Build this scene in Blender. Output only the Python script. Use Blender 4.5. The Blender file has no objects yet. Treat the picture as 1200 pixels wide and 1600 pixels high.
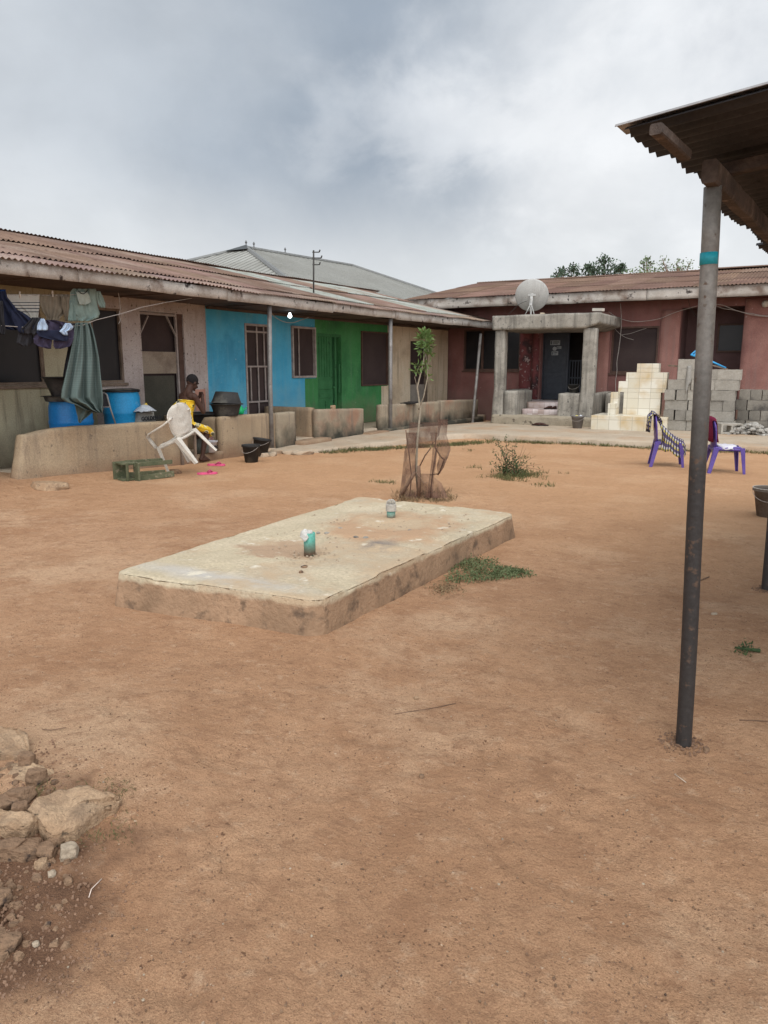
import bpy, bmesh, math, random
from mathutils import Vector, Matrix, noise
R = math.radians
random.seed(7)
scene = bpy.context.scene
col = scene.collection
OFF = {}

# ---------------------------------------------------------------- camera model
F, HY, CH, YAW = 1170.0, 572.0, 1.55, R(28.6)
PIT = math.atan((800 - HY) / F)
def ray(x, y):
    a = (x - 600) / F; b = -(y - 800) / F
    f = math.cos(PIT) + b * math.sin(PIT); u = -math.sin(PIT) + b * math.cos(PIT)
    s, c = math.sin(YAW), math.cos(YAW)
    return Vector((-s * f + c * a, c * f + s * a, u))
def G(x, y, z=0.0):
    r = ray(x, y); t = (z - CH) / r.z; return Vector((r.x * t, r.y * t, z))
def PX(x, y, X):
    r = ray(x, y); t = X / r.x; return Vector((X, r.y * t, CH + r.z * t))
def PY(x, y, Y):
    r = ray(x, y); t = Y / r.y; return Vector((r.x * t, Y, CH + r.z * t))
def skew(Y): return max(0.0, Y - 15) * 0.07
def W(x, y, X=-9.9):            # point on the (slightly bent) long wall, before the bend
    Xc = X
    for _ in range(6):
        p = PX(x, y, Xc); Xc = X + skew(p.y)
    return p.y, p.z
RIGHT = Vector((math.cos(YAW), math.sin(YAW), 0)); AWAY = Vector((-math.sin(YAW), math.cos(YAW), 0))
def head(right, away):          # heading angle of local +Y from picture components
    v = RIGHT * right + AWAY * away
    return math.atan2(v.y, v.x) - math.pi / 2

# ---------------------------------------------------------------- materials
def M(name, c1, c2, scale=3.0, detail=8, bump=0.3, rough=0.85, spots=None, streak=None, patch=None,
      fine=None, metal=0.0, spec=0.3, alpha=None, dist=0.02, cattr=None, low=None, vary=None):
    m = bpy.data.materials.new(name); m.use_nodes = True
    nt = m.node_tree; N = nt.nodes; L = nt.links
    b = N['Principled BSDF']
    b.inputs['Roughness'].default_value = rough; b.inputs['Metallic'].default_value = metal
    b.inputs['Specular IOR Level'].default_value = spec
    tc = N.new('ShaderNodeTexCoord'); P = tc.outputs['Object']
    def nz(sc, det=8, vec=P, rg=0.6):
        n = N.new('ShaderNodeTexNoise'); n.inputs['Scale'].default_value = sc
        n.inputs['Detail'].default_value = det; n.inputs['Roughness'].default_value = rg
        L.new(vec, n.inputs['Vector']); return n.outputs['Fac']
    def ramp(f, a, c):
        r = N.new('ShaderNodeMapRange'); r.inputs['From Min'].default_value = a; r.inputs['From Max'].default_value = c
        L.new(f, r.inputs['Value']); return r.outputs['Result']
    def mix(f, a, c, mode='MIX'):
        x = N.new('ShaderNodeMix'); x.data_type = 'RGBA'; x.blend_type = mode
        if isinstance(f, float): x.inputs[0].default_value = f
        else: L.new(f, x.inputs[0])
        for i, v in ((6, a), (7, c)):
            if isinstance(v, tuple): x.inputs[i].default_value = (*v, 1)
            else: L.new(v, x.inputs[i])
        return x.outputs[2]
    c = mix(ramp(nz(scale, detail), 0.35, 0.65), c1, c2)
    if cattr:
        a = N.new('ShaderNodeAttribute'); a.attribute_name = cattr
        c = mix(1.0, c, a.outputs['Color'], 'MULTIPLY')
    if vary:
        oi = N.new('ShaderNodeObjectInfo'); mv = N.new('ShaderNodeMapRange'); mv.inputs['To Min'].default_value = 1 - vary; mv.inputs['To Max'].default_value = 1 + vary * .4
        L.new(oi.outputs['Random'], mv.inputs['Value']); cb = N.new('ShaderNodeCombineColor')
        for k_ in range(3): L.new(mv.outputs[0], cb.inputs[k_])
        c = mix(1.0, c, cb.outputs[0], 'MULTIPLY')
    if patch:                   # (colour, scale, lo, hi)
        c = mix(ramp(nz(patch[1], 6), patch[2], patch[3]), c, patch[0])
    if streak:                  # (colour, strength) vertical runs
        mp = N.new('ShaderNodeMapping'); mp.inputs['Scale'].default_value = (9, 9, 0.7); L.new(P, mp.inputs['Vector'])
        c = mix(ramp(nz(1.0, 5, mp.outputs[0]), 0.56 - 0.1 * streak[1], 0.75), c, streak[0])
    if low:                     # (colour, z0, z1, scale) tone creeping irregularly up from the bottom, mostly splash dirt
        sp = N.new('ShaderNodeSeparateXYZ'); L.new(P, sp.inputs[0])
        ad = N.new('ShaderNodeMath'); ad.operation = 'MULTIPLY_ADD'; ad.inputs[1].default_value = low[3]; 
        L.new(nz(2.5, 7), ad.inputs[0]); L.new(sp.outputs['Z'], ad.inputs[2])
        c = mix(ramp(ad.outputs[0], low[2] + low[3] * .5, low[1] + low[3] * .5), c, low[0])
    if spots:                   # (colour, scale, lo, hi)
        c = mix(ramp(nz(spots[1], 4), spots[2], spots[3]), c, spots[0])
    fs = fine or 60
    f2 = nz(fs, 6)
    c = mix(ramp(f2, 0.3, 0.75), c, mix(0.35, c, (0, 0, 0)))
    L.new(c, b.inputs['Base Color'])
    if bump:
        bp = N.new('ShaderNodeBump'); bp.inputs['Strength'].default_value = bump; bp.inputs['Distance'].default_value = dist
        h = N.new('ShaderNodeMath'); h.operation = 'ADD'; L.new(nz(scale * 4, 8), h.inputs[0]); L.new(f2, h.inputs[1])
        L.new(h.outputs[0], bp.inputs['Height']); L.new(bp.outputs[0], b.inputs['Normal'])
    if alpha is not None: b.inputs['Alpha'].default_value = alpha
    m['c'] = 0
    return m
def plain(name, c, rough=0.6, metal=0.0, var=0.15, bump=0.05, sc=8, spec=0.3):
    d = tuple(max(0, v * (1 - var)) for v in c); e = tuple(min(1, v * (1 + var)) for v in c)
    return M(name, d, e, sc, 5, bump, rough, metal=metal, spec=spec, dist=0.004)

m_olive = M('olive plaster', (.42, .37, .24), (.50, .44, .30), 2, bump=.25, streak=((.19, .155, .10), .5), low=((.15, .115, .075), .1, .75, .9), spots=((.14, .11, .08), 22, .66, .74))
m_white = M('dirty whitewash', (.46, .38, .345), (.55, .47, .43), 2.5, bump=.3, streak=((.32, .26, .23), .4), patch=((.36, .29, .26), 1.4, .5, .7), spots=((.10, .075, .068), 19, .60, .69), low=((.27, .20, .165), .3, 1.2, 1.0))
m_blue = M('sky blue paint', (.06, .36, .56), (.10, .44, .64), 1.6, bump=.25, streak=((.13, .40, .54), .5), patch=((.045, .25, .40), .9, .5, .7), spots=((.30, .50, .58), 14, .66, .72), low=((.20, .40, .47), .2, 1.2, 1.3))
m_green = M('green paint', (.045, .205, .06), (.068, .26, .085), 2, bump=.2, streak=((.09, .22, .10), .4), patch=((.03, .13, .05), 1.1, .5, .7), spots=((.20, .30, .18), 16, .68, .74), low=((.16, .20, .10), .1, .8, 1.1))
m_cream = M('cream wash', (.64, .49, .33), (.70, .57, .41), 1.8, bump=.2, patch=((.38, .28, .19), 1.1, .52, .72), spots=((.15, .11, .08), 9, .68, .76), streak=((.38, .29, .20), .3))
m_red = M('oxide red paint', (.215, .088, .075), (.285, .130, .112), 1.8, bump=.2, streak=((.19, .10, .085), .7), patch=((.17, .075, .065), .8, .46, .66), spots=((.42, .32, .28), 13, .68, .73), low=((.21, .12, .10), .2, .9, .9))
m_redf = M('faded warm red paint', (.29, .135, .108), (.37, .185, .150), 1.6, bump=.2, streak=((.27, .16, .135), .8), patch=((.23, .10, .085), .9, .5, .7), spots=((.48, .38, .33), 15, .68, .74), low=((.30, .19, .14), .1, .9, 1.1))
m_red2 = M('peeling red paint', (.16, .045, .045), (.25, .075, .07), 3, bump=.6, spots=((.40, .30, .27), 9, .58, .66), patch=((.06, .03, .03), 2.2, .5, .62))
m_plaster = M('beige cement render', (.36, .265, .17), (.46, .345, .22), 2.2, bump=.35, streak=((.24, .175, .12), .8), patch=((.30, .20, .12), 1.1, .48, .7), spots=((.16, .12, .09), 12, .63, .72), low=((.27, .165, .10), .0, .28, .4))
m_algae = M('mossy cement render', (.30, .235, .165), (.39, .32, .225), 2, bump=.4, streak=((.22, .17, .13), .6), patch=((.34, .20, .13), 1.3, .5, .65), low=((.045, .042, .03), .05, .42, .85))
m_conc = M('weathered concrete', (.30, .27, .225), (.40, .365, .31), 3, bump=.4, streak=((.11, .10, .085), .95), patch=((.20, .18, .15), 2, .5, .68), spots=((.07, .065, .06), 16, .62, .7))
m_fascia = M('weathered fascia board', (.42, .37, .32), (.58, .53, .475), 3, bump=.4, rough=.9, patch=((.22, .16, .125), 1.9, .52, .66), spots=((.06, .045, .04), 6, .60, .68))
m_soff = M('old brown ceiling board', (.10, .065, .05), (.15, .10, .08), 1.5, bump=.15, patch=((.05, .035, .03), 1.2, .5, .65))
m_rust = M('rusty roofing', (.17, .105, .074), (.255, .165, .125), 1.2, bump=.12, rough=.92, spec=.12, patch=((.33, .25, .20), .7, .5, .7), spots=((.09, .05, .042), 5, .6, .7), streak=None, cattr='sheet')
m_rust2 = M('brown rusty roofing', (.17, .10, .070), (.24, .15, .108), 1.3, bump=.12, rough=.92, spec=.12, patch=((.15, .085, .068), .8, .5, .7), spots=((.34, .27, .235), 7, .66, .72), cattr='sheet')
m_alu = M('grey aluminium roofing', (.31, .30, .265), (.39, .38, .34), .6, bump=.05, rough=.5, patch=((.27, .255, .22), .35, .5, .7), metal=.1)
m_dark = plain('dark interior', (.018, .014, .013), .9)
m_net = M('brown insect screen', (.042, .026, .024), (.062, .040, .036), 1.4, bump=.05, rough=.8)
m_netd = M('room dark window net', (.012, .011, .012), (.022, .019, .02), 2, bump=.02, rough=.35)  # netting pane, coloured near black for the unlit room behind
m_wood = M('grey brown timber', (.17, .12, .085), (.26, .19, .14), 6, bump=.4, patch=((.11, .075, .055), 2, .5, .7))
m_frame = plain('pale metal frame', (.36, .30, .27), .6, .0, .2)
m_framed = plain('brown frame', (.10, .055, .04), .7, 0, .2)
m_gdoor = M('old green door paint', (.030, .135, .045), (.048, .18, .065), 4, bump=.2, spots=((.02, .07, .03), 8, .6, .7))
m_panel = M('tan plywood', (.30, .235, .17), (.36, .29, .22), 3, bump=.1, patch=((.22, .16, .12), 2, .5, .7))
m_pipe = M('galvanised pipe', (.22, .205, .19), (.31, .29, .27), 5, bump=.1, rough=.55, metal=.35, patch=((.16, .13, .115), 3, .5, .65))
m_pole = M('dark steel pole', (.085, .076, .072), (.125, .113, .108), 7, bump=.15, rough=.42, metal=.55, patch=((.16, .115, .09), 4, .58, .7), spots=((.22, .20, .18), 40, .66, .72))
m_poletop = M('pale upper pole', (.25, .235, .21), (.33, .31, .28), 9, bump=.1, rough=.6, patch=((.18, .16, .14), 5, .5, .65))
m_blueband = plain('turquoise paint', (.02, .30, .36), .5)
m_tile = None
m_block = M('sandcrete block', (.31, .28, .235), (.42, .385, .33), 5, vary=.32, bump=.6, fine=90, patch=((.25, .225, .19), 1.4, .5, .7), dist=.012)
m_blockd = M('old dark sandcrete', (.23, .205, .17), (.31, .28, .235), 4, vary=.35, bump=.6, patch=((.09, .08, .07), 1.8, .46, .6), dist=.012)
m_drum = M('blue plastic', (.006, .15, .42), (.012, .20, .50), 2, bump=.03, rough=.4, spots=((.1, .25, .45), 10, .66, .74))
m_drum2 = M('light blue plastic', (.01, .22, .46), (.02, .28, .54), 2, bump=.03, rough=.4, spots=((.12, .32, .5), 10, .64, .74))
m_black = M('black plastic', (.012, .011, .012), (.03, .027, .026), 5, bump=.05, rough=.5, patch=((.07, .06, .055), 3, .55, .7))
m_grey = M('dusty black plastic', (.024, .022, .021), (.048, .045, .041), 5, bump=.08, rough=.7, patch=((.13, .12, .10), 3, .55, .7))
m_whitep = M('old white plastic', (.55, .50, .43), (.64, .585, .50), 4, bump=.04, rough=.5, patch=((.46, .39, .31), 3, .55, .72))
m_purple = M('purple plastic', (.085, .05, .24), (.125, .08, .32), 4, bump=.03, rough=.4, spots=((.2, .13, .45), 9, .62, .72))
m_mint = plain('mint green plastic', (.13, .42, .28), .5)
m_kettle = plain('bright green plastic', (.01, .42, .15), .4)
m_pink = plain('pink rubber', (.70, .10, .22), .6)
m_skin = M('brown skin', (.055, .026, .018), (.072, .036, .025), 7, bump=.04, rough=.62, spec=.2)
m_hair = plain('black hair', (.010, .008, .008), .9, 0, .3, .5, 90)
m_dish = M('grey dish paint', (.42, .41, .385), (.49, .48, .45), 1.2, bump=.02, rough=.55, streak=((.34, .325, .30), .3), spots=((.25, .2, .16), 12, .68, .74))
m_rock = M('pale laterite stone', (.38, .235, .135), (.56, .385, .24), 7, bump=1.0, fine=110, patch=((.30, .20, .125), 9, .5, .66), spots=((.16, .11, .07), 32, .62, .70), dist=.012)
m_rockd = M('brown rubble', (.21, .125, .074), (.32, .20, .12), 5, bump=.9, fine=45, spots=((.09, .06, .045), 14, .58, .66))
m_rockw = M('whitish rubble', (.36, .28, .20), (.50, .40, .29), 6, bump=.6, fine=60)
m_stick = plain('dry wood', (.19, .115, .075), .9, 0, .25, .5, 14)
m_pale = plain('pale stick', (.62, .53, .43), .8)
m_teal = M('teal vent pipe', (.10, .36, .29), (.14, .43, .35), 5, bump=.1, rough=.55, low=((.20, .14, .10), .24, .33, .08), spots=((.06, .2, .16), 12, .6, .72))
m_cap = M('grey pipe cap', (.42, .385, .335), (.52, .48, .42), 8, bump=.1)
m_leaf = M('fresh leaf', (.10, .17, .045), (.17, .25, .075), 6, bump=0, rough=.6)
m_leafd = M('dusty dark leaf', (.035, .065, .022), (.075, .115, .04), 5, bump=0, rough=.7)
m_leaff = M('grey green leaf', (.050, .080, .048), (.10, .14, .085), 3, bump=0, rough=.7)
m_leaft = M('thin pale leaf', (.14, .19, .09), (.21, .26, .14), 3, bump=0, rough=.7)
m_dry = M('dry grass', (.20, .13, .07), (.31, .22, .12), 7, bump=0, rough=.9)
m_grass = M('dusty grass', (.085, .095, .035), (.17, .15, .06), 3, bump=0, rough=.9)
m_wire = plain('pale cable', (.42, .37, .33), .7)
m_wired = plain('dark cable', (.05, .045, .04), .7)
m_cloth = {}
def cloth_mat(k, c, var=.12, **kw):
    m = M('cloth ' + k, tuple(v * (1 - var) for v in c), tuple(min(1, v * (1 + var)) for v in c), 12, 5, .25, .95, fine=220, dist=.003, spec=.1, **kw)
    m_cloth[k] = m; return m
cloth_mat('sage', (.25, .32, .28)); cloth_mat('sage_pale', (.40, .44, .38)); cloth_mat('tan', (.22, .175, .125))
cloth_mat('navy', (.022, .026, .05)); cloth_mat('navy2', (.012, .03, .09)); cloth_mat('plum', (.055, .045, .075)); cloth_mat('lightblue', (.42, .52, .66))
cloth_mat('charcoal', (.035, .033, .036)); cloth_mat('maroon', (.16, .02, .045)); cloth_mat('offwhite', (.62, .60, .64)); cloth_mat('bag', (.30, .28, .25))

def pattern(name, base, fn):
    m = bpy.data.materials.new(name); m.use_nodes = True
    nt = m.node_tree; N = nt.nodes; L = nt.links; b = N['Principled BSDF']
    b.inputs['Roughness'].default_value = .9; b.inputs['Specular IOR Level'].default_value = .15
    tc = N.new('ShaderNodeTexCoord'); c = fn(N, L, tc)
    L.new(c, b.inputs['Base Color']); return m, b
def mixn(N, L, f, a, c):
    x = N.new('ShaderNodeMix'); x.data_type = 'RGBA'
    L.new(f, x.inputs[0])
    for i, v in ((6, a), (7, c)):
        if isinstance(v, tuple): x.inputs[i].default_value = (*v, 1)
        else: L.new(v, x.inputs[i])
    return x.outputs[2]
def math_(N, L, op, a, b=None, c=None):
    n = N.new('ShaderNodeMath'); n.operation = op
    for i, v in enumerate((a, b, c)):
        if v is None: continue
        if isinstance(v, (int, float)): n.inputs[i].default_value = v
        else: L.new(v, n.inputs[i])
    return n.outputs[0]
def f_wax(N, L, tc):            # yellow wax print
    v = N.new('ShaderNodeTexVoronoi'); v.inputs['Scale'].default_value = 7.5; L.new(tc.outputs['Object'], v.inputs['Vector'])
    d = v.outputs['Distance']
    n = N.new('ShaderNodeTexNoise'); n.inputs['Scale'].default_value = 22; n.inputs['Detail'].default_value = 3; L.new(tc.outputs['Object'], n.inputs['Vector'])
    c = mixn(N, L, math_(N, L, 'GREATER_THAN', n.outputs['Fac'], .56), (.62, .38, .02), (.72, .52, .06))
    c = mixn(N, L, math_(N, L, 'LESS_THAN', d, .36), c, (.62, .58, .40))
    c = mixn(N, L, math_(N, L, 'LESS_THAN', d, .29), c, (.10, .09, .05))
    c = mixn(N, L, math_(N, L, 'LESS_THAN', d, .14), c, (.66, .60, .42))
    c = mixn(N, L, math_(N, L, 'GREATER_THAN', n.outputs['Fac'], .66), c, (.08, .07, .05))
    return c
m_wax, _ = pattern('yellow wax print', None, f_wax)
def f_ank(N, L, tc):            # purple yellow striped wrapper
    s = N.new('ShaderNodeSeparateXYZ'); L.new(tc.outputs['UV'], s.inputs[0])
    a = math_(N, L, 'FRACT', math_(N, L, 'MULTIPLY', s.outputs[0], 9.0))
    w = math_(N, L, 'FRACT', math_(N, L, 'MULTIPLY', s.outputs[1], 23.0))
    c = mixn(N, L, math_(N, L, 'GREATER_THAN', a, .45), (.10, .08, .16), (.42, .40, .40))
    c = mixn(N, L, math_(N, L, 'GREATER_THAN', w, .60), c, (.04, .035, .05))
    c = mixn(N, L, math_(N, L, 'MULTIPLY', math_(N, L, 'GREATER_THAN', a, .72), math_(N, L, 'LESS_THAN', w, .5)), c, (.45, .38, .08))
    return c
m_ank, _ = pattern('striped wrapper', None, f_ank)
def f_towel(N, L, tc):
    s = N.new('ShaderNodeSeparateXYZ'); L.new(tc.outputs['UV'], s.inputs[0])
    v = s.outputs[1]
    st = math_(N, L, 'MULTIPLY', math_(N, L, 'LESS_THAN', math_(N, L, 'FRACT', math_(N, L, 'MULTIPLY', v, 9.0)), .28), math_(N, L, 'LESS_THAN', v, .78))
    st2 = math_(N, L, 'MULTIPLY', st, math_(N, L, 'GREATER_THAN', v, .28))
    c = mixn(N, L, st2, (.42, .39, .34), (.035, .035, .05))
    return c
m_towel, _ = pattern('striped towel', None, f_towel)
def f_check(N, L, tc):          # green fabric with a tiny weave check
    s = N.new('ShaderNodeSeparateXYZ'); L.new(tc.outputs['UV'], s.inputs[0])
    a = math_(N, L, 'FRACT', math_(N, L, 'MULTIPLY', s.outputs[0], 46.0)); b = math_(N, L, 'FRACT', math_(N, L, 'MULTIPLY', s.outputs[1], 62.0))
    k = math_(N, L, 'MULTIPLY', math_(N, L, 'GREATER_THAN', a, .55), math_(N, L, 'GREATER_THAN', b, .55))
    n = N.new('ShaderNodeTexNoise'); n.inputs['Scale'].default_value = 3; L.new(tc.outputs['Object'], n.inputs['Vector'])
    c = mixn(N, L, n.outputs['Fac'], (.075, .105, .095), (.115, .148, .137))
    return mixn(N, L, k, c, (.125, .16, .148))
m_check, _ = pattern('green checked wrapper', None, f_check)
def f_sack(N, L, tc):
    n = N.new('ShaderNodeTexNoise'); n.inputs['Scale'].default_value = 9; n.inputs['Detail'].default_value = 4; L.new(tc.outputs['Object'], n.inputs['Vector'])
    v = N.new('ShaderNodeTexVoronoi'); v.inputs['Scale'].default_value = 11; L.new(tc.outputs['Object'], v.inputs['Vector'])
    c = mixn(N, L, math_(N, L, 'GREATER_THAN', n.outputs['Fac'], .5), (.20, .10, .09), (.27, .235, .21))
    return mixn(N, L, math_(N, L, 'LESS_THAN', v.outputs['Distance'], .2), c, (.10, .10, .09))
m_sack, _ = pattern('printed sack', None, f_sack)
def f_tile(c1, c2, grout, s, dirt):
    def f(N, L, tc):
        sp = N.new('ShaderNodeSeparateXYZ'); L.new(tc.outputs['Object'], sp.inputs[0])
        u = math_(N, L, 'DIVIDE', math_(N, L, 'ADD', sp.outputs[0], math_(N, L, 'MULTIPLY', sp.outputs[1], 1.0)), s)
        v = math_(N, L, 'DIVIDE', sp.outputs[2], s * .9)
        lu = math_(N, L, 'LESS_THAN', math_(N, L, 'FRACT', u), .035); lv = math_(N, L, 'LESS_THAN', math_(N, L, 'FRACT', v), .04)
        g = math_(N, L, 'MAXIMUM', lu, lv)
        cb = N.new('ShaderNodeCombineXYZ'); L.new(math_(N, L, 'FLOOR', u), cb.inputs[0]); L.new(math_(N, L, 'FLOOR', v), cb.inputs[1])
        wn = N.new('ShaderNodeTexWhiteNoise'); L.new(cb.outputs[0], wn.inputs['Vector'])
        c = mixn(N, L, wn.outputs['Value'], c1, c2)
        n = N.new('ShaderNodeTexNoise'); n.inputs['Scale'].default_value = 2.2; n.inputs['Detail'].default_value = 6; L.new(tc.outputs['Object'], n.inputs['Vector'])
        mr = N.new('ShaderNodeMapRange'); mr.inputs['From Min'].default_value = .45; mr.inputs['From Max'].default_value = .68; L.new(n.outputs['Fac'], mr.inputs['Value'])
        c = mixn(N, L, mr.outputs[0], c, dirt)
        return mixn(N, L, g, c, grout)
    return f
m_tile, b_ = pattern('cream wall tiles', None, f_tile((.56, .51, .40), (.66, .62, .53), (.38, .33, .25), .27, (.50, .37, .20))); b_.inputs['Roughness'].default_value = .35
m_tilep, b_ = pattern('pinkish floor tiles', None, f_tile((.40, .31, .29), (.56, .49, .47), (.20, .15, .13), .15, (.26, .19, .15))); b_.inputs['Roughness'].default_value = .4

# ground
def ground_mat():
    m = bpy.data.materials.new('laterite earth'); m.use_nodes = True
    nt = m.node_tree; N = nt.nodes; L = nt.links; b = N['Principled BSDF']
    b.inputs['Roughness'].default_value = .95; b.inputs['Specular IOR Level'].default_value = .15
    P = N.new('ShaderNodeTexCoord').outputs['Object']
    def nz(sc, det=8, rg=.6, v=P):
        n = N.new('ShaderNodeTexNoise'); n.inputs['Scale'].default_value = sc; n.inputs['Detail'].default_value = det; n.inputs['Roughness'].default_value = rg
        L.new(v, n.inputs['Vector']); return n.outputs['Fac']
    def rg(f, a, c):
        r = N.new('ShaderNodeMapRange'); r.inputs['From Min'].default_value = a; r.inputs['From Max'].default_value = c; L.new(f, r.inputs['Value']); return r.outputs[0]
    c = mixn(N, L, rg(nz(.45, 6), .35, .65), (.47, .285, .172), (.53, .345, .222))
    c = mixn(N, L, rg(nz(1.3, 10, .68), .44, .62), c, (.40, .235, .140))
    c = mixn(N, L, rg(nz(.9, 7, .62), .52, .64), c, (.57, .395, .265))
    c = mixn(N, L, math_(N, L, 'MULTIPLY', rg(nz(5, 10, .75), .50, .64), .6), c, (.31, .175, .105))
    c = mixn(N, L, math_(N, L, 'MULTIPLY', rg(nz(16, 8, .75), .53, .66), .7), c, (.28, .16, .10))
    c = mixn(N, L, math_(N, L, 'MULTIPLY', rg(nz(11, 7, .7), .56, .68), .6), c, (.62, .45, .315))
    # far yard to the left is more orange
    s = N.new('ShaderNodeSeparateXYZ'); L.new(P, s.inputs[0])
    k = math_(N, L, 'MULTIPLY_ADD', nz(.6, 5), 4.0, s.outputs[1])
    k = rg(k, 7.0, 11.0)
    k2 = math_(N, L, 'MULTIPLY', k, .5)
    c = mixn(N, L, k2, c, (.60, .37, .205))
    # dark damp soil by the stones
    dx = math_(N, L, 'ADD', s.outputs[0], 2.02); dy = math_(N, L, 'ADD', s.outputs[1], -1.13)
    r2 = math_(N, L, 'SQRT', math_(N, L, 'ADD', math_(N, L, 'MULTIPLY', dx, dx), math_(N, L, 'MULTIPLY', dy, dy)))
    r3 = math_(N, L, 'MULTIPLY_ADD', nz(4, 8), -1.1, math_(N, L, 'ADD', r2, .0))
    c = mixn(N, L, rg(r3, .02, -.30), c, (.125, .072, .048))
    # specks
    c = mixn(N, L, math_(N, L, 'MULTIPLY', rg(nz(75, 3), .62, .68), rg(nz(2.2, 6), .42, .6)), c, (.11, .065, .042))
    c = mixn(N, L, rg(nz(33, 2), .70, .73), c, (.15, .085, .055))
    c = mixn(N, L, rg(nz(48, 2), .71, .74), c, (.60, .47, .36))
    c = mixn(N, L, math_(N, L, 'MULTIPLY', rg(nz(170, 5, .75), .42, .66), .75), c, (.24, .135, .082))
    tint = N.new('ShaderNodeMix'); tint.data_type = 'RGBA'; tint.blend_type = 'MULTIPLY'; tint.inputs[0].default_value = 1; L.new(c, tint.inputs[6]); tint.inputs[7].default_value = (1.0, .935, .855, 1); c = tint.outputs[2]
    L.new(c, b.inputs['Base Color'])
    # shallow shoe prints and sweeping marks
    h = math_(N, L, 'ADD', math_(N, L, 'MULTIPLY', nz(7, 10, .65), 1.9), math_(N, L, 'ADD', math_(N, L, 'MULTIPLY', nz(45, 8, .7), .55), math_(N, L, 'MULTIPLY', nz(200, 4), .25)))
    bp = N.new('ShaderNodeBump'); bp.inputs['Strength'].default_value = .9; bp.inputs['Distance'].default_value = .03
    L.new(h, bp.inputs['Height']); L.new(bp.outputs[0], b.inputs['Normal'])
    return m
m_ground = ground_mat()
m_path = M('dusty pale concrete path', (.40, .315, .225), (.50, .40, .295), 1.2, bump=.35, patch=((.44, .30, .19), 1.0, .48, .66), spots=((.20, .15, .11), 8, .64, .74))
def slab_mat():
    m = M('soakaway concrete', (.50, .41, .275), (.60, .495, .345), 2.5, bump=.5, patch=((.40, .335, .25), 1.5, .5, .7), spots=((.24, .20, .16), 10, .66, .76), fine=40)
    nt = m.node_tree; N = nt.nodes; L = nt.links; b = N['Principled BSDF']
    src = b.inputs['Base Color'].links[0].from_socket
    P = N.new('ShaderNodeTexCoord').outputs['Object']; s = N.new('ShaderNodeSeparateXYZ'); L.new(P, s.inputs[0])
    def nz(sc, det=8):
        n = N.new('ShaderNodeTexNoise'); n.inputs['Scale'].default_value = sc; n.inputs['Detail'].default_value = det; n.inputs['Roughness'].default_value = .65; L.new(P, n.inputs['Vector']); return n.outputs['Fac']
    def mrx(f, a, b_):
        m_ = N.new('ShaderNodeMapRange'); m_.inputs['From Min'].default_value = a; m_.inputs['From Max'].default_value = b_; L.new(f, m_.inputs['Value']); return m_.outputs[0]
    def blob(c, cx, cy, rx, ry, colr, nsc, amt, edge=.12):
        dx = math_(N, L, 'DIVIDE', math_(N, L, 'ADD', s.outputs[0], -cx), rx); dy = math_(N, L, 'DIVIDE', math_(N, L, 'ADD', s.outputs[1], -cy), ry)
        r = math_(N, L, 'SQRT', math_(N, L, 'ADD', math_(N, L, 'MULTIPLY', dx, dx), math_(N, L, 'MULTIPLY', dy, dy)))
        r = math_(N, L, 'MULTIPLY_ADD', nz(nsc), -amt, math_(N, L, 'ADD', r, amt * .5))
        mr = N.new('ShaderNodeMapRange'); mr.inputs['From Min'].default_value = 1; mr.inputs['From Max'].default_value = 1 - edge; L.new(r, mr.inputs['Value'])
        return mixn(N, L, mr.outputs[0], c, colr)
    c = src
    c = blob(c, .15, .45, .62, .75, (.41, .26, .155), 3.5, 1.2, .3)
    c = blob(c, -.18, -.62, .38, .30, (.37, .25, .16), 5, 1.7, .3)
    c = blob(c, .42, -.2, .22, .25, (.20, .165, .14), 5, 1.4, .8)
    c = blob(c, -.15, -1.42, .95, .15, (.44, .40, .35), 4, .9, .9)
    c = mixn(N, L, mrx(nz(1.6), .50, .62), c, (.44, .325, .21)); c = mixn(N, L, mrx(nz(6), .60, .70), c, (.62, .55, .43))
    # sides: brown earth-stained
    z = math_(N, L, 'MULTIPLY_ADD', nz(5), .09, s.outputs[2])
    mr = N.new('ShaderNodeMapRange'); mr.inputs['From Min'].default_value = .238; mr.inputs['From Max'].default_value = .215; L.new(z, mr.inputs['Value'])
    c = mixn(N, L, mr.outputs[0], c, mixn(N, L, mrx(nz(7), .52, .66), mixn(N, L, mrx(nz(2.5), .35, .65), (.215, .135, .080), (.38, .24, .145)), (.13, .085, .055)))
    L.new(c, b.inputs['Base Color'])
    return m
m_slab = slab_mat()

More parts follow.
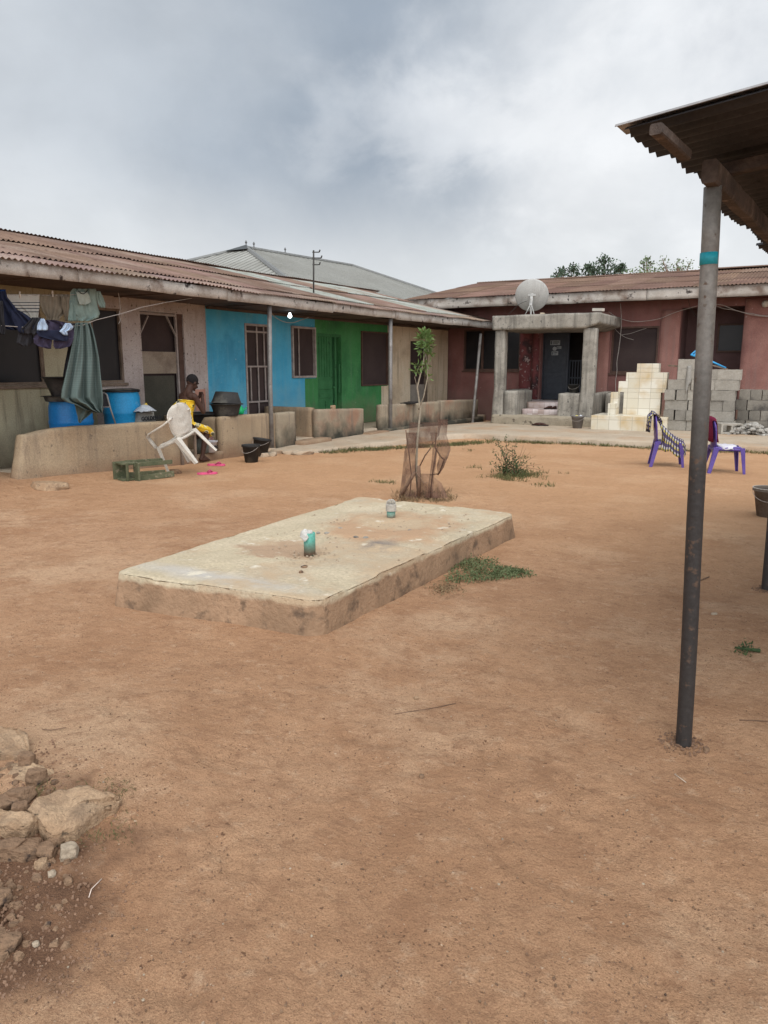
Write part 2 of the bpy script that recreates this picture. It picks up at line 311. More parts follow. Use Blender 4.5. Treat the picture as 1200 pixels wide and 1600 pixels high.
# ---------------------------------------------------------------- mesh builder
class MB:
    def __init__(s): s.v = []; s.f = []; s.uv = {}; s.c = {}
    def add(s, vs, fs, uvs=None):
        o = len(s.v); s.v += [Vector(v) for v in vs]
        for f in fs:
            if uvs: s.uv[len(s.f)] = [uvs[i] for i in f]
            s.f.append([i + o for i in f])
        return s
    def box(s, x0, x1, y0, y1, z0, z1, m=None):
        vs = [Vector((x, y, z)) for z in (z0, z1) for y in (y0, y1) for x in (x0, x1)]
        if m: vs = [m @ v for v in vs]
        return s.add(vs, [(0, 2, 3, 1), (4, 5, 7, 6), (0, 1, 5, 4), (2, 6, 7, 3), (0, 4, 6, 2), (1, 3, 7, 5)])
    def bar(s, a, b, w, h, up=(0, 0, 1)):
        a = Vector(a); b = Vector(b); d = (b - a).normalized(); up = Vector(up)
        x = d.cross(up)
        if x.length < 1e-4: x = d.cross(Vector((0, 1, 0)))
        x.normalize(); z = x.cross(d)
        vs = [p + x * (i * w / 2) + z * (j * h / 2) for p in (a, b) for j in (-1, 1) for i in (-1, 1)]
        return s.add(vs, [(0, 1, 3, 2), (4, 6, 7, 5), (0, 4, 5, 1), (2, 3, 7, 6), (0, 2, 6, 4), (1, 5, 7, 3)])
    def tube(s, pts, r, n=8, cap=True):
        pts = [Vector(p) for p in pts]; m = len(pts)
        rs = r if isinstance(r, (list, tuple)) else [r] * m
        vs = []; prev = None
        for i, p in enumerate(pts):
            d = (pts[min(i + 1, m - 1)] - pts[max(i - 1, 0)]).normalized()
            if prev is None:
                x = d.cross(Vector((0, 0, 1)))
                if x.length < .1: x = d.cross(Vector((0, 1, 0)))
            else: x = prev - d * prev.dot(d)
            x.normalize(); prev = x; y = d.cross(x)
            for k in range(n):
                a = 2 * math.pi * k / n; vs.append(p + (x * math.cos(a) + y * math.sin(a)) * rs[i])
        fs = [(i * n + k, i * n + (k + 1) % n, (i + 1) * n + (k + 1) % n, (i + 1) * n + k) for i in range(m - 1) for k in range(n)]
        if cap: fs += [tuple(range(n))[::-1], tuple(range((m - 1) * n, m * n))]
        return s.add(vs, fs)
    def lathe(s, c, prof, n=28, m=None):
        c = Vector(c); vs = []
        for r, z in prof:
            for k in range(n):
                a = 2 * math.pi * k / n; v = Vector((r * math.cos(a), r * math.sin(a), z))
                vs.append((m @ v if m else v) + c)
        fs = [(i * n + k, i * n + (k + 1) % n, (i + 1) * n + (k + 1) % n, (i + 1) * n + k) for i in range(len(prof) - 1) for k in range(n)]
        if prof[0][0] > 1e-4: fs.append(tuple(range(n))[::-1])
        if prof[-1][0] > 1e-4: fs.append(tuple(range((len(prof) - 1) * n, len(prof) * n)))
        return s.add(vs, fs)
    def loft(s, rings, cap=True):           # rings: lists of equal length
        n = len(rings[0]); vs = [v for r in rings for v in r]
        fs = [(i * n + k, i * n + (k + 1) % n, (i + 1) * n + (k + 1) % n, (i + 1) * n + k) for i in range(len(rings) - 1) for k in range(n)]
        if cap: fs += [tuple(range(n))[::-1], tuple(range((len(rings) - 1) * n, len(rings) * n))]
        return s.add(vs, fs)
    def grid(s, rows, uv=False):            # rows of points -> open sheet
        h = len(rows); w = len(rows[0]); vs = [v for r in rows for v in r]
        fs = [(i * w + k, i * w + k + 1, (i + 1) * w + k + 1, (i + 1) * w + k) for i in range(h - 1) for k in range(w - 1)]
        uvs = [(k / (w - 1), 1 - i / (h - 1)) for i in range(h) for k in range(w)] if uv else None
        return s.add(vs, fs, uvs)
    def rbox(s, x0, x1, y0, y1, z0, z1, res=.06, r=.015, amp=.006, fr=3, seed=0, fn=None):
        P = {}; o = len(s.v)
        lo = Vector((x0, y0, z0)); hi = Vector((x1, y1, z1)); dim = hi - lo
        n = [max(2, min(90, int(d / res))) for d in dim]
        il = lo + Vector((r, r, r)); ih = hi - Vector((r, r, r))
        def cs(a, ax):                       # add samples close to edges
            return lo[ax] + dim[ax] * a / n[ax]
        def vid(i, j, k):
            key = (i, j, k)
            if key in P: return P[key]
            p = Vector((cs(i, 0), cs(j, 1), cs(k, 2)))
            q = Vector([min(max(p[t], il[t]), ih[t]) for t in range(3)])
            d = p - q
            if d.length > 1e-9: p = q + d.normalized() * r
            nv = noise.noise_vector((p + Vector((seed * 7.3, seed * 1.7, 0))) * fr) + noise.noise_vector(p * fr * 4) * .5
            p = p + nv * amp
            if fn: p = fn(p)
            P[key] = len(s.v); s.v.append(p); return P[key]
        for ax in range(3):
            a, b = [t for t in range(3) if t != ax]
            for side in (0, n[ax]):
                for i in range(n[a]):
                    for j in range(n[b]):
                        q = []
                        for di, dj in ((0, 0), (1, 0), (1, 1), (0, 1)):
                            t = [0, 0, 0]; t[ax] = side; t[a] = i + di; t[b] = j + dj; q.append(vid(*t))
                        flip = (side == 0) != (ax == 1)
                        s.f.append(q[::-1] if flip else q)
        return s
    def build(s, name, mat, parent=None, smooth=False, bevel=0, solid=0, warp=False, local=False, colors=None, sub=0, auto=None):
        me = bpy.data.meshes.new(name)
        vs = s.v
        if warp: vs = [Vector((v.x + skew(v.y), v.y, v.z)) for v in vs]
        off = Vector((0, 0, 0)) if (local or parent is None) else OFF.get(parent.name, Vector((0, 0, 0)))
        me.from_pydata([v - off for v in vs], [], s.f); me.update()
        if s.uv:
            ul = me.uv_layers.new(name='UVMap')
            for p in me.polygons:
                if p.index in s.uv:
                    for li, uv in zip(p.loop_indices, s.uv[p.index]): ul.data[li].uv = uv
        if colors:
            ca = me.color_attributes.new(name='sheet', type='FLOAT_COLOR', domain='POINT')
            flat = []
            for c in colors: flat += [c[0], c[1], c[2], 1.0]
            ca.data.foreach_set('color', flat)
        if smooth: me.polygons.foreach_set('use_smooth', [True] * len(me.polygons))
        if isinstance(mat, (list, tuple)):
            for m in mat: me.materials.append(m)
        elif mat: me.materials.append(mat)
        o = bpy.data.objects.new(name, me); col.objects.link(o)
        if parent: o.parent = parent; OFF[o.name] = off if not local else Vector((0, 0, 0))
        if solid:
            md = o.modifiers.new('Solid', 'SOLIDIFY'); md.thickness = solid; md.offset = 0
        if bevel:
            md = o.modifiers.new('Bevel', 'BEVEL'); md.width = bevel; md.segments = 2; md.limit_method = 'ANGLE'
        if sub:
            md = o.modifiers.new('Sub', 'SUBSURF'); md.levels = sub; md.render_levels = sub
        if auto: o.modifiers.new('WN', 'WEIGHTED_NORMAL')
        return o
def tag(o, label, cat, group=None, kind=None):
    if label: o['label'] = label
    if cat: o['category'] = cat
    if group: o['group'] = group
    if kind: o['kind'] = kind
    return o
def root(name, loc, label, cat, group=None, rz=0, rx=0, ry=0):
    o = bpy.data.objects.new(name, None); col.objects.link(o); o.location = loc; o.rotation_euler = (rx, ry, rz)
    o.empty_display_size = .2
    OFF[o.name] = Vector(loc); return tag(o, label, cat, group)
def one(o, label, cat, group=None): return tag(o, label, cat, group)   # a single-mesh thing
def copy_tree(o, parent=None):
    c = o.copy(); col.objects.link(c)
    if parent: c.parent = parent
    for ch in [k for k in bpy.data.objects if k.parent == o]: copy_tree(ch, c)
    return c
def ss(a, b, x):
    t = min(1, max(0, (x - a) / (b - a))); return t * t * (3 - 2 * t)

# ---------------------------------------------------------------- ground
def gz0(x, y):
    z = .11 * ss(-8.1, -9.0, x) * ss(9.6, 6.5, y) - .07 * ss(9, 15.3, y)
    return z
def gz(x, y):
    z = gz0(x, y)
    z += .020 * noise.noise(Vector((x * .55, y * .55, 1))) + .010 * noise.noise(Vector((x * 2.1, y * 2.1, 5)))
    # soil heap by the stones
    d = math.hypot(x + 2.35, y - 1.75); z += .07 * math.exp(-(d / .55) ** 2)
    return z
def axis(c, lo, hi, d0, g):
    out = [c]; d = d0
    while out[-1] < hi: out.append(out[-1] + d); d *= g
    d = d0; left = []
    p = c
    while p > lo: p -= d; d *= g; left.append(p)
    return left[::-1] + out
rp_ = random.Random(99); PRINTS = []
for _ in range(9):
    x_, y_, a_ = rp_.uniform(-3.2, 1.2), rp_.uniform(.9, 5), rp_.uniform(0, 6.28)
    for k in range(7):
        s_ = 1 if k % 2 else -1
        PRINTS.append((x_ - math.sin(a_) * .62 * k + math.cos(a_) * .09 * s_, y_ + math.cos(a_) * .62 * k + math.sin(a_) * .09 * s_, a_ + rp_.uniform(-.15, .15)))
def footprint(x, y):
    z = 0
    for px_, py_, a_ in PRINTS:
        dx, dy = x - px_, y - py_
        if abs(dx) > .22 or abs(dy) > .22: continue
        u, v = dx * math.cos(a_) + dy * math.sin(a_), -dx * math.sin(a_) + dy * math.cos(a_)
        w_ = .044 - .010 * math.exp(-((v + .02) / .05) ** 2); d = math.hypot(u / w_, v / .14)
        z += -.010 * ss(1.05, .8, d) + .006 * math.exp(-((d - 1.18) / .14) ** 2)
        if d < .9: z += .0016 * math.sin(v * 420)
    return z
xs = axis(-1.2, -250, 250, .016, 1.0195); ys = axis(2.0, -150, 350, .016, 1.0195)
g = MB()
rows = []
for y in ys:
    r_ = []
    for x in xs:
        z = gz(x, y)
        near = 1 / (1 + ((x + 1.2) ** 2 + (y - 1.9) ** 2) / 9)
        z += near * (.009 * noise.noise(Vector((x * 6, y * 6, 3))) + .006 * noise.noise(Vector((x * 17, y * 17, 8))))
        if -3.6 < x < 1.6 and .5 < y < 6.5: z += footprint(x, y)
        r_.append(Vector((x, y, z)))
    rows.append(r_)
g.grid(rows)
go = g.build('ground', m_ground, smooth=True); go['kind'] = 'structure'

# paved path: along the back house and along the long house
def path_slab():
    b = MB(); edge = []
    pts = [(-5.0 + k * .35) for k in range(0, 40)]
    # back strip
    front = [(-8.62, 11.2), (-7.95, 11.25), (-7.62, 11.7), (-7.55, 12.6), (-7.25, 13.4), (-7.12, 14.4), (-6.95, 15.2), (-6.4, 15.85), (-5.6, 15.75), (-4, 15.75), (-2, 15.8), (0, 15.9), (4, 16.0)]
    fine = []
    for (a, c) in zip(front[:-1], front[1:]):
        n = max(1, int(math.dist(a, c) / .12))
        for k in range(n):
            t = k / n; fine.append((a[0] + (c[0] - a[0]) * t, a[1] + (c[1] - a[1]) * t))
    fine.append(front[-1])
    rows = []
    for k, (x, y) in enumerate(fine):
        j = .05 * noise.noise(Vector((x * 2, y * 2, 4))) + .03 * noise.noise(Vector((x * 9, y * 9, 4)))
        x2, y2 = x - j, y - j
        top = .045 + .008 * noise.noise(Vector((x * 3, y * 3, 9)))
        if y < 15.5 and x < -6.9: top = .03 + .02 * noise.noise(Vector((x * 1.5, y * 1.5, 2)))
        ex, ey = (-8.6, y + .6) if (x < -6.9) else (x, 21.6)
        row = [Vector((x2 + .02, y2 - .03, -.18)), Vector((x2 + .01, y2 - .01, top - .012)), Vector((x2, y2, top))]
        for q in range(1, 13):
            t = q / 12; px_, py_ = x2 + (ex - x2) * t, y2 + (ey - y2) * t
            row.append(Vector((px_, py_, .045 + (top - .045) * (1 - t) + .006 * noise.noise(Vector((px_ * 2, py_ * 2, 9))))))
        rows.append(row)
    b.grid(rows)
    o = b.build('pavement', m_path, smooth=True); o['kind'] = 'structure'
path_slab()

# ---------------------------------------------------------------- wall helper with openings
def wall_cells(us, zs, inside, hole, pt, depth=0.12, name='wall', mat=None, parent=None, warp=False):
    """us,zs sorted cut lines; pt(u,z,d) -> Vector. d = depth inward."""
    us = sorted(set(round(u, 4) for u in us)); zs = sorted(set(round(z, 4) for z in zs))
    b = MB(); nu, nz_ = len(us) - 1, len(zs) - 1
    def ok(i, j):
        if i < 0 or j < 0 or i >= nu or j >= nz_: return None
        u = (us[i] + us[i + 1]) / 2; z = (zs[j] + zs[j + 1]) / 2
        if not inside(u, z): return None
        return not hole(u, z)
    def q(a, c, d, e): b.add([a, c, d, e], [(0, 1, 2, 3)])
    for i in range(nu):
        for j in range(nz_):
            st = ok(i, j)
            if st is None: continue
            u0, u1, z0, z1 = us[i], us[i + 1], zs[j], zs[j + 1]
            if st: q(pt(u0, z0, 0), pt(u1, z0, 0), pt(u1, z1, 0), pt(u0, z1, 0))
            else:
                if ok(i - 1, j): q(pt(u0, z0, 0), pt(u0, z0, depth), pt(u0, z1, depth), pt(u0, z1, 0))
                if ok(i + 1, j): q(pt(u1, z0, 0), pt(u1, z1, 0), pt(u1, z1, depth), pt(u1, z0, depth))
                if ok(i, j + 1): q(pt(u0, z1, 0), pt(u0, z1, depth), pt(u1, z1, depth), pt(u1, z1, 0))
                if ok(i, j - 1): q(pt(u0, z0, 0), pt(u1, z0, 0), pt(u1, z0, depth), pt(u0, z0, depth))
    return b.build(name, mat, parent, warp=warp)
def split(us, step=1.0):
    us = sorted(us); out = []
    for a, c in zip(us[:-1], us[1:]):
        n = max(1, int((c - a) / step)); out += [a + (c - a) * k / n for k in range(n)]
    return out + [us[-1]]

# corrugated roof: sheets laid in rows; S(u, t) gives base point: u along the eave, t down from the eave (0) to ridge (1)
def corrugated(name, mat, parent, u0, u1, base, nrm, updir, length, rows_, pitch=.085, amp=.013, sheet=.8, seed=1, warp=False, tints=None, per=7, uAxis=Vector((0, 1, 0)), lf=1.0, lj=.012, jj=.05):
    rnd = random.Random(seed); b = MB(); cols_ = []
    nsh = int((u1 - u0) / sheet) + 1
    for ri, (t0, t1) in enumerate(rows_):
        for si in range(nsh):
            a0 = u0 + si * sheet; a1 = min(u1, a0 + sheet + .04)
            if a0 >= u1 - .02: continue
            j0 = rnd.uniform(-jj, jj) if ri else rnd.uniform(-.025, .02)
            lift0 = lf * (.010 + .014 * ri) + rnd.uniform(0, lj); lift1 = .002 + lf * .012 * ri
            tc = tints(rnd, ri, (a0 + a1) / 2) if tints else [1 - rnd.uniform(0, .22)] * 3
            n = int((a1 - a0) / pitch * per) + 1
            rr = []
            for q in range(4):
                t = q / 3; L_ = (t0 + (t1 - t0) * t) * length
                if q == 0: L_ += j0
                if q == 3: L_ += .12
                row = []
                for k in range(n + 1):
                    u = a0 + (a1 - a0) * k / n
                    wv = amp * math.sin(2 * math.pi * (u - u0) / pitch)
                    sag = .018 * noise.noise(Vector((u * .5, L_ * .6, seed))) + .006 * noise.noise(Vector((u * 2, L_ * 2, seed + 4)))
                    row.append(base + uAxis * u + updir * L_ + nrm * (wv + sag + lift0 * (1 - t) + lift1 * t + .003 * (si % 2)))
                rr.append(row)
            b.grid(rr); cols_ += [tc] * (4 * (n + 1))
    return b.build(name, mat, parent, smooth=True, warp=warp, colors=cols_)

# ---------------------------------------------------------------- long painted house on the left
LH = root('row_house', (-9.9, 14, 0), 'long low row house on the left, painted in sections, under one rusty roof', 'house')
def onwall(x, y, X=-9.9): return W(x, y, X)
def lpt(u, z, d): return Vector((-9.9 - d, u, z))
HO = {}                                          # openings (u0,u1,z0,z1)
HO['win1'] = (5.7, W(72, 597)[0], 1.28, 2.47)
HO['win2'] = (W(150, 598)[0] - .02, W(195, 598)[0], 1.28, 2.47)
HO['door1'] = (W(226, 617)[0], W(292, 617)[0], .12, 2.47)
HO['bwin'] = (W(385, 610)[0], W(424, 610)[0], .14, 2.40)
HO['win3'] = (W(456, 592)[0], W(492.5, 590)[0], 1.29, 2.42)
HO['door2'] = (W(497, 610)[0], W(534, 610)[0], .14, 2.30)
HO['win4'] = (W(564, 600)[0], W(605, 600)[0], 1.05, 2.42)
HO['door3'] = (W(641, 600)[0], W(668, 600)[0], .14, 2.24)
def hole(u, z): return any(a < u < b_ and c < z < d for a, b_, c, d in HO.values())
uA, uB = W(148, 640)[0] - .1, W(326, 610)[0]
uC1, uC2 = W(477, 630)[0], HO['win3'][1] + .02
uD1, uD2 = W(596, 640)[0], HO['win4'][1] + .02
UE = 21.4
secs = [('olive', m_olive, lambda u, z: u < HO['win2'][0] ),
        ('white', m_white, lambda u, z: HO['win2'][0] <= u < uB),
        ('blue', m_blue, lambda u, z: uB <= u and (u < uC1 or (u < uC2 and z > 1.27))),
        ('green', m_green, lambda u, z: ((u >= uC2) or (u >= uC1 and z <= 1.27)) and (u < uD1 or (u < uD2 and z > 1.03))),
        ('cream', m_cream, lambda u, z: (u >= uD2) or (u >= uD1 and z <= 1.03))]
allu = [4.2, uB, uC1, uC2, uD1, uD2, UE, HO['win2'][0]] + [v for o_ in HO.values() for v in o_[:2]]
allz = [-.15, 1.27, 1.03, 2.95] + [v for o_ in HO.values() for v in o_[2:]]
lab = {'olive': 'olive plastered wall section', 'white': 'dirty white wall section', 'blue': 'sky blue wall section', 'green': 'green wall section', 'cream': 'cream wall section'}
for k, m, ins in secs:
    w = wall_cells(split(allu, .8), allz, ins, hole, lpt, .14, 'wall', m, LH, True); w['label'] = lab[k]
b = MB(); b.box(-10.06, -9.92, UE - .12, UE, -.15, 2.9); b.box(-16.3, -10.06, UE - .12, UE, -.15, 2.75); b.box(-16.4, -16.3, 4.2, UE, -.15, 2.7); b.box(-16.3, -10.06, 4.2, 4.3, -.15, 2.75)
b.build('end_wall', m_cream, LH, warp=True)
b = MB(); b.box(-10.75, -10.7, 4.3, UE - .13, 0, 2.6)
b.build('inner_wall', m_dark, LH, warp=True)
b = MB(); b.rbox(-9.9, -8.98, 6.5, 9.0, -.2, .12, .2, .01, .004); b.build('porch_floor', m_path, LH, warp=True, smooth=True)
b = MB(); b.rbox(-9.9, -8.62, 9.0, UE, -.2, .12, .2, .01, .004); b.build('porch_floor', m_path, LH, warp=True, smooth=True)
# screens, frames and doors
def lwin(key, mat, fm, bars_v=(), bars_h=(), fw=.05, inset=.05, proud=0.0, sill=False, name='window'):
    u0, u1, z0, z1 = HO[key]; X = -9.9 - inset
    b = MB(); b.box(X - .02, X, u0, u1, z0, z1)
    w = b.build(name, mat, LH, warp=True)
    b = MB(); X0, X1 = -9.9 - inset + .001, -9.9 + proud
    for a, c, d, e in ((u0, u1, z0, z0 + fw), (u0, u1, z1 - fw, z1), (u0, u0 + fw, z0 + fw, z1 - fw), (u1 - fw, u1, z0 + fw, z1 - fw)):
        b.box(X0, X1, a, c, d, e)
    b.build('frame', fm, w, warp=True, bevel=.004)
    if bars_v or bars_h:
        b = MB()
        for f, a, c in bars_v:
            u = u0 + (u1 - u0) * f; b.box(X + .015, X + .04, u - .014, u + .014, z0 + fw + (z1 - z0 - 2 * fw) * a, z0 + fw + (z1 - z0 - 2 * fw) * c)
        for f in bars_h:
            z = z0 + (z1 - z0) * f; b.box(X + .012, X + .05, u0 + fw, u1 - fw, z - .018, z + .018)
        b.build('grille', m_frame, w, warp=True, bevel=.003)
    if sill:
        b = MB(); b.box(-9.9, -9.86, u0 - .05, u1 + .05, z0 - .05, z0 - .002); b.build('sill', m_wood, w, warp=True, bevel=.004)
    return w
w = lwin('win1', m_netd, m_wood, fw=.04, sill=True); w['label'] = 'large dark window behind the hanging navy clothes'
w = lwin('win2', m_netd, m_wood, fw=.04, sill=True)
w = lwin('bwin', m_net, m_frame, [(.5, .62, 1), (.78, .62, 1), (.22, .30, .62), (.52, .30, .62), (.8, .30, .62), (.5, 0, .30)], [.30, .62, .93], fw=.045, proud=.02, name='door'); w['label'] = 'brown screen door behind a pale metal grille'
w = lwin('win3', m_net, m_frame, [(.32, 0, 1)], [], fw=.045, inset=.03, proud=.05)
w = lwin('win4', m_net, m_framed, [], [], fw=.035, inset=.02, proud=.04)
# first doorway: screen door with plywood middle
u0, u1, z0, z1 = HO['door1']
b = MB(); b.box(-10.04, -10.02, u0, u1, z0, z1); d1 = b.build('door', m_net, LH, warp=True); d1['label'] = 'screen door with a plywood middle panel'
b = MB(); b.box(-10.0, -9.975, u0 + .05, u1 - .22, z0 + .02, 1.38); b.build('lower_panel', M('drab green board', (.06, .055, .04), (.085, .075, .055), 2, bump=.1), d1, warp=True)
b = MB(); b.box(-9.99, -9.955, u0 + .02, u1 - .14, 1.42, 1.80); b.build('plywood_panel', m_panel, d1, warp=True)
b = MB()
for a, c, d, e in ((u0, u0 + .03, z0, z1), (u1 - .17, u1 - .13, z0, z1), (u0 + .03, u1 - .17, z1 - .05, z1 - .01)): b.box(-9.97, -9.93, a, c, d, e)
b.bar((-9.94, u0 + .02, 2.1), (-9.94, u0 + .22, 2.4), .02, .03, (1, 0, 0)); b.bar((-9.94, u1 - .15, 2.05), (-9.94, u1 - .38, 2.42), .02, .03, (1, 0, 0))
b.build('frame', m_frame, d1, warp=True)
b = MB(); b.box(-9.98, -9.93, u1 - .12, u1, z0, z1); b.build('jamb', m_framed, d1, warp=True)
# green door
u0, u1, z0, z1 = HO['door2']; um = u0 + (u1 - u0) * .70
b = MB(); b.box(-9.99, -9.96, u0, um, z0, z1)
for k in range(6):
    a = u0 + .03 + (um - u0 - .06) * k / 6; c = a + (um - u0 - .06) / 6 - .02
    b.box(-9.965, -9.945, a, c, 1.30, z1 - .06)
for a, c, d, e in ((u0 + .06, u0 + (um - u0) * .47, .25, .72), (u0 + (um - u0) * .53, um - .06, .25, .72), (u0 + .06, um - .06, .80, .93), (u0 + .06, um - .06, 1.0, 1.2)): b.box(-9.962, -9.942, a, c, d, e)
dg = b.build('door', m_gdoor, LH, warp=True, bevel=.004); dg['label'] = 'green panelled wooden door'
b = MB(); b.box(-10.2, -10.18, um, u1, z0, z1); b.build('door_gap', m_dark, dg, warp=True)
b = MB(); b.box(-10.02, -9.93, um + .06, um + .13, z0, z1); b.box(-9.97, -9.92, um - .02, um + .07, 1.02, 1.06); b.build('door_post', m_gdoor, dg, warp=True, bevel=.004)
b = MB(); b.box(-9.95, -9.905, u0, u0 + .02, z0, z1); b.box(-9.96, -9.90, u0 - .001, u1, z1 - .07, z1 - .001); b.box(-9.93, -9.88, um + .16, um + .20, .9, 1.6); b.build('frame', m_gdoor, dg, warp=True)
# cream doorway
u0, u1, z0, z1 = HO['door3']
b = MB(); b.box(-10.0, -9.98, u0, u1, z0, z1); d3 = b.build('door', m_net, LH, warp=True); d3['label'] = 'dark doorway behind the sapling with a grey lower panel'
b = MB(); b.box(-9.975, -9.955, u0, u1 - .10, z0, 1.03); b.build('lower_panel', M('grey board', (.26, .22, .18), (.33, .285, .235), 5, bump=.1, spots=((.1, .08, .06), 14, .6, .7)), d3, warp=True)
b = MB(); b.box(-9.97, -9.90, u1 - .10, u1, z0, z1); b.build('jamb', m_wood, d3, warp=True)
# salmon patch and stains on the white pier: real paint patch, 3 mm proud
pu0, pu1 = W(306, 640)[0], W(322, 640)[0]
b = MB(); b.rbox(-9.9, -9.895, pu0, pu1, .72, 1.12, .03, .002, .004, 8); b.build('paint_patch', M('salmon paint', (.50, .23, .16), (.56, .28, .20), 3, bump=.2, spots=((.45, .36, .32), 10, .6, .68)), LH, warp=True)
# door / blue column: beam over wall
b = MB(); b.rbox(-9.88, -9.80, uB, UE - .1, 2.60, 2.655, .2, .01, .006); b.build('wall_plate', m_soff, LH, warp=True)
b = MB()
yy = 4.2
while yy < UE:
    y2 = min(UE, yy + 2.4); b.box(-9.9, -8.42, yy + .004, y2 - .004, 2.665, 2.68); b.box(-9.9, -8.42, yy - .02, yy + .02, 2.65, 2.664); yy = y2
b.build('soffit', m_soff, LH, warp=True)
b = MB()
yy = 4.2; rnd = random.Random(3); k = 0
while yy < UE + .05:
    y2 = min(UE + .05, yy + rnd.uniform(2.6, 3.6)); dz = rnd.uniform(-.015, .015)
    def fn(p, dz=dz): return Vector((p.x, p.y, p.z + .025 * noise.noise(Vector((p.y * .5, 0, 3))) + dz))
    b.rbox(-8.41, -8.38 + .003 * (k % 2), yy, y2 - .006, 2.62, 2.80, .07, .004, .004, 4, fn=fn); yy = y2; k += 1
b.build('fascia', m_fascia, LH, warp=True, smooth=True)
ang = math.atan(.255); up = Vector((-math.cos(ang), 0, math.sin(ang))); nr = Vector((math.sin(ang), 0, math.cos(ang)))
def tl(rnd, ri, u):
    g_ = rnd.choice([1, .92, .85, 1.1, 1.15]); t = [g_, g_ * rnd.uniform(.97, 1.06), g_ * rnd.uniform(.97, 1.1)]
    if ri == 0: t = [v * 1.22 * k for v, k in zip(t, (1, 1.08, 1.15))]
    if (ri >= 1 and 13.9 < u < 15.4) or (ri == 2 and 17.4 < u < 19.9) or (ri == 1 and 18.4 < u < 20.1): t = [1.55, 2.5, 2.95]
    return t
SL = math.hypot(4.15, 4.15 * .255)
corrugated('roof', m_rust, LH, 3.6, 20.5, Vector((-8.33, 0, 2.785)), nr, up, SL, [(0, .13), (.11, .56), (.54, 1.0)], seed=5, warp=True, tints=tl)
o = corrugated('roof', m_rust, LH, 20.46, UE + .12, Vector((-8.33, 0, 2.785)), nr, up, SL, [(0, .13), (.11, .36)], seed=6, warp=True, tints=tl); o['label'] = 'last short sheets of the rusty roof under the other eave'
ang2 = -ang; up2 = Vector((math.cos(ang), 0, math.sin(ang))); nr2 = Vector((-math.sin(ang), 0, math.cos(ang)))
o = corrugated('roof', m_rust, LH, 3.6, UE + .12, Vector((-16.6, 0, 2.785)), nr2, up2, SL, [(0, .5), (.48, 1.0)], seed=9, warp=True, per=4); o['label'] = 'far slope of the rusty roof'
b = MB(); rp = [Vector((-12.47, 3.6 + k * .3, 3.87 + .02 * noise.noise(Vector((k * .3, 0, 0))))) for k in range(60)]
rr = [[p + Vector((dx, 0, dz)) for dx, dz in ((-.2, -.055), (-.06, 0), (.06, 0), (.2, -.055))] for p in rp]; b.grid(rr); b.build('ridge_cap', m_rust, LH, solid=.004, warp=True, colors=[(.9, .9, .9)] * len(b.v))
# porch posts
for (x, y0_, xt, yt, r_) in ((425, 703, 424, 488, .042), (610, 675, 610, 508, .045)):
    p = W(x, y0_, -8.47); q = W(xt, yt, -8.47)
    b = MB(); b.tube([(-8.47, p[0], -.12), (-8.47, p[0], 1.2), (-8.47, (p[0] + q[0]) / 2, 2.7)], r_, 12); b.build('post', m_pipe, LH, smooth=True, warp=True)
b = MB(); b.tube([G(738, 660, .04) + Vector((0, 0, -.1)), PY(745, 590, 19.9), PY(751, 522, 20.6)], .04, 12); b.build('post', m_pipe, LH, smooth=True)
# low porch walls
def lowwall(pts_bottom_top, mat, label=None, th=.16, X=-8.5, amp=.009):
    (ua, ub, za, zb, zbot) = pts_bottom_top
    def fn(p):
        t = (p.y - ua) / (ub - ua); top = za + (zb - za) * t
        z = zbot + (p.z - zbot) * (top - zbot) / (1.0 - zbot) if p.z > 0 else p.z
        return Vector((p.x + skew(p.y), p.y, z))
    b = MB(); b.rbox(X - th, X, ua, ub, zbot, 1.0, .07, .03, amp, 2.5, seed=ua, fn=fn)
    o = b.build('parapet', mat, LH, smooth=True)
    if label: o['label'] = label
def lwA():
    def fn(p):
        t = (p.y - 6.15) / (9.04 - 6.15); e = ss(.0, .11, t)
        top = .72 + .01 * math.sin(t * 5) - .05 * ss(.25, 0, t)
        z = -.15 + (p.z + .15) * (top + .15) / 1.15
        x = p.x - .33 * max(0, 1 - t) ** 1.2 + .05 * (1 - min(1, max(0, z) / .6)) * (1 - t)
        y = p.y + (.22 * max(0, z) / .7) * (1 - ss(0, .25, t))
        return Vector((x, y, z))
    b = MB(); b.rbox(-8.68, -8.5, 6.15, 9.04, -.15, 1.0, .06, .03, .010, 2.5, fn=fn); o = b.build('parapet', m_plaster, LH, smooth=True)
    o['label'] = 'stained beige parapet in front of the blue drums'
lwA()
lowwall((9.86, 11.36, .71, .70, -.15), m_plaster, 'beige parapet under the black basins')
lowwall((11.40, 12.02, .69, .69, -.15), m_algae)
lowwall((12.80, 14.66, .69, .62, -.15), m_algae, 'red and grey parapet beside the green door')
lowwall((15.42, 16.9, .67, .64, -.2), m_algae)
lowwall((16.95, 18.3, .64, .64, -.2), m_algae)
lowwall((18.35, 20.6, .66, .60, -.2), m_algae)
for ya, yb2, zz in ((12.78, 12.95, .72), (14.5, 14.64, .58), (9.88, 10.04, .70)):
    b = MB(); b.rbox(-9.86, -8.67, ya, yb2, .0, zz, .08, .03, .008); b.build('side_parapet', m_plaster, LH, smooth=True, warp=True)
for xa, xb, ya, yb2, zz in ((-8.62, -8.50, 9.02, 9.9, .13), (-8.6, -8.3, 11.98, 13.0, .12), (-8.6, -8.3, 14.6, 15.5, .08)):
    b = MB(); b.rbox(xa, xb, ya, yb2, -.15, zz, .07, .03, .01); b.build('step', m_plaster, LH, smooth=True)
b = MB(); b.rbox(-8.62, -8.40, 15.5, 20.8, -.2, .10, .08, .03, .015); b.build('step', m_algae, LH, smooth=True, warp=True)
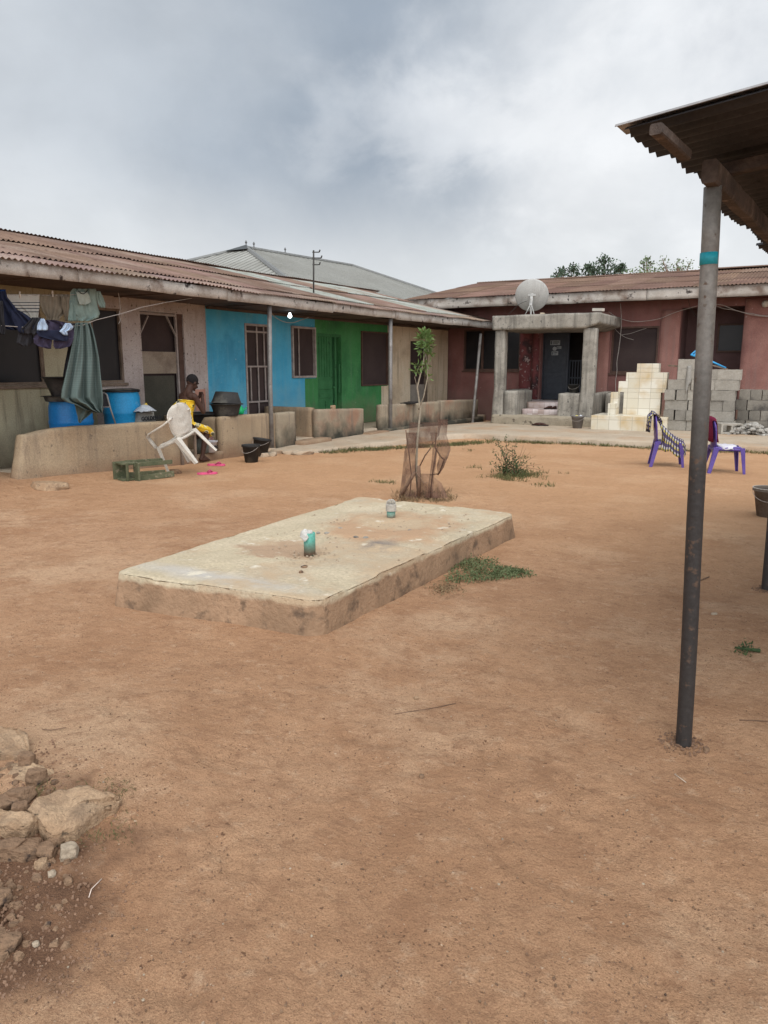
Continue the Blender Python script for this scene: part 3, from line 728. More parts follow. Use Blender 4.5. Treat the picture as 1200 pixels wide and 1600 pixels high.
# light bulb, lit
p = PX(453, 492, -9.3)
b = MB(); b.lathe((0, 0, 0), [(.0, -.065), (.03, -.055), (.042, -.03), (.036, .0), (.018, .025), (.016, .045)], 14)
b.v = [v + p for v in b.v]
me_ = bpy.data.materials.new('lit bulb'); me_.use_nodes = True; bb = me_.node_tree.nodes['Principled BSDF']
bb.inputs['Emission Color'].default_value = (.80, .95, 1, 1); bb.inputs['Emission Strength'].default_value = 7; bb.inputs['Base Color'].default_value = (.8, .8, .8, 1)
bl = b.build('light_bulb', me_, LH, smooth=True)
b = MB(); b.tube([p + Vector((0, 0, .045)), p + Vector((0, 0, .10))], .02, 10); b.build('bulb_holder', m_black, bl, smooth=True)

# ---------------------------------------------------------------- red house at the back
YB = 21.5
BH = root('red_bungalow', (-5, 21.5, .04), 'red painted bungalow across the back of the yard with a concrete porch', 'house')
def bx(x, y, Y=YB): p = PY(x, y, Y); return p.x, p.z
BO = {}
BO['w1'] = (bx(724, 577)[0], bx(812, 577)[0], bx(770, 579)[1], bx(770, 514)[1])
BO['door'] = (bx(843, 600)[0], bx(926, 600)[0], .55, 2.85)
BO['w2'] = (bx(953, 580)[0], bx(1026, 580)[0], bx(990, 583)[1], bx(990, 510)[1])
BO['ver'] = (bx(1060, 560)[0], bx(1157, 560)[0], .0, 3.05)
def bhole(u, z): return any(a < u < b_ and c < z < d for a, b_, c, d in BO.values())
bu = [-10.1, 4.0] + [v for o_ in BO.values() for v in o_[:2]]; bz = [-.1, 3.4] + [v for o_ in BO.values() for v in o_[2:]]
def bpt(u, z, d): return Vector((u, YB + d, z))
wall_cells(split(bu, .8), bz, lambda u, z: True, bhole, bpt, .2, 'wall', m_red, BH)
b = MB(); b.box(-10.1, -10.0, YB + .02, 31, -.1, 3.4); b.box(3.9, 4.0, YB + .02, 31, -.1, 3.4); b.box(-10.0, 3.9, 30.9, 31, -.1, 3.4)
b.build('end_wall', m_red, BH)
def bwin(key, y_in=.08, mul=()):
    u0, u1, z0, z1 = BO[key]
    b = MB(); b.box(u0, u1, YB + y_in, YB + y_in + .02, z0, z1); w = b.build('window', m_netd if key == 'w1' else m_net, BH)
    b = MB()
    for a, c, d, e in ((u0, u1, z0, z0 + .05), (u0, u1, z1 - .05, z1), (u0, u0 + .05, z0 + .05, z1 - .05), (u1 - .05, u1, z0 + .05, z1 - .05)): b.box(a, c, YB + .01, YB + y_in - .001, d, e)
    for f in mul: b.box(u0 + (u1 - u0) * f - .03, u0 + (u1 - u0) * f + .03, YB + .02, YB + y_in - .002, z0 + .05, z1 - .05)
    b.build('frame', m_framed, w)
    b = MB(); b.box(u0 - .04, u1 + .04, YB - .04, YB - .001, z0 - .05, z0); b.build('sill', m_framed, w, bevel=.004)
    return w
bwin('w1', mul=(.33, .66)); bwin('w2')
# brighter piers standing 4 cm proud
for xa, xb, mm in ((812, 831, m_red2), (1029, 1060, m_redf), (930, 952, m_redf)):
    a, c = bx(xa, 560)[0], bx(xb, 560)[0]
    b = MB(); b.rbox(a + .01, c - .01, YB - .05, YB - .002, .0, 3.0 if xa > 900 else 2.85, .12, .01, .005); o = b.build('pier', mm, BH, smooth=True)
b = MB(); b.rbox(BO['ver'][1] + .012, 3.88, YB - .04, YB - .002, .0, 3.22, .15, .008, .004); o = b.build('pier', m_redf, BH, smooth=True); o['label'] = 'faded pinkish red wall face right of the veranda opening'
a = bx(837, 560)[0]
b = MB(); b.tube([(a, YB - .03, .5), (a + .01, YB - .03, 1.5), (a, YB - .03, 2.85)], .10, 14); o = b.build('pier', m_red2, BH, smooth=True); o['label'] = 'peeling dark red round pier beside the door'
# doorway
u0, u1, z0, z1 = BO['door']
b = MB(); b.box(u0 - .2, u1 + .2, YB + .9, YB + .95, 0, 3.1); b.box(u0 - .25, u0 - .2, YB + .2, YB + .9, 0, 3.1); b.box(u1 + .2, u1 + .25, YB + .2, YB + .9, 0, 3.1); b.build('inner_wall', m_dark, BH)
m_mdoor = plain('dark grey metal door', (.038, .042, .052), .5)
dl0, dl1 = PY(849, 600, 21.75).x, PY(884, 600, 21.75).x
b = MB(); b.box(dl0, dl1, YB + .22, YB + .26, .6, 2.62)
for k in range(3): b.box(dl0 + .1, dl1 - .1, YB + .21, YB + .22, .75 + k * .62, 1.25 + k * .62)
dd = b.build('door', m_mdoor, BH, bevel=.006)
b = MB(); b.box(dl0 - .07, dl0 - .005, YB + .2, YB + .28, .6, 2.7); b.box(dl1 + .005, dl1 + .06, YB + .2, YB + .28, .6, 2.7); b.box(dl0 - .07, dl1 + .06, YB + .2, YB + .28, 2.705, 2.78); b.build('door_frame', m_mdoor, dd)
b = MB()
gx0, gx1 = PY(886, 600, 21.7).x + .03, PY(909, 600, 21.7).x
for k in range(6): b.box(gx0 + (gx1 - gx0) * k / 5 - .012, gx0 + (gx1 - gx0) * k / 5 + .012, YB + .30, YB + .32, .6, 1.72)
for z in (.7, 1.2, 1.68): b.box(gx0, gx1, YB + .322, YB + .335, z, z + .04)
b.build('security_gate', m_mdoor, BH)
m_stk = plain('faded sticker', (.30, .31, .31), .7)
def sticker(px0, py0, px1, py1, bars=True, rnd_=False):
    a = PY(px0, py0, YB + .205); c = PY(px1, py1, YB + .205)
    b = MB()
    if rnd_:
        r_ = (c.x - a.x) / 2; b.lathe((0, 0, 0), [(0.0001, 0), (r_, 0), (r_, .003), (.0001, .003)], 20, Matrix.Rotation(R(90), 3, 'X')); b.v = [v + Vector(((a.x + c.x) / 2, YB + .207, (a.z + c.z) / 2)) for v in b.v]
    else: b.box(a.x, c.x, YB + .204, YB + .208, c.z, a.z)
    s_ = b.build('sticker', m_stk, dd)
    if bars:
        b = MB(); h = a.z - c.z
        b.box(a.x + .02, a.x + .05, YB + .2015, YB + .2035, c.z + h * .15, c.z + h * .85)
        b.box(a.x + .08, c.x - .03, YB + .2015, YB + .2035, c.z + h * .55, c.z + h * .75); b.box(a.x + .08, c.x - .06, YB + .2015, YB + .2035, c.z + h * .22, c.z + h * .36)
        b.build('print', plain('sticker ink', (.06, .07, .08), .7), s_)
sticker(860, 532, 875, 539); sticker(863.5, 542, 869.5, 548, False, True); sticker(870, 541, 877, 545); sticker(862, 549, 872, 555)
# veranda recess
u0, u1, z0, z1 = BO['ver']; yb = YB + 1.3
m_redd = M('dark plum wall', (.11, .06, .055), (.15, .085, .08), 2, bump=.15)  # recess walls and ceiling in a darker red than the front wall
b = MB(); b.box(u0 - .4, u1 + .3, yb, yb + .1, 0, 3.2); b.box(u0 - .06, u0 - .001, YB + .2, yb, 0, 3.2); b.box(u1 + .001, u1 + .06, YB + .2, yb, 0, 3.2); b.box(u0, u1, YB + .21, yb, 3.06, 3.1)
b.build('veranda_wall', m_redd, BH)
a, c = PY(1122, 548, yb), PY(1157, 508, yb)
b = MB(); b.box(a.x, c.x + .3, yb - .03, yb - .01, a.z, c.z); w = b.build('window', m_netd, BH)
b = MB(); b.box(a.x - .05, a.x, yb - .05, yb - .005, a.z - .05, c.z + .05); b.box(a.x, c.x + .3, yb - .05, yb - .031, a.z - .05, a.z); b.box(a.x, c.x + .3, yb - .05, yb - .031, c.z, c.z + .05); b.build('frame', m_framed, w)
p = PY(1196, 474, YB - .1)
b = MB(); b.lathe(p, [(0.001, -.10), (.06, -.08), (.085, -.02), (.07, .04), (.035, .07)], 16); o = b.build('globe_lamp', m_whitep, BH, smooth=True)
# fascia & roof
YE = 20.6
b = MB(); xx = -10.45; k = 0; rnd = random.Random(11)
while xx < 3.9:
    x2 = min(4.0, xx + rnd.uniform(2.6, 3.8)); dz = rnd.uniform(-.02, .02)
    def fn(p, dz=dz): return Vector((p.x, p.y, p.z + .03 * noise.noise(Vector((p.x * .6, 0, 6))) + dz))
    b.rbox(xx, x2 - .008, YE, YE + .035 + .003 * (k % 2), 3.20, 3.475, .08, .004, .006, 4, fn=fn); xx = x2; k += 1
b.build('fascia', m_fascia, BH, smooth=True)
b = MB(); b.box(-10.4, 3.9, YE + .05, YB - .001, 3.26, 3.28); b.build('soffit', m_soff, BH)
ang = math.atan(1.02 / 5.95); up = Vector((0, math.cos(ang), math.sin(ang))); nr = Vector((0, -math.sin(ang), math.cos(ang)))
SLB = math.hypot(5.95, 1.02)
def tb(rnd, ri, u):
    g_ = rnd.choice([1, .9, .84, 1.08]); return [g_, g_ * rnd.uniform(.96, 1.06), g_ * rnd.uniform(.96, 1.06)]
corrugated('roof', m_rust2, BH, -10.55, 4.2, Vector((0, YE - .06, 3.475)), nr, up, SLB, [(0, .34), (.31, .68), (.65, 1.0)], pitch=.09, amp=.011, seed=21, tints=tb, uAxis=Vector((1, 0, 0)), per=6, sheet=.8, lf=.3, lj=.010, jj=.16)
upb = Vector((0, -math.cos(ang), math.sin(ang))); nrb = Vector((0, math.sin(ang), math.cos(ang)))
o = corrugated('roof', m_rust2, BH, -10.55, 4.2, Vector((0, YE - .06 + 11.9, 3.475)), nrb, upb, SLB, [(0, 1.0)], pitch=.105, amp=.017, seed=22, tints=tb, uAxis=Vector((1, 0, 0)), per=4, sheet=.85); o['label'] = 'far slope of the brown roof'
b = MB()
for x0, x1, dz in ((-10.5, -3.0, 0), (-3.05, 4.1, .035)):
    rr = [[Vector((x0 + (x1 - x0) * k / 24, 26.48 + dy, 4.535 + dz + dzz + .02 * noise.noise(Vector((k, 0, 0))))) for dy, dzz in ((-.22, -.05), (-.07, 0), (.07, 0), (.22, -.05))] for k in range(25)]
    b.grid(rr)
b.build('ridge_cap', m_rust2, BH, solid=.005, colors=[(.8, .8, .8)] * len(b.v))
b = MB(); b.bar((-10.47, YE + .02, 3.33), (-10.47, 26.4, 4.36), .04, .18); b.build('verge_board', m_soff, BH)
b = MB(); b.add([(-10.1, YB, 3.38), (-10.1, 31, 3.38), (-10.1, 26.48, 4.46), (-10.02, YB, 3.38), (-10.02, 31, 3.38), (-10.02, 26.48, 4.46)], [(0, 1, 2), (3, 5, 4), (0, 3, 4, 1), (0, 2, 5, 3), (1, 4, 5, 2)]); b.build('gable', m_red, BH)
# porch
YP = 19.1
PH = MB(); 
def slabfn(p):
    x, y, z = p
    if p.x > -4.75: z = z + .12 * (p.x + 4.75) / .37 * (2.84 - p.z) / .37
    return Vector((x, y, z + .02 * noise.noise(Vector((x, 0, 0)))))
PH.rbox(-7.16, -4.38, YP - .08, 21.49, 2.47, 2.84, .06, .02, .010, 3, fn=slabfn)
ph = PH.build('porch_roof', m_conc, BH, smooth=True)
def colfn(x0): 
    def fn(p):
        t = max(0, (1.0 - p.z)); return Vector((p.x + (p.x - x0) * .12 * t - .03 * t, p.y - .02 * t, p.z))
    return fn
b = MB(); b.rbox(-7.10, -6.82, YP, YP + .26, .02, 2.48, .06, .02, .010, 3, fn=colfn(-6.96)); b.build('column', m_conc, BH, smooth=True)
b = MB(); b.rbox(-4.79, -4.46, YP, YP + .26, .02, 2.48, .06, .02, .010, 3, fn=colfn(-4.6)); b.build('column', m_conc, BH, smooth=True)
b = MB(); b.rbox(-6.82, -6.44, YP + .01, YP + 1.3, .02, .91, .07, .02, .010); b.rbox(-7.06, -6.86, YP + .28, YP + 2.35, .02, .91, .07, .02, .010); b.build('parapet', m_conc, BH, smooth=True)
b = MB(); b.rbox(-5.36, -4.81, YP + .01, YP + .9, .02, .87, .07, .02, .010); b.rbox(-4.68, -4.50, YP + .28, YP + 2.35, .02, .87, .07, .02, .010); b.build('parapet', m_conc, BH, smooth=True)
b = MB(); b.rbox(-7.12, -4.42, YP - .06, YP + .55, -.05, .29, .06, .03, .016); b.build('step', M('crumbling cement step', (.33, .275, .20), (.43, .365, .27), 3, bump=.8, spots=((.14, .11, .08), 7, .6, .68), dist=.03), BH, smooth=True)
b = MB(); b.rbox(-6.42, -5.38, YP + .38, YP + .8, .1, .43, .06, .01, .01); b.build('step', m_tilep, BH, smooth=True)
b = MB(); b.rbox(-6.42, -5.38, YP + .78, YP + 2.38, .1, .60, .08, .01, .003); b.rbox(-6.84, -6.46, YP + 1.32, YP + 2.38, .1, .598, .08, .01, .003); b.rbox(-5.36, -4.7, YP + .92, YP + 2.38, .1, .597, .08, .01, .003); b.build('porch_floor', m_tilep, BH, smooth=True)
b = MB(); b.rbox(-4.40, -3.75, YB - 1.3, YB - .06, -.05, .86, .08, .02, .012); b.build('side_ramp', m_conc, BH, smooth=True)

# ---------------------------------------------------------------- hip-roofed house behind
GH = root('hip_roof_house', (-20, 29, 0), 'house with a grey aluminium hip roof rising behind the long painted house', 'house')
A_, B_ = Vector((-20, 25.1, 6.17)), Vector((-20, 33.4, 6.40)); e = 4.0
c1, c2, c3, c4 = Vector((-26.2, 19.4, e)), Vector((-13.8, 19.4, e)), Vector((-13.8, 39.4, e)), Vector((-26.2, 39.4, e))
m_seam = plain('weathered seam', (.25, .245, .22), .6)
def hipface(a, c, ra, rc, name):     # ribbed sheet between eave a-c and ridge ra-rc
    d = (c - a); n = int(d.length / .34)
    b = MB(); nn = (d.cross(((ra + rc) / 2 - a))).normalized()
    if nn.z < 0: nn = -nn
    rows = [[], []]
    dl = d.length; dn = d.normalized()
    sa, sc = (ra - a).dot(dn) / dl, (rc - a).dot(dn) / dl
    # vertical ribs clipped by the hips
    def topt(t):
        if t < sa and sa > 1e-6: return a.lerp(ra, t / sa)
        if t > sc and sc < 1 - 1e-6: return c.lerp(rc, (1 - t) / (1 - sc))
        return ra.lerp(rc, (t - sa) / (sc - sa) if sc > sa + 1e-6 else 0)
    for k in range(n * 4 + 1):
        t = k / (n * 4); h = (.0, .05, .05, 0)[k % 4]
        rows[0].append(a + d * t + nn * h); rows[1].append(topt(t) + nn * h)
    b.grid(rows); o_ = b.build(name, m_alu, GH)
    sb = MB()
    for k in range(1, n):
        t = k / n; p_, q_ = a + d * t + nn * .052, topt(t) + nn * .052
        if (q_ - p_).length > .3: sb.bar(p_, q_, .03, .014, nn)
    sb.build('seam', m_seam, o_)
    return o_
hipface(c1, c2, A_, A_, 'roof'); hipface(c2, c3, A_, B_, 'roof'); hipface(c3, c4, B_, B_, 'roof'); hipface(c4, c1, B_, A_, 'roof')
b = MB()
for p, q in ((A_, B_), (c1, A_), (c2, A_), (c3, B_), (c4, B_)): b.tube([p + Vector((0, 0, .05)), q + Vector((0, 0, .05))], .09, 6)
b.build('ridge_cap', plain('dull ridge metal', (.20, .20, .19), .6), GH)
b = MB(); b.add([A_ + Vector((0, -.05, .16)), A_ + Vector((-.55, -.62, -.10)), A_ + Vector((.55, -.62, -.10)), A_ + Vector((0, .4, .12))], [(0, 1, 2), (0, 2, 3), (0, 3, 1)]); b.build('ridge_vent', plain('dark vent', (.07, .075, .075), .6), GH)
for t in (.0, .06, .32):
    p = A_.lerp(B_, t); b = MB(); b.lathe(p + Vector((0, 0, .2)), [(.04, -.15), (.02, 0), (.05, .06), (.01, .14)], 8); b.build('finial', plain('finial', (.15, .15, .15), .6), GH)
b = MB(); b.box(-25.6, -14.4, 20.0, 38.8, 0, e - .05); b.build('wall', m_cream, GH)
pA = Vector((-18.2, 29.8, 0)); 
def onroof(x, y):   # on +X slope plane
    P0 = c2; nn = (c3 - c2).cross(A_ - c2).normalized(); r_ = ray(x, y); o_ = Vector((0, 0, CH)); t = (P0 - o_).dot(nn) / r_.dot(nn); return o_ + r_ * t + nn * (.07 if nn.z > 0 else -.07)
b = MB(); b.add([onroof(488, 408), onroof(496, 409), onroof(522, 425), onroof(514, 425)], [(0, 1, 2, 3)]); b.build('roof_light', plain('pale sheet', (.62, .63, .62), .5), GH)
# antenna mast on the rusty roof
p0 = PX(490, 462, -9.48 ); p0.z = 3.05; p1 = PX(490, 391, -9.48)
AN = root('antenna_mast', p0, 'thin antenna mast standing on the rusty roof before the grey roof', 'antenna')
b = MB(); b.tube([p0 - Vector((0, 0, .06)), p1], .018, 8); b.build('mast', m_wired, AN, smooth=True)
b = MB()
for dz, ln in ((.04, .12), (.16, .16), (.30, .12)):
    b.tube([p1 + Vector((0, 0, -dz)) - RIGHT * .03, p1 + Vector((0, 0, -dz)) + RIGHT * ln], .012, 6); b.tube([p1 + Vector((0, 0, -dz)) + RIGHT * ln, p1 + Vector((0, 0, -dz + .05)) + RIGHT * (ln + .02)], .016, 6)
b.build('crossarm', m_wired, AN, smooth=True)
#PART2
# ---------------------------------------------------------------- near shed on the right
SH = root('open_shed', (0.9, 5, 0), 'open shed with a rusty corrugated sheet roof on steel poles at the right edge', 'shed')
ed = Vector((.09, .996, 0)).normalized(); qd = Vector((ed.y, -ed.x, 0)); uq = (qd + Vector((0, 0, .10))).normalized(); nq = ed.cross(uq) * -1
if nq.z < 0: nq = -nq
BZ = Vector((-.575, 2.70, 2.31))
m_shed = M('dark grey roofing', (.032, .031, .034), (.055, .053, .057), 2.5, bump=.15, rough=.7, patch=((.075, .066, .064), 1.6, .5, .7), spots=((.02, .016, .016), 10, .6, .7), cattr='sheet')  # dark bluish grey over every sheet of the shed roof
# sheets: first sheet sticks out a bit, the next ones are shorter: ragged eave
rndS = random.Random(4); b = MB(); cols_ = []
offs = [(0.0, .40, -.0), (.38, .78, .035), (.76, 1.35, .06), (1.33, 2.1, .02), (2.08, 2.9, .05), (2.88, 3.7, .0), (3.68, 4.6, .03), (4.58, 5.6, .0)]
for si, (a0, a1, j) in enumerate(offs):
    n = int((a1 - a0) / .0085); rr = []
    for q in range(6):
        L_ = [j, .35, 1.0, 2.0, 3.0, 4.0][q]; row = []
        for k in range(n + 1):
            u = a0 + (a1 - a0) * k / n
            wv = .011 * math.sin(2 * math.pi * u / .085)
            jag = .012 * noise.noise(Vector((u * 14, 0, 0))) if q == 0 else 0
            row.append(BZ + ed * u + uq * (L_ + jag) + nq * (wv + .008 * (si % 2) + .02 * noise.noise(Vector((u, L_, 0)))))
        rr.append(row)
    b.grid(rr); cols_ += [[rndS.uniform(.75, 1.1)] * 3] * (6 * (n + 1))
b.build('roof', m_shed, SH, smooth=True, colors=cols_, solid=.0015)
b = MB(); rr = []
for k in range(30):
    L_ = -.028 + k * .14
    p = BZ + uq * L_ + nq * .017
    rr.append([p + ed * .12 + nq * .004, p - ed * .005 + nq * .004, p - ed * .012 - nq * .004])
b.grid(rr); b.build('verge_flashing', plain('pale flashing', (.36, .34, .33), .5, .3), SH, solid=.002)
# poles
m_pole2 = M('steel pole, dusty above', (.24, .225, .20), (.33, .31, .28), 7, bump=.12, rough=.5, metal=.25, patch=((.17, .145, .125), 4, .52, .7), spots=((.13, .085, .06), 24, .60, .68), low=((.050, .045, .043), 1.1, 1.8, .35))  # dark lower part blending into a paler tone towards the top
def pole(pb, ptp, name='post'):
    b = MB(); m_ = 14; b.tube([pb.lerp(ptp, t) + Vector((.004 * noise.noise(Vector((t * 3, 1, 0))), 0, 0)) for t in [(-.12 + 1.12 * k / m_) for k in range(m_ + 1)]], .0315, 20)
    po = b.build(name, m_pole2, SH, smooth=True)
    return po
PBX = G(1068, 1165)
pb, ptp = G(1068, 1160), Vector((-.338, 3.12, 2.19)); pb.z = 0
po = pole(pb, ptp); po['label'] = 'near steel pole with a turquoise band'
def onpole(y_):
    best = min((abs((lambda P: 800 - F * (-(P.dot(Vector((-math.sin(YAW), math.cos(YAW), 0)))) * 0 + 0))(Vector((0, 0, 0)))), t) for t in (0,))
t0 = None
def projy(P):
    d = P - Vector((0, 0, CH)); f = d.dot(AWAY); z = d.z
    return 800 - F * (f * math.sin(PIT) + z * math.cos(PIT)) / (f * math.cos(PIT) - z * math.sin(PIT))
def tpole(y_):
    lo, hi = 0.0, 1.0
    for _ in range(30):
        mid = (lo + hi) / 2
        if projy(pb.lerp(ptp, mid)) > y_: lo = mid
        else: hi = mid
    return lo
b = MB(); b.tube([pb.lerp(ptp, tpole(414)), pb.lerp(ptp, tpole(395))], .0329, 20); b.build('paint_band', m_blueband, po, smooth=True)
pb2 = G(1197, 921); pb2.z = 0
pole(pb2, Vector((-.10, 5.69, 2.25)))
pole(Vector((2.6, 3.0, 0)), Vector((2.6, 3.0, 2.45))); pole(Vector((2.8, 6.2, 0)), Vector((2.8, 6.2, 2.5)))
# scuffed collar of loose soil round the foot of each pole
for q_, r_ in ((pb, .085), (pb2, .085)):
    pts = []
    for _ in range(150):
        a = random.uniform(0, 6.28); d = r_ * (.38 + .8 * random.random() ** 1.5); x_, y_ = q_.x + d * math.cos(a), q_.y + d * math.sin(a); pts.append((x_, y_, gz(x_, y_) + .002))
    PILES = globals().setdefault('PILES', []); PILES += pts
# timbers
m_beam = M('brown roof timber', (.062, .046, .038), (.115, .085, .068), 9, bump=.4, rough=.9, patch=((.045, .034, .03), 4, .5, .7), spots=((.19, .145, .115), 9, .6, .7))
bs = Vector((-.342, 3.02, 2.222))
b = MB()
def beam(b, s, e_, w, h):
    d = (e_ - s); n = 24; rr = []
    dn = d.normalized(); x = dn.cross(Vector((0, 0, 1))).normalized(); z = x.cross(dn)
    for k in range(n + 1):
        p = s + d * k / n; j = Vector((noise.noise(p * 3), noise.noise(p * 3 + Vector((9, 0, 0))), noise.noise(p * 4))) * .006
        rr.append([p + j + x * (w / 2 * a) + z * (h / 2 * c) for a, c in ((-1, -.75), (-.75, -1), (.75, -1), (1, -.75), (1, .75), (.75, 1), (-.75, 1), (-1, .75))])
    b.loft(rr)
beam(b, bs, bs + ed * 4.8 + Vector((0, 0, .02)), .052, .078); b.build('beam', m_beam, SH)
b = MB(); beam(b, bs + qd * 2.95 + Vector((0, 0, .26)), bs + qd * 3.0 + ed * 4.8 + Vector((0, 0, .30)), .07, .10); b.build('beam', m_beam, SH)
s1, s2 = G(1026, 203, 2.27), G(1071, 243, 2.25)
b = MB(); beam(b, s1, s2, .040, .034); b.build('purlin', m_beam, SH)
b = MB()
for uu in (.62, 1.9, 3.3): beam(b, BZ + ed * uu + uq * .12 - nq * .045, BZ + ed * uu + uq * 3.8 - nq * .045, .05, .05)
b.build('rafter', m_beam, SH)
for qq in (.85, 1.7): b = MB(); beam(b, BZ + ed * .25 + uq * qq - nq * .035, BZ + ed * 5.2 + uq * qq - nq * .035, .04, .035); b.build('purlin', m_beam, SH)

# ---------------------------------------------------------------- soakaway slab
zt = .225
cN, cL, cR, cF = G(495, 938, zt), G(176, 893, zt), G(805, 801, zt), G(562, 775, zt)
sc = (cN + cL + cR + cF) / 4; sc.z = 0
SB = root('septic_tank_cover', sc, 'long low concrete septic tank cover in the middle of the yard', 'concrete slab')
def slabmap(p):
    u, v = p.x, p.y         # 0..1
    du, dv = (u if u < .5 else u - 1) * 1.8, (v if v < .5 else v - 1) * 3.2; rc = .10      # rounded corners
    if abs(du) < rc and abs(dv) < rc:
        ex, ey = rc - abs(du), rc - abs(dv); m_ = max(ex, ey); l_ = math.hypot(ex, ey)
        if l_ > 1e-6:
            k_ = m_ / l_; u -= math.copysign(1, du if du else (1 if u < .5 else -1)) * -1 * ex * (1 - k_) / 1.8; v -= math.copysign(1, dv if dv else (1 if v < .5 else -1)) * -1 * ey * (1 - k_) / 3.2
    q = (cN * (1 - u) + cL * u) * (1 - v) + (cR * (1 - u) + cF * u) * v
    fl = .045 * (1 - min(1, max(0, (p.z + .1) / .32)))
    d = Vector((q.x - sc.x, q.y - sc.y, 0))
    q = q + Vector((d.x / .9, d.y / 1.6, 0)) * fl
    z = p.z
    if p.z > .2:
        z += .006 * noise.noise(Vector((q.x * 2, q.y * 2, 0))) + .004 * noise.noise(Vector((q.x * 9, q.y * 9, 0)))
        # the crust of dirt stands a few millimetres proud
        k = 1 - math.hypot((q.x - sc.x - .15) / .6, (q.y - sc.y - .45) / .72) + .8 * noise.noise(Vector((q.x * 3, q.y * 3, 7)))
        z += .014 * ss(0, .12, k) + .005 * noise.noise(Vector((q.x * 22, q.y * 22, 2))) * ss(0, .1, k)
        k2 = noise.noise(Vector((q.x * 2.6 + 4, q.y * 1.9, 11))); z -= .009 * ss(.10, .14, k2)
    h = .012 * noise.noise(Vector((q.x * 2.3, q.y * 2.3, p.z * 3)))
    return Vector((q.x + h - sc.x, q.y + h * .7 - sc.y, z))
b = MB(); V = {}
U_ = [0, .004, .010, .02] + [.02 + .96 * k / 60 for k in range(1, 60)] + [.98, .99, .996, 1]; V_ = [0, .0022, .006, .012] + [.012 + .976 * k / 110 for k in range(1, 110)] + [.988, .994, .9978, 1]
Z_ = [0, .15, .3, .45, .6, .72, .84, .92, .955, .98, 1]
n1, n2, n3 = len(U_) - 1, len(V_) - 1, len(Z_) - 1
def sv(i, j, k):
    key = (i, j, k)
    if key not in V:
        e_ = .006
        u, v, z = U_[i], V_[j], -.1 + (zt + .1) * Z_[k]
        u = u; p = Vector((u, v, z))
        if k == n3:
            de = min(min(i, n1 - i), min(j, n2 - j)); ch = max(0, noise.noise(Vector((u * 9, v * 16, 3))) - .25) * .05
            p.z -= {0: .010 + ch, 1: .004 + ch, 2: .001 + ch * .6}.get(de, 0)
        V[key] = len(b.v); b.v.append(slabmap(p) if True else p)
    return V[key]
for i in range(n1):
    for j in range(n2): b.f.append([sv(i, j, n3), sv(i, j + 1, n3), sv(i + 1, j + 1, n3), sv(i + 1, j, n3)])
for k in range(n3):
    for i in range(n1):
        b.f.append([sv(i, 0, k), sv(i, 0, k + 1), sv(i + 1, 0, k + 1), sv(i + 1, 0, k)]); b.f.append([sv(i, n2, k), sv(i + 1, n2, k), sv(i + 1, n2, k + 1), sv(i, n2, k + 1)])
    for j in range(n2):
        b.f.append([sv(0, j, k), sv(0, j + 1, k), sv(0, j + 1, k + 1), sv(0, j, k + 1)]); b.f.append([sv(n1, j, k), sv(n1, j, k + 1), sv(n1, j + 1, k + 1), sv(n1, j + 1, k)])
b.build('cover', m_slab, SB, smooth=True, local=True)
pp1, pp2 = G(484, 866, zt), G(611, 811, zt)
h1 = PY(484, 832, pp1.y).z; h2 = PY(611, 797, pp2.y).z; h3 = PY(611, 781, pp2.y).z
b = MB(); b.lathe((pp1.x, pp1.y, 0), [(.042, .2), (.042, h1 - .004), (.038, h1), (.036, h1 - .02), (.036, h1 - .1)], 24); b.build('vent_pipe', m_teal, SB, smooth=True)
b = MB(); b.lathe((pp2.x, pp2.y, 0), [(.038, .2), (.038, h2), (.034, h2)], 24); vp = b.build('vent_pipe', m_teal, SB, smooth=True)
hh = h3 - h2
b = MB(); b.lathe((pp2.x, pp2.y, h2), [(.036, -.008), (.046, -.006), (.046, hh * .55), (.036, hh * .62), (.036, hh * .5)], 24)
for k in range(16):
    a = 2 * math.pi * k / 16; d = Vector((math.cos(a), math.sin(a), 0)); c = Vector((pp2.x, pp2.y, h2))
    b.tube([c + d * .040 + Vector((0, 0, hh * .55)), c + d * .036 + Vector((0, 0, hh * .85)), c + d * .022 + Vector((0, 0, hh * 1.0)), c + d * .003 + Vector((0, 0, hh * 1.03))], .0028, 5)
b.build('vent_cowl', m_cap, vp, smooth=False)
# crumpled rag on the pipe
def rag(name, c, r, mat, label, cat, h=.05, seed=0, drape=.05, n=26, group=None):
    b = MB(); rows = []
    for i in range(10):
        t = i / 9; row = []
        for k in range(n + 1):
            a = 2 * math.pi * k / n; f = noise.noise(Vector((math.cos(a) * 1.4, math.sin(a) * 1.4, seed + t)))
            rr_ = r * (t ** .7) * (1 + .35 * f); zz = h * (1 - t) * .9 - drape * ss(.6, 1, t) * (1 + 1.3 * f) + .018 * noise.noise(Vector((rr_ * 30 * math.cos(a), rr_ * 30 * math.sin(a), seed)))
            row.append(Vector((c.x + rr_ * math.cos(a), c.y + rr_ * math.sin(a), c.z + zz)))
        rows.append(row)
    b.grid(rows); o = b.build(name, mat, smooth=True, solid=.002); return one(o, label, cat, group)
rag('rag', Vector((pp1.x - .018, pp1.y - .006, h1 + .0)), .050, M('dirty paper', (.50, .47, .43), (.66, .63, .58), 20, bump=.4), 'crumpled whitish rag stuffed on the nearer teal pipe of the slab', 'rag', .022, 2, .030)
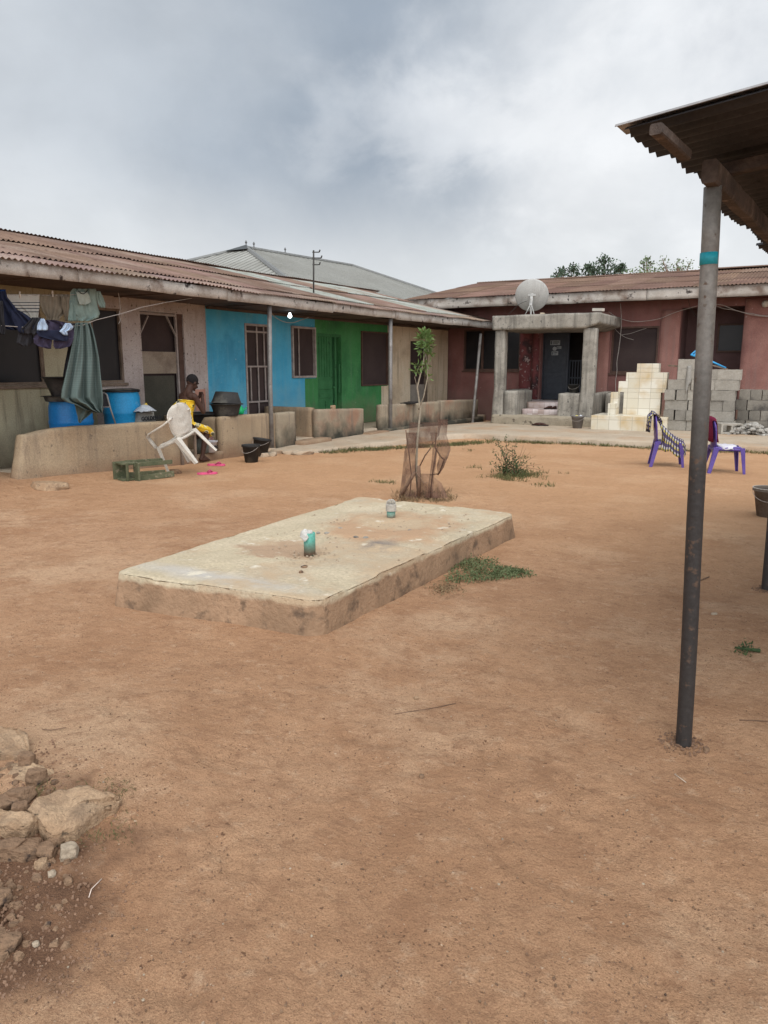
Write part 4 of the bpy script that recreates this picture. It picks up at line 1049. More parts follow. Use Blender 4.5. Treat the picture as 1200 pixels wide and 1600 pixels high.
# loose chips of the broken crust
rnd = random.Random(12)
def chips(name, pts, mat, label, cat, size, flat=.4, kind='stuff'):
    b = MB()
    for (x, y, z) in pts:
        s_ = rnd.uniform(*size); nn = rnd.randint(5, 7); a0 = rnd.random() * 6
        rim = [Vector((x + s_ * rnd.uniform(.6, 1.1) * math.cos(a0 + 2 * math.pi * k / nn), y + s_ * rnd.uniform(.6, 1.1) * math.sin(a0 + 2 * math.pi * k / nn), z + rnd.uniform(0, .3) * s_ * flat)) for k in range(nn)]
        top = [Vector((x + (p.x - x) * .75, y + (p.y - y) * .75, z + s_ * flat * rnd.uniform(.6, 1.2))) for p in rim]
        bot = [Vector((p.x, p.y, z - .3 * s_)) for p in rim]
        b.loft([bot, rim, top])
    o = b.build(name, mat); tag(o, label, cat, None, kind); return o
pts = []
while len(pts) < 260:
    u, v = rnd.gauss(.15, .33), rnd.gauss(.40, .42)
    if abs(u) < .8 and abs(v) < 1.4: pts.append((sc.x + u, sc.y + v, zt + .004))
while len(pts) < 330:
    pts.append((pp1.x + rnd.gauss(0, .15), pp1.y - .05 + rnd.gauss(0, .13), zt + .002))
chips('cement_crumbs', pts, M('cement crumbs', (.34, .25, .17), (.46, .36, .26), 20, bump=.3), 'loose crumbs of cement and soil scattered on the slab', 'crumbs', (.003, .011), .45)
for k, (x, y, s_) in enumerate(((470, 893, .02), (476, 885, .026), (511, 833, .03), (530, 826, .035), (556, 839, .025), (640, 829, .03), (572, 840, .028), (497, 832, .02), (610, 842, .02))):
    p = G(x, y, zt + .006); chips('cement_flake', [(p.x, p.y, p.z)], m_conc if k > 1 else m_rockd, ['small brown clod in front of the rag-topped pipe', 'larger brown clod just behind the small one near the rag-topped pipe', 'flat cement flake lying right of the rag-topped pipe, nearer of two', 'broad cement flake between the two pipes', 'cement flake in the middle of the slab dirt', 'cement flake on the dirt right of the capped pipe', 'cement flake in the dirt just right of the middle one', 'tiny cement flake close behind the rag-topped pipe', 'tiny cement flake near the right edge of the slab dirt'][k], 'cement flake', (s_, s_ * 1.01), .25, kind=None)['group'] = 'loose flakes on the slab'

# ---------------------------------------------------------------- stones
def rock(name, c, dim, rz, mat, label, cat='stone', seed=0, cuts=7, amp=.06, group=None, sub=5, tilt=0):
    bm = bmesh.new(); bmesh.ops.create_icosphere(bm, subdivisions=sub, radius=1)
    rr = random.Random(seed); planes = []
    for k in range(cuts):
        d = Vector((rr.gauss(0, 1), rr.gauss(0, 1), rr.gauss(0, .5))).normalized(); planes.append((d, rr.uniform(.55, .85)))
    planes.append((Vector((rr.uniform(-.12, .12), rr.uniform(-.12, .12), 1)).normalized(), .55))
    for v in bm.verts:
        p = v.co.copy()
        for d, h in planes:
            e_ = p.dot(d) - h
            if e_ > 0: p -= d * e_ * .93
        n_ = noise.fractal(p * 2.2 + Vector((seed * 3.1, 0, 0)), 1.0, 2.0, 5)
        p += v.co * n_ * amp + v.co * abs(noise.noise(p * 7 + Vector((seed, 0, 0)))) * amp * .5
        v.co = Vector((p.x * dim[0] / 2 / .8, p.y * dim[1] / 2 / .8, (p.z + .25) * dim[2] / .85))
    me = bpy.data.meshes.new(name); bm.to_mesh(me); bm.free()
    me.polygons.foreach_set('use_smooth', [True] * len(me.polygons)); me.materials.append(mat)
    o = bpy.data.objects.new(name, me); col.objects.link(o); o.location = c; o.rotation_euler = (tilt, 0, rz)
    return tag(o, label, cat, group)
def gr(x, y, dz=0):
    p = G(x, y, 0)
    for _ in range(4): p = G(x, y, gz(p.x, p.y))
    return Vector((p.x, p.y, p.z + dz))
grp = 'broken stones at the left edge'
PXM = lambda p: 1170 / max(.5, (p - Vector((0, 0, CH))).dot(AWAY * math.cos(PIT) + Vector((0, 0, -math.sin(PIT)))))
def stone(x, y, wpx, dpx, h, rzp, label, seed, mat=m_rock, dz=0, tilt=0, cuts=7, sub=5, cat='stone'):
    """x,y: centre on the ground in the photograph, wpx: width there; dpx: real depth in m"""
    p = gr(x, y, dz); w = wpx / PXM(p)
    return rock('stone', p, (w, dpx, h), head(0, 1) + rzp, mat, label, cat, seed, cuts, .07, grp, sub, tilt)
def slabrock(outl, h, label, mat, seed, zb=-.03, undercut=.9, name='stone'):
    """angular stone: outline of its top edge traced in plan at height h above the ground"""
    P_ = []
    for (x, y, hh) in outl:
        q = G(x, y, hh); P_.append(q)
    c = sum(P_, Vector()) / len(P_); n = 120; ring = []
    per = []
    m_ = len(P_)
    for k in range(n):
        t = k / n * m_; i = int(t); f = t - i; per.append(P_[i].lerp(P_[(i + 1) % m_], f))
    rings = []
    for s_ in (.02, .12, .24, .36, .48, .6, .7, .8, .88, .94, .975, .993):
        rr = []
        for k, p in enumerate(per):
            q = c.lerp(p, s_); q = q.copy(); q.z += .016 * noise.noise(q * 14 + Vector((seed, 0, 0))) - .018 * abs(noise.noise(q * 6 + Vector((seed, 2, 0)))) + .02 * noise.noise(q * 3.5 + Vector((seed, 5, 0))) + .004 * noise.noise(q * 35) + (.008 if s_ < .9 else 0)
            rr.append(q)
        rings.append(rr)
    for zf, o_ in ((.985, 1.003), (.90, 1.015), (.6, 1.0), (.35, .97), (.1, undercut + .04), (0, undercut)):
        rr = []
        for k, p in enumerate(per):
            q = c.lerp(p, o_); z0_ = gz(q.x, q.y) + zb; q = Vector((q.x, q.y, z0_ + (p.z - z0_) * zf))
            q += Vector(noise.noise_vector(q * 8 + Vector((seed, 0, 0)))) * .014 + Vector(noise.noise_vector(q * 26)) * .008 + Vector(noise.noise_vector(q * 60)) * .003
            rr.append(q)
        rings.append(rr)
    b = MB(); b.loft(rings); o = b.build(name, mat, smooth=True); return one(o, label, 'stone', grp)
slabrock([(44, 1262, .10), (58, 1246, .10), (92, 1233, .11), (140, 1231, .11), (178, 1241, .095), (190, 1247, .07), (178, 1258, .07), (150, 1268, .08), (120, 1285, .085), (92, 1304, .06), (72, 1300, .07), (62, 1283, .09)], .1, 'biggest pale brown angular stone, lying at the point of the stone heap', m_rock, 3)
slabrock([(-40, 1262, .07), (8, 1266, .085), (40, 1268, .09), (54, 1274, .09), (58, 1283, .08), (36, 1292, .085), (10, 1290, .08), (-40, 1285, .07)], .1, 'flat-topped stone at the left border, beside the biggest stone', m_rock, 5)
slabrock([(-10, 1211, .06), (14, 1196, .07), (48, 1195, .08), (80, 1202, .08), (84, 1209, .07), (62, 1216, .07), (36, 1220, .065), (4, 1222, .05)], .1, 'flat pale stone behind the biggest one, second from the top of the heap', m_rock, 8)
slabrock([(-60, 1128, .08), (0, 1134, .09), (26, 1138, .10), (38, 1150, .10), (45, 1168, .09), (38, 1181, .08), (14, 1179, .08), (-60, 1182, .07)], .1, 'farthest and highest stone of the heap at the left border', m_rock, 11)
stone(108, 1338, 30, .045, .04, R(30), 'small whitish stone in front of the biggest stone', 13, m_rockw, sub=4)
stone(40, 1334, 58, .07, .035, R(20), 'thin brown flake of stone in front of the flat-topped stone', 15, m_rockd, sub=4)
stone(74, 1334, 34, .05, .03, R(-20), 'small brown stone left of the whitish stone', 17, m_rockd, sub=4)
stone(35, 1250, 38, .06, .045, R(10), 'small rounded stone wedged between the second stone and the biggest', 19, m_rockd, sub=4)
stone(8, 1262, 40, .08, .04, R(40), 'dark stone in the hollow above the flat-topped stone', 21, m_rockd, sub=4)
stone(44, 1196, 26, .05, .05, R(0), 'grey knob of stone poking up between the two farthest stones', 23, m_rockd, sub=4)
stone(56, 1478, 10, .015, .012, R(0), 'tiny white pebble on the dark soil below the heap', 25, m_rockw, sub=3, cat='pebble')
stone(16, 1336, 44, 0.07, 0.045, 0.3, 'brown lump at the left border under the flat-topped stone', 141, m_rockd, sub=4)
stone(-2, 1405, 36, 0.06, 0.03, 0.6, 'dull brown stone at the left border below the heap', 142, m_rockd, sub=4)
stone(60, 1222, 30, 0.05, 0.05, 0.2, 'rounded lump under the right end of the second stone', 143, m_rockd, sub=4)
stone(30, 1272, 26, 0.04, 0.04, 0.9, 'brown lump squeezed behind the flat-topped stone', 144, m_rockd, sub=4)
stone(90, 1318, 24, 0.04, 0.025, 0.1, 'brown chip just behind the whitish stone', 145, m_rockd, sub=4)
stone(66, 1352, 20, 0.035, 0.02, 0.5, 'small flat chip left below the whitish stone', 146, m_rock, sub=4)
stone(80, 1368, 12, 0.02, 0.015, 0.5, 'little pale chip below the whitish stone', 147, m_rockw, sub=4)
stone(12, 1478, 40, 0.05, 0.03, 0.2, 'grey brown stone half buried at the left border, lowest of all', 148, m_rockd, sub=4)
p = gr(76, 764); o = rock('stone', p, (.40, .24, .09), head(0, 1) + R(5), m_rock, 'flat beige stone at the foot of the stained parapet on the left', 'stone', 33, 6, .06, None, 4)
# pebbles and dirt crumbs
m_crumb = M('dark soil crumb', (.17, .098, .062), (.27, .16, .10), 12, bump=.3)
def ground_pts(n, fn):
    out = []
    while len(out) < n:
        q = fn()
        if q: out.append(q)
    return out
def near():
    y_ = rnd.uniform(690, 1640); x_ = rnd.uniform(-60, 1260); p = gr(x_, y_)
    if p.x < -8.4 or (abs(p.x - sc.x) < 1.05 and abs(p.y - sc.y) < 1.75) or p.y > 15: return None
    return (p.x, p.y, p.z)
chips('gravel', PILES, m_crumb, 'loose soil crumbs round the feet of the shed poles', 'gravel', (.002, .008), .6)
chips('gravel', ground_pts(2600, near), m_crumb, 'fine dark soil crumbs all over the yard', 'gravel', (.0012, .0036), .8)
chips('gravel', ground_pts(700, near), m_rockd, 'brown grit and crumbs strewn over the whole yard', 'gravel', (.0016, .0055), .7)
chips('gravel', ground_pts(130, near), m_rockw, 'pale chips strewn over the whole yard', 'gravel', (.0016, .005), .6)
def heap():
    y_ = rnd.uniform(1150, 1560); x_ = min(rnd.uniform(-30, 230), rnd.uniform(-30, 230)) - abs(y_ - 1330) * .1
    p = gr(x_, y_); return (p.x, p.y, p.z)
chips('gravel', ground_pts(1500, heap), M('soil crumbs', (.20, .115, .07), (.30, .18, .115), 12, bump=.3), 'crumbled soil and grit round the stone heap', 'gravel', (.0012, .0065), .7)
def heap2():
    y_ = rnd.uniform(1185, 1500); x_ = min(rnd.uniform(-30, 120), rnd.uniform(-30, 200)); p = gr(x_, y_); return (p.x, p.y, p.z)
chips('rubble', ground_pts(110, heap2), m_rockd, 'broken lumps between and below the stones of the heap', 'rubble', (.007, .022), .6)
# litter
def stick(name, pix, r, mat, label, cat='stick', z=.004):
    b = MB(); b.tube([gr(x, y, z) for x, y in pix], r, 6); return one(b.build(name, mat, smooth=True), label, cat)
stick('straw', [(139, 1404), (143, 1391), (159, 1375)], .0016, plain('white straw', (.75, .60, .50), .6), 'thin bent white straw on the soil near the stones', 'straw')
stick('twig', [(1054, 1211), (1072, 1224)], .0014, m_pale, 'short straight pale stick near the foot of the near pole')
stick('twig', [(617, 1117), (640, 1113), (660, 1110), (684, 1106), (712, 1100)], .0018, m_stick, 'long thin dark twig in the middle of the yard')
stick('twig', [(1093, 908), (1100, 905), (1108, 902)], .004, m_stick, 'small dark twig just right of the near pole, halfway up')
stick('twig', [(66, 1141), (80, 1142), (103, 1138)], .0016, m_stick, 'thin curved twig above the stone heap')
stick('twig', [(1155, 1126), (1178, 1127), (1200, 1128)], .002, m_stick, 'straight thin twig at the right border')
stone(650, 1093, 9, .02, .014, 0, 'small round pebble beside the long thin twig', 41, m_rock, sub=3, cat='pebble')['group'] = 'pebbles'
stone(659, 1215, 9, .02, .012, 0, 'small flat pebble below the long thin twig', 43, m_rockd, sub=3, cat='pebble')['group'] = 'pebbles'
stone(1116, 960, 8, .02, .012, 0, 'white pebble right of the near pole', 45, m_rockw, sub=3, cat='pebble')['group'] = 'pebbles'
stone(1104, 1174, 9, .02, .014, 0, 'brown clod right of the foot of the near pole', 47, m_rockd, sub=3, cat='pebble')['group'] = 'pebbles'

# ---------------------------------------------------------------- plants
def leafquad(b, p, d, up_, ln, w):
    d = d.normalized(); s_ = d.cross(up_)
    if s_.length < 1e-3: s_ = Vector((1, 0, 0))
    s_.normalize(); m_ = p + d * ln * .5 + up_ * ln * .08
    b.add([p, m_ + s_ * w / 2, p + d * ln, m_ - s_ * w / 2], [(0, 1, 2), (0, 2, 3)])
def rv(rnd, z=0): return Vector((rnd.gauss(0, 1), rnd.gauss(0, 1), rnd.gauss(0, 1) + z)).normalized()
# sapling
rnd = random.Random(31)
sp = gr(655, 778); SAP = root('sapling', sp, 'thin young tree with a tuft of bright green leaves, growing inside a torn net guard', 'tree')
top = lambda x, y: PY(x, y, sp.y)
tr = [sp + Vector((0, 0, -.05)), top(650, 735), top(652, 690), top(657, 640), top(652, 605), top(662, 565), top(663, 545)]
b = MB(); b.tube(tr, [.016, .015, .014, .011, .010, .008, .006], 8)
b.tube([top(654, 640), top(662, 620), top(668, 590), top(667, 565), top(664, 548)], [.008, .007, .006, .005, .004], 6)
b.tube([top(652, 605), top(648, 590), top(655, 572)], [.005, .004, .003], 6)
b.build('trunk', M('pale bark', (.28, .23, .17), (.38, .32, .24), 20, bump=.3), SAP, smooth=True)
b = MB()
def tuft(c, r, n, ln, w, rnd=rnd, b=b):
    for _ in range(n):
        d = rv(rnd, .3); p = c + d * r * rnd.uniform(.1, 1); leafquad(b, p, (d + rv(rnd) * .5), rv(rnd, 1.2), ln * rnd.uniform(.7, 1.2), w * rnd.uniform(.7, 1.2))
for (x, y, r, n) in ((664, 528, .075, 95), (660, 545, .06, 45), (669, 540, .07, 50), (672, 552, .04, 22), (664, 520, .04, 30), (654, 572, .035, 20), (649, 580, .03, 14), (665, 570, .04, 20), (668, 590, .03, 8)): tuft(top(x, y), r, n, .075, .024)
b.build('crown', m_leaf, SAP)
# net guard + stakes
m_nt = bpy.data.materials.new('brown torn net'); m_nt.use_nodes = True; nt = m_nt.node_tree; bb = nt.nodes['Principled BSDF']; bb.inputs['Base Color'].default_value = (.12, .062, .042, 1); bb.inputs['Roughness'].default_value = .9
tcn = nt.nodes.new('ShaderNodeTexCoord'); nn_ = nt.nodes.new('ShaderNodeTexNoise'); nn_.inputs['Scale'].default_value = 6; nn_.inputs['Detail'].default_value = 6; nt.links.new(tcn.outputs['Object'], nn_.inputs['Vector'])
mr = nt.nodes.new('ShaderNodeMapRange'); mr.inputs['From Min'].default_value = .3; mr.inputs['From Max'].default_value = .7; mr.inputs['To Min'].default_value = .25; mr.inputs['To Max'].default_value = .95
nt.links.new(nn_.outputs['Fac'], mr.inputs['Value']); nt.links.new(mr.outputs[0], bb.inputs['Alpha'])
NG = root('net_guard', sp + Vector((0, -.05, 0)), 'torn brown net on crooked stakes fencing the sapling', 'plant guard')
def sheetpix(rows, Y0, bulge, name, mat, seed, parent):
    b = MB(); rr = []
    for i, (y, xl, xr) in enumerate(rows):
        row = []
        for k in range(13):
            t = k / 12; x = xl + (xr - xl) * t
            d = bulge * math.sin(math.pi * t) + .03 * noise.noise(Vector((t * 4, i * .6, seed))) + .012 * math.sin(t * 22 + seed)
            row.append(PY(x, y, Y0 - d))
        rr.append(row)
    b.grid(rr); return b.build(name, mat, parent, smooth=True)
sheetpix([(676, 634, 652), (690, 635, 650), (705, 632, 649), (725, 630, 650), (745, 628, 651), (760, 626, 653), (778, 623, 656)], sp.y - .05, .10, 'net', m_nt, 1, NG)
sheetpix([(660, 640, 690), (680, 638, 686), (695, 636, 676), (700, 640, 668)], sp.y + .12, .03, 'net', m_nt, 4, NG)
sheetpix([(655, 684, 700), (680, 684, 698), (700, 683, 704), (715, 686, 700), (728, 682, 693), (740, 684, 688)], sp.y - .02, .05, 'net', m_nt, 7, NG)
sheetpix([(740, 652, 672), (755, 655, 690), (778, 656, 700)], sp.y - .06, .05, 'net', m_nt, 9, NG)
sheetpix([(676, 672, 683), (700, 676, 684), (725, 674, 681), (750, 670, 678), (776, 668, 676)], sp.y - .08, .04, 'net', m_nt, 11, NG)
for pix, r_, Yo in (([(624, 780), (636, 758), (648, 738)], .022, -.12), ([(654, 776), (655, 750), (654, 728)], .022, -.1), ([(650, 737), (662, 755), (667, 754)], .006, -.14), ([(655, 730), (664, 712), (673, 700)], .008, -.1), ([(682, 668), (680, 700), (690, 715), (694, 718)], .009, -.04), ([(694, 718), (686, 740), (672, 742)], .007, -.04), ([(684, 742), (692, 730), (703, 702)], .010, -.05), ([(640, 776), (643, 745), (638, 700), (634, 672)], .007, -.06), ([(672, 778), (676, 740), (682, 700)], .009, 0)):
    b = MB(); b.tube([PY(x, y, sp.y + Yo) for x, y in pix], r_, 7); b.build('stake', m_stick, NG, smooth=True)
# dry grass at the foot
def grass(name, pts, mat, label, ln, n, w=.004, spread=.5, kind='stuff', cat='grass', seed=1, r=.04):
    rnd = random.Random(seed); b = MB()
    for (x, y, z) in pts:
        for _ in range(n):
            d = Vector((rnd.gauss(0, spread), rnd.gauss(0, spread), 1)).normalized(); l_ = ln * rnd.uniform(.4, 1.2)
            p = Vector((x + rnd.gauss(0, r), y + rnd.gauss(0, r), z - .005)); s_ = Vector((rnd.gauss(0, 1), rnd.gauss(0, 1), 0)).normalized() * w
            q = p + d * l_ * .6; e_ = p + d * l_ + Vector((d.x, d.y, -.25)) * l_ * .3
            b.add([p - s_, p + s_, q + s_ * .8, q - s_ * .8, e_], [(0, 1, 2, 3), (3, 2, 4)])
    return tag(b.build(name, mat), label, cat, None, kind)
rnd = random.Random(5)
pts = []
for _ in range(70):
    p = gr(rnd.uniform(622, 705), rnd.uniform(768, 784)); pts.append(tuple(p))
grass('dry_grass', pts, m_dry, 'dry brown grass at the foot of the net guard', .07, 12, seed=2)
pts = []
for (x0, x1, y0, y1, n) in ((583, 620, 750, 756, 16), (1000, 1040, 0, 0, 0), (728, 748, 728, 732, 8), (836, 870, 757, 762, 12), (815, 830, 714, 718, 8), (720, 742, 702, 706, 6)):
    for _ in range(n): pts.append(tuple(gr(rnd.uniform(x0, x1), rnd.uniform(y0, y1))))
grass('dry_grass', pts, m_grass, 'sparse low tufts of grass dotted over the far yard', .06, 7, seed=3)
# grass along the path kerb
pts = []
for _ in range(900):
    x_ = rnd.uniform(500, 1210)
    if x_ < 780: y_ = 711 - (x_ - 500) * (711 - 689) / 280 + rnd.uniform(-1, 3)
    else: y_ = 689 + (x_ - 780) * 20 / 420 + rnd.uniform(-2, 2.5)
    if rnd.random() < .35 * (noise.noise(Vector((x_ * .02, 0, 0))) < 0): continue
    p = G(x_, y_, gz(-6, 15)); pts.append((p.x, p.y, gz(p.x, p.y)))
grass('grass_verge', pts, m_grass, 'narrow strip of dusty grass along the edge of the paved path', .085, 9, w=.006, seed=4, r=.07, spread=.7)
# bush
bp_ = gr(800, 742); BU = root('shrub', bp_, 'small leafy shrub with dry stems in the middle of the far yard', 'shrub')
rnd = random.Random(8); b = MB(); bl = MB()
tb_ = lambda x, y, dy=0: PY(x, y, bp_.y + dy)
for (x, y) in ((775, 688), (780, 695), (792, 685), (800, 698), (785, 700), (806, 690), (772, 705), (795, 705), (812, 715), (788, 712), (804, 712), (820, 722), (770, 724)):
    dy = rnd.uniform(-.2, .2); s_ = bp_ + Vector((rnd.uniform(-.12, .12), rnd.uniform(-.1, .1), -.02)); e_ = tb_(x, y, dy); m_ = s_.lerp(e_, .5) + Vector((rnd.gauss(0, .02), rnd.gauss(0, .02), .03))
    b.tube([s_, m_, e_], [.006, .004, .002], 5)
    for k in range(46):
        t = rnd.uniform(.25, 1.05); q = s_.lerp(m_, t * 2) if t < .5 else m_.lerp(e_, t * 2 - 1)
        leafquad(bl, q + rv(rnd) * .03, rv(rnd, .4), rv(rnd, 1), rnd.uniform(.02, .045), rnd.uniform(.012, .02))
for k in range(520):
    p = bp_ + Vector((rnd.gauss(.02, .13), rnd.gauss(0, .12), abs(rnd.gauss(.05, .07)))); leafquad(bl, p, rv(rnd, .3), rv(rnd, 1), rnd.uniform(.02, .04), rnd.uniform(.012, .02))
b.build('stem', m_stick, BU, smooth=True); bl.build('crown', m_leafd, BU)
b = MB()
for (x, y) in ((822, 700), (838, 712), (845, 726), (829, 706), (770, 716), (818, 695), (850, 735)): b.tube([bp_ + Vector((rnd.uniform(0, .15), 0, 0)), tb_((x + 800) / 2 + 4, (y + 740) / 2 - 6), tb_(x, y)], [.004, .003, .0015], 5)
b.build('dry_stem', m_stick, BU, smooth=True)
pts = [tuple(gr(rnd.gauss(806, 22), rnd.gauss(744, 3.5))) for _ in range(110)]
grass('dry_grass', pts, m_grass, 'ring of low grass round the small leafy shrub', .07, 12, seed=6)
# creeping weeds by the slab
rnd = random.Random(14); b = MB(); cl = []
for _ in range(230):
    t = rnd.random(); x_ = 705 + 105 * t + rnd.gauss(0, 6); hw = 20 * (1 - t) ** .6 + 5
    y_ = 893 + rnd.uniform(-1, 1) * hw * (.9 if t < .6 else .7) + (3 if t > .6 else 0); cl.append((x_, y_))
for _ in range(14): cl.append((rnd.uniform(800, 829), rnd.uniform(893, 901)))
for x_, y_ in cl:
    p = gr(x_, y_); hgt = .05 * max(.25, 1 - abs(x_ - 745) / 70)
    for k in range(15):
        leafquad(b, p + Vector((rnd.gauss(0, .03), rnd.gauss(0, .03), rnd.uniform(0, hgt))), rv(rnd, .2), rv(rnd, 1.4), rnd.uniform(.012, .024), rnd.uniform(.008, .013))
one(b.build('weed_patch', M('creeping weed', (.085, .11, .04), (.17, .20, .09), 9, bump=0, rough=.7)), 'low green weeds spreading beside the right side of the slab', 'weeds')['kind'] = 'stuff'
b = MB()
for _ in range(420):
    p = gr(rnd.gauss(697, 12), rnd.gauss(921, 5)); leafquad(b, p + Vector((0, 0, rnd.uniform(0, .015))), rv(rnd), rv(rnd, 1.4), rnd.uniform(.01, .025), rnd.uniform(.006, .012))
one(b.build('leaf_litter', m_dry), 'dead leaves strewn beside the foot of the slab', 'dead leaves')['kind'] = 'stuff'
b = MB()
for _ in range(90):
    p = gr(rnd.gauss(1163, 8), rnd.gauss(1018, 4)); leafquad(b, p + Vector((0, 0, rnd.uniform(0, .03))), rv(rnd), rv(rnd, 1), rnd.uniform(.015, .04), rnd.uniform(.006, .012))
sg = root('leaf_sprig', gr(1165, 1019), 'dry green leafy sprig dropped on the earth at the right border', 'sprig'); lo_ = b.build('leaves', m_leafd, sg)
b = MB(); b.tube([gr(1148, 1014, .01), gr(1165, 1019, .018), gr(1187, 1020, .012)], [.004, .007, .012], 7); b.build('stem', m_leafd, sg, smooth=True)
# grass round the stones
pts = [tuple(gr(rnd.uniform(0, 205), rnd.uniform(1215, 1325))) for _ in range(150)]
grass('dry_grass', pts, m_grass, 'dusty fine grass growing between the stones of the heap', .028, 6, w=.0013, seed=9, r=.02, spread=1.3)

# trees behind the red house
def tree(x, ytop, Y, h_, clumps, mat, label, leaf=.16, n=60, seed=1, group='trees behind the red house'):
    rnd = random.Random(seed); base = PY(x, 500, Y); base.z = 0; T = root('tree', base, label, 'tree', group)
    b = MB(); bl = MB(); b.tube([base, base + Vector((.1, 0, h_ * .5)), base + Vector((0, 0, h_ * .8))], [.18, .12, .06], 8)
    for (cx_, cy_, r_) in clumps:
        c = PY(cx_, cy_, Y + rnd.uniform(-.8, .8)); b.tube([base + Vector((0, 0, h_ * rnd.uniform(.45, .75))), (base + c) / 2 + Vector((0, 0, h_ * .3)), c], [.06, .035, .015], 5)
        for _ in range(n):
            d = rv(rnd); p = c + d * r_ * rnd.uniform(.2, 1.05); leafquad(bl, p, rv(rnd, -.1), rv(rnd, 1), leaf * rnd.uniform(.6, 1.2), leaf * .45)
    b.build('trunk', m_stick, T, smooth=True); bl.build('crown', mat, T)
tree(895, 415, 34, 5.6, [(870, 430, .25), (880, 430, .35), (893, 425, .4), (897, 419, .22), (905, 429, .4), (878, 424, .15)], m_leaff, 'low dark tree behind the roof, just right of the satellite dish', .17, 70, 3)
tree(945, 404, 33, 6.4, [(921, 422, .3), (919, 418, .18), (933, 424, .4), (945, 415, .4), (944, 406, .22), (955, 422, .5), (968, 421, .3), (962, 427, .4), (925, 429, .35), (943, 426, .5), (972, 418, .15)], m_leaff, 'dark tree with a pointed top behind the roof, in the middle of the trees', .17, 75, 5)
tree(1012, 406, 32, 6.2, [(985, 426, .25), (995, 428, .3), (1003, 425, .35), (1012, 420, .3), (1022, 424, .4), (1030, 427, .4), (1010, 406, .16), (1005, 412, .2), (1016, 411, .2)], m_leaft, 'pale green tree just behind the roof ridge, left of the near pole', .14, 34, 7)
tree(1055, 400, 36, 7.2, [(1035, 404, .25), (1040, 412, .3), (1036, 418, .3), (1050, 420, .3), (1058, 410, .25), (1066, 416, .3), (1078, 410, .25), (1074, 420, .3), (1064, 424, .3), (1100, 425, .25), (1047, 427, .4)], m_leaft, 'thin feathery tree farthest behind the roof, by the near pole', .13, 22, 9)
#PART3
# ---------------------------------------------------------------- satellite dish
dc = PY(831, 463, 19.75); DR = .435
DI = root('satellite_dish', Vector((dc.x, dc.y, 2.85)), 'big pale grey satellite dish standing on the concrete porch roof, seen from behind', 'satellite dish')
vd = (dc - Vector((0, 0, CH))); fw_ = Vector((vd.x * 1 + .2, vd.y, 0)).normalized() + Vector((0, 0, .42)); fw_.normalize()   # it looks away and up
rot = fw_.to_track_quat('Z', 'Y').to_matrix()
b = MB(); prof = [(0.0001 if i == 0 else DR * i / 12, .16 * (i / 12) ** 2 * DR * 2) for i in range(13)]
b.lathe(dc - fw_ * .06, prof + [(DR, .16 * DR * 2 + .006), (DR - .012, .16 * DR * 2 + .006)] + [(DR * i / 12 - .004 if i else 0.0001, .16 * (i / 12) ** 2 * DR * 2 + .006) for i in range(11, -1, -1)], 48, rot)
b.build('dish', m_dish, DI, smooth=True)
bk = dc - fw_ * .10; m_brk = plain('pale bracket', (.50, .49, .46), .5, .2)
b = MB(); b.bar(bk + Vector((-.10, 0, .06)), bk + Vector((.10, 0, .06)), .03, .05); b.bar(bk + Vector((0, .02, .1)), bk + Vector((0, -.06, -.2)), .07, .03, (0, 1, 0)); b.tube([bk + Vector((0, -.05, -.02)), bk + Vector((0, -.04, -.2)), Vector((bk.x, bk.y - .02, 2.86))], .022, 10); b.build('bracket', m_brk, DI)
for dx, dy in ((-.13, -.12), (.12, -.1), (.02, .2)):
    b = MB(); b.tube([bk + Vector((0, -.04, -.14)), Vector((bk.x + dx, bk.y + dy, 2.855))], .011, 7); b.build('strut', m_brk, DI, smooth=True)
b = MB(); tip = dc + fw_ * .42 - Vector((0, 0, .06)); b.tube([dc - fw_ * .02 - Vector((0, 0, DR * .85)), tip], .012, 7); b.tube([tip, tip - fw_ * .1], .03, 10); b.build('feed_arm', m_brk, DI, smooth=True)
def cable(name, pix, r, mat, label, plane, group=None):
    pts = [plane(x, y) for x, y in pix]; sm = []
    for i in range(len(pts) - 1):
        p0, p1, p2, p3 = pts[max(i - 1, 0)], pts[i], pts[i + 1], pts[min(i + 2, len(pts) - 1)]
        for k in range(6):
            t = k / 6; sm.append(.5 * ((2 * p1) + (p2 - p0) * t + (2 * p0 - 5 * p1 + 4 * p2 - p3) * t * t + (3 * p1 - p0 - 3 * p2 + p3) * t ** 3))
    sm.append(pts[-1]); b = MB(); b.tube(sm, r, 6); return one(b.build(name, mat, smooth=True), label, 'cable', group)
b = MB()
pl = lambda x, y: PY(x, y, 20.2)
cable('cable', [(824, 470), (812, 475), (802, 484), (795, 491)], .006, m_wired, 'thin dark cable drooping from the dish to the left end of the porch roof', lambda x, y: PY(x, y, 19.6))
F_ = lambda x, y: PY(x, y, YB - .12)
cable('cable', [(951, 487), (965, 496), (985, 502), (1005, 502), (1030, 498), (1050, 490), (1068, 484), (1090, 478)], .008, m_wire, 'pale cable sagging from the right end of the porch roof across the big window', F_)
cable('cable', [(969.5, 474), (971, 500), (970, 520), (967, 545), (964, 565), (964, 580), (962, 595), (962, 612)], .008, m_wire, 'pale wavy cable hanging straight down the red wall left of the tiled stand', F_)
cable('cable', [(954, 498), (962, 515), (975, 526), (990, 531)], .005, m_wire, 'short thin pale cable slanting down over the big window', F_)
cable('cable', [(972, 523), (985, 521), (1000, 516), (1010, 513)], .005, m_wire, 'short thin pale cable rising to the right over the big window', F_)
cable('cable', [(1075, 468), (1080, 483), (1088, 494), (1100, 499)], .007, m_wired, 'dark loop of cable in front of the veranda opening', F_)
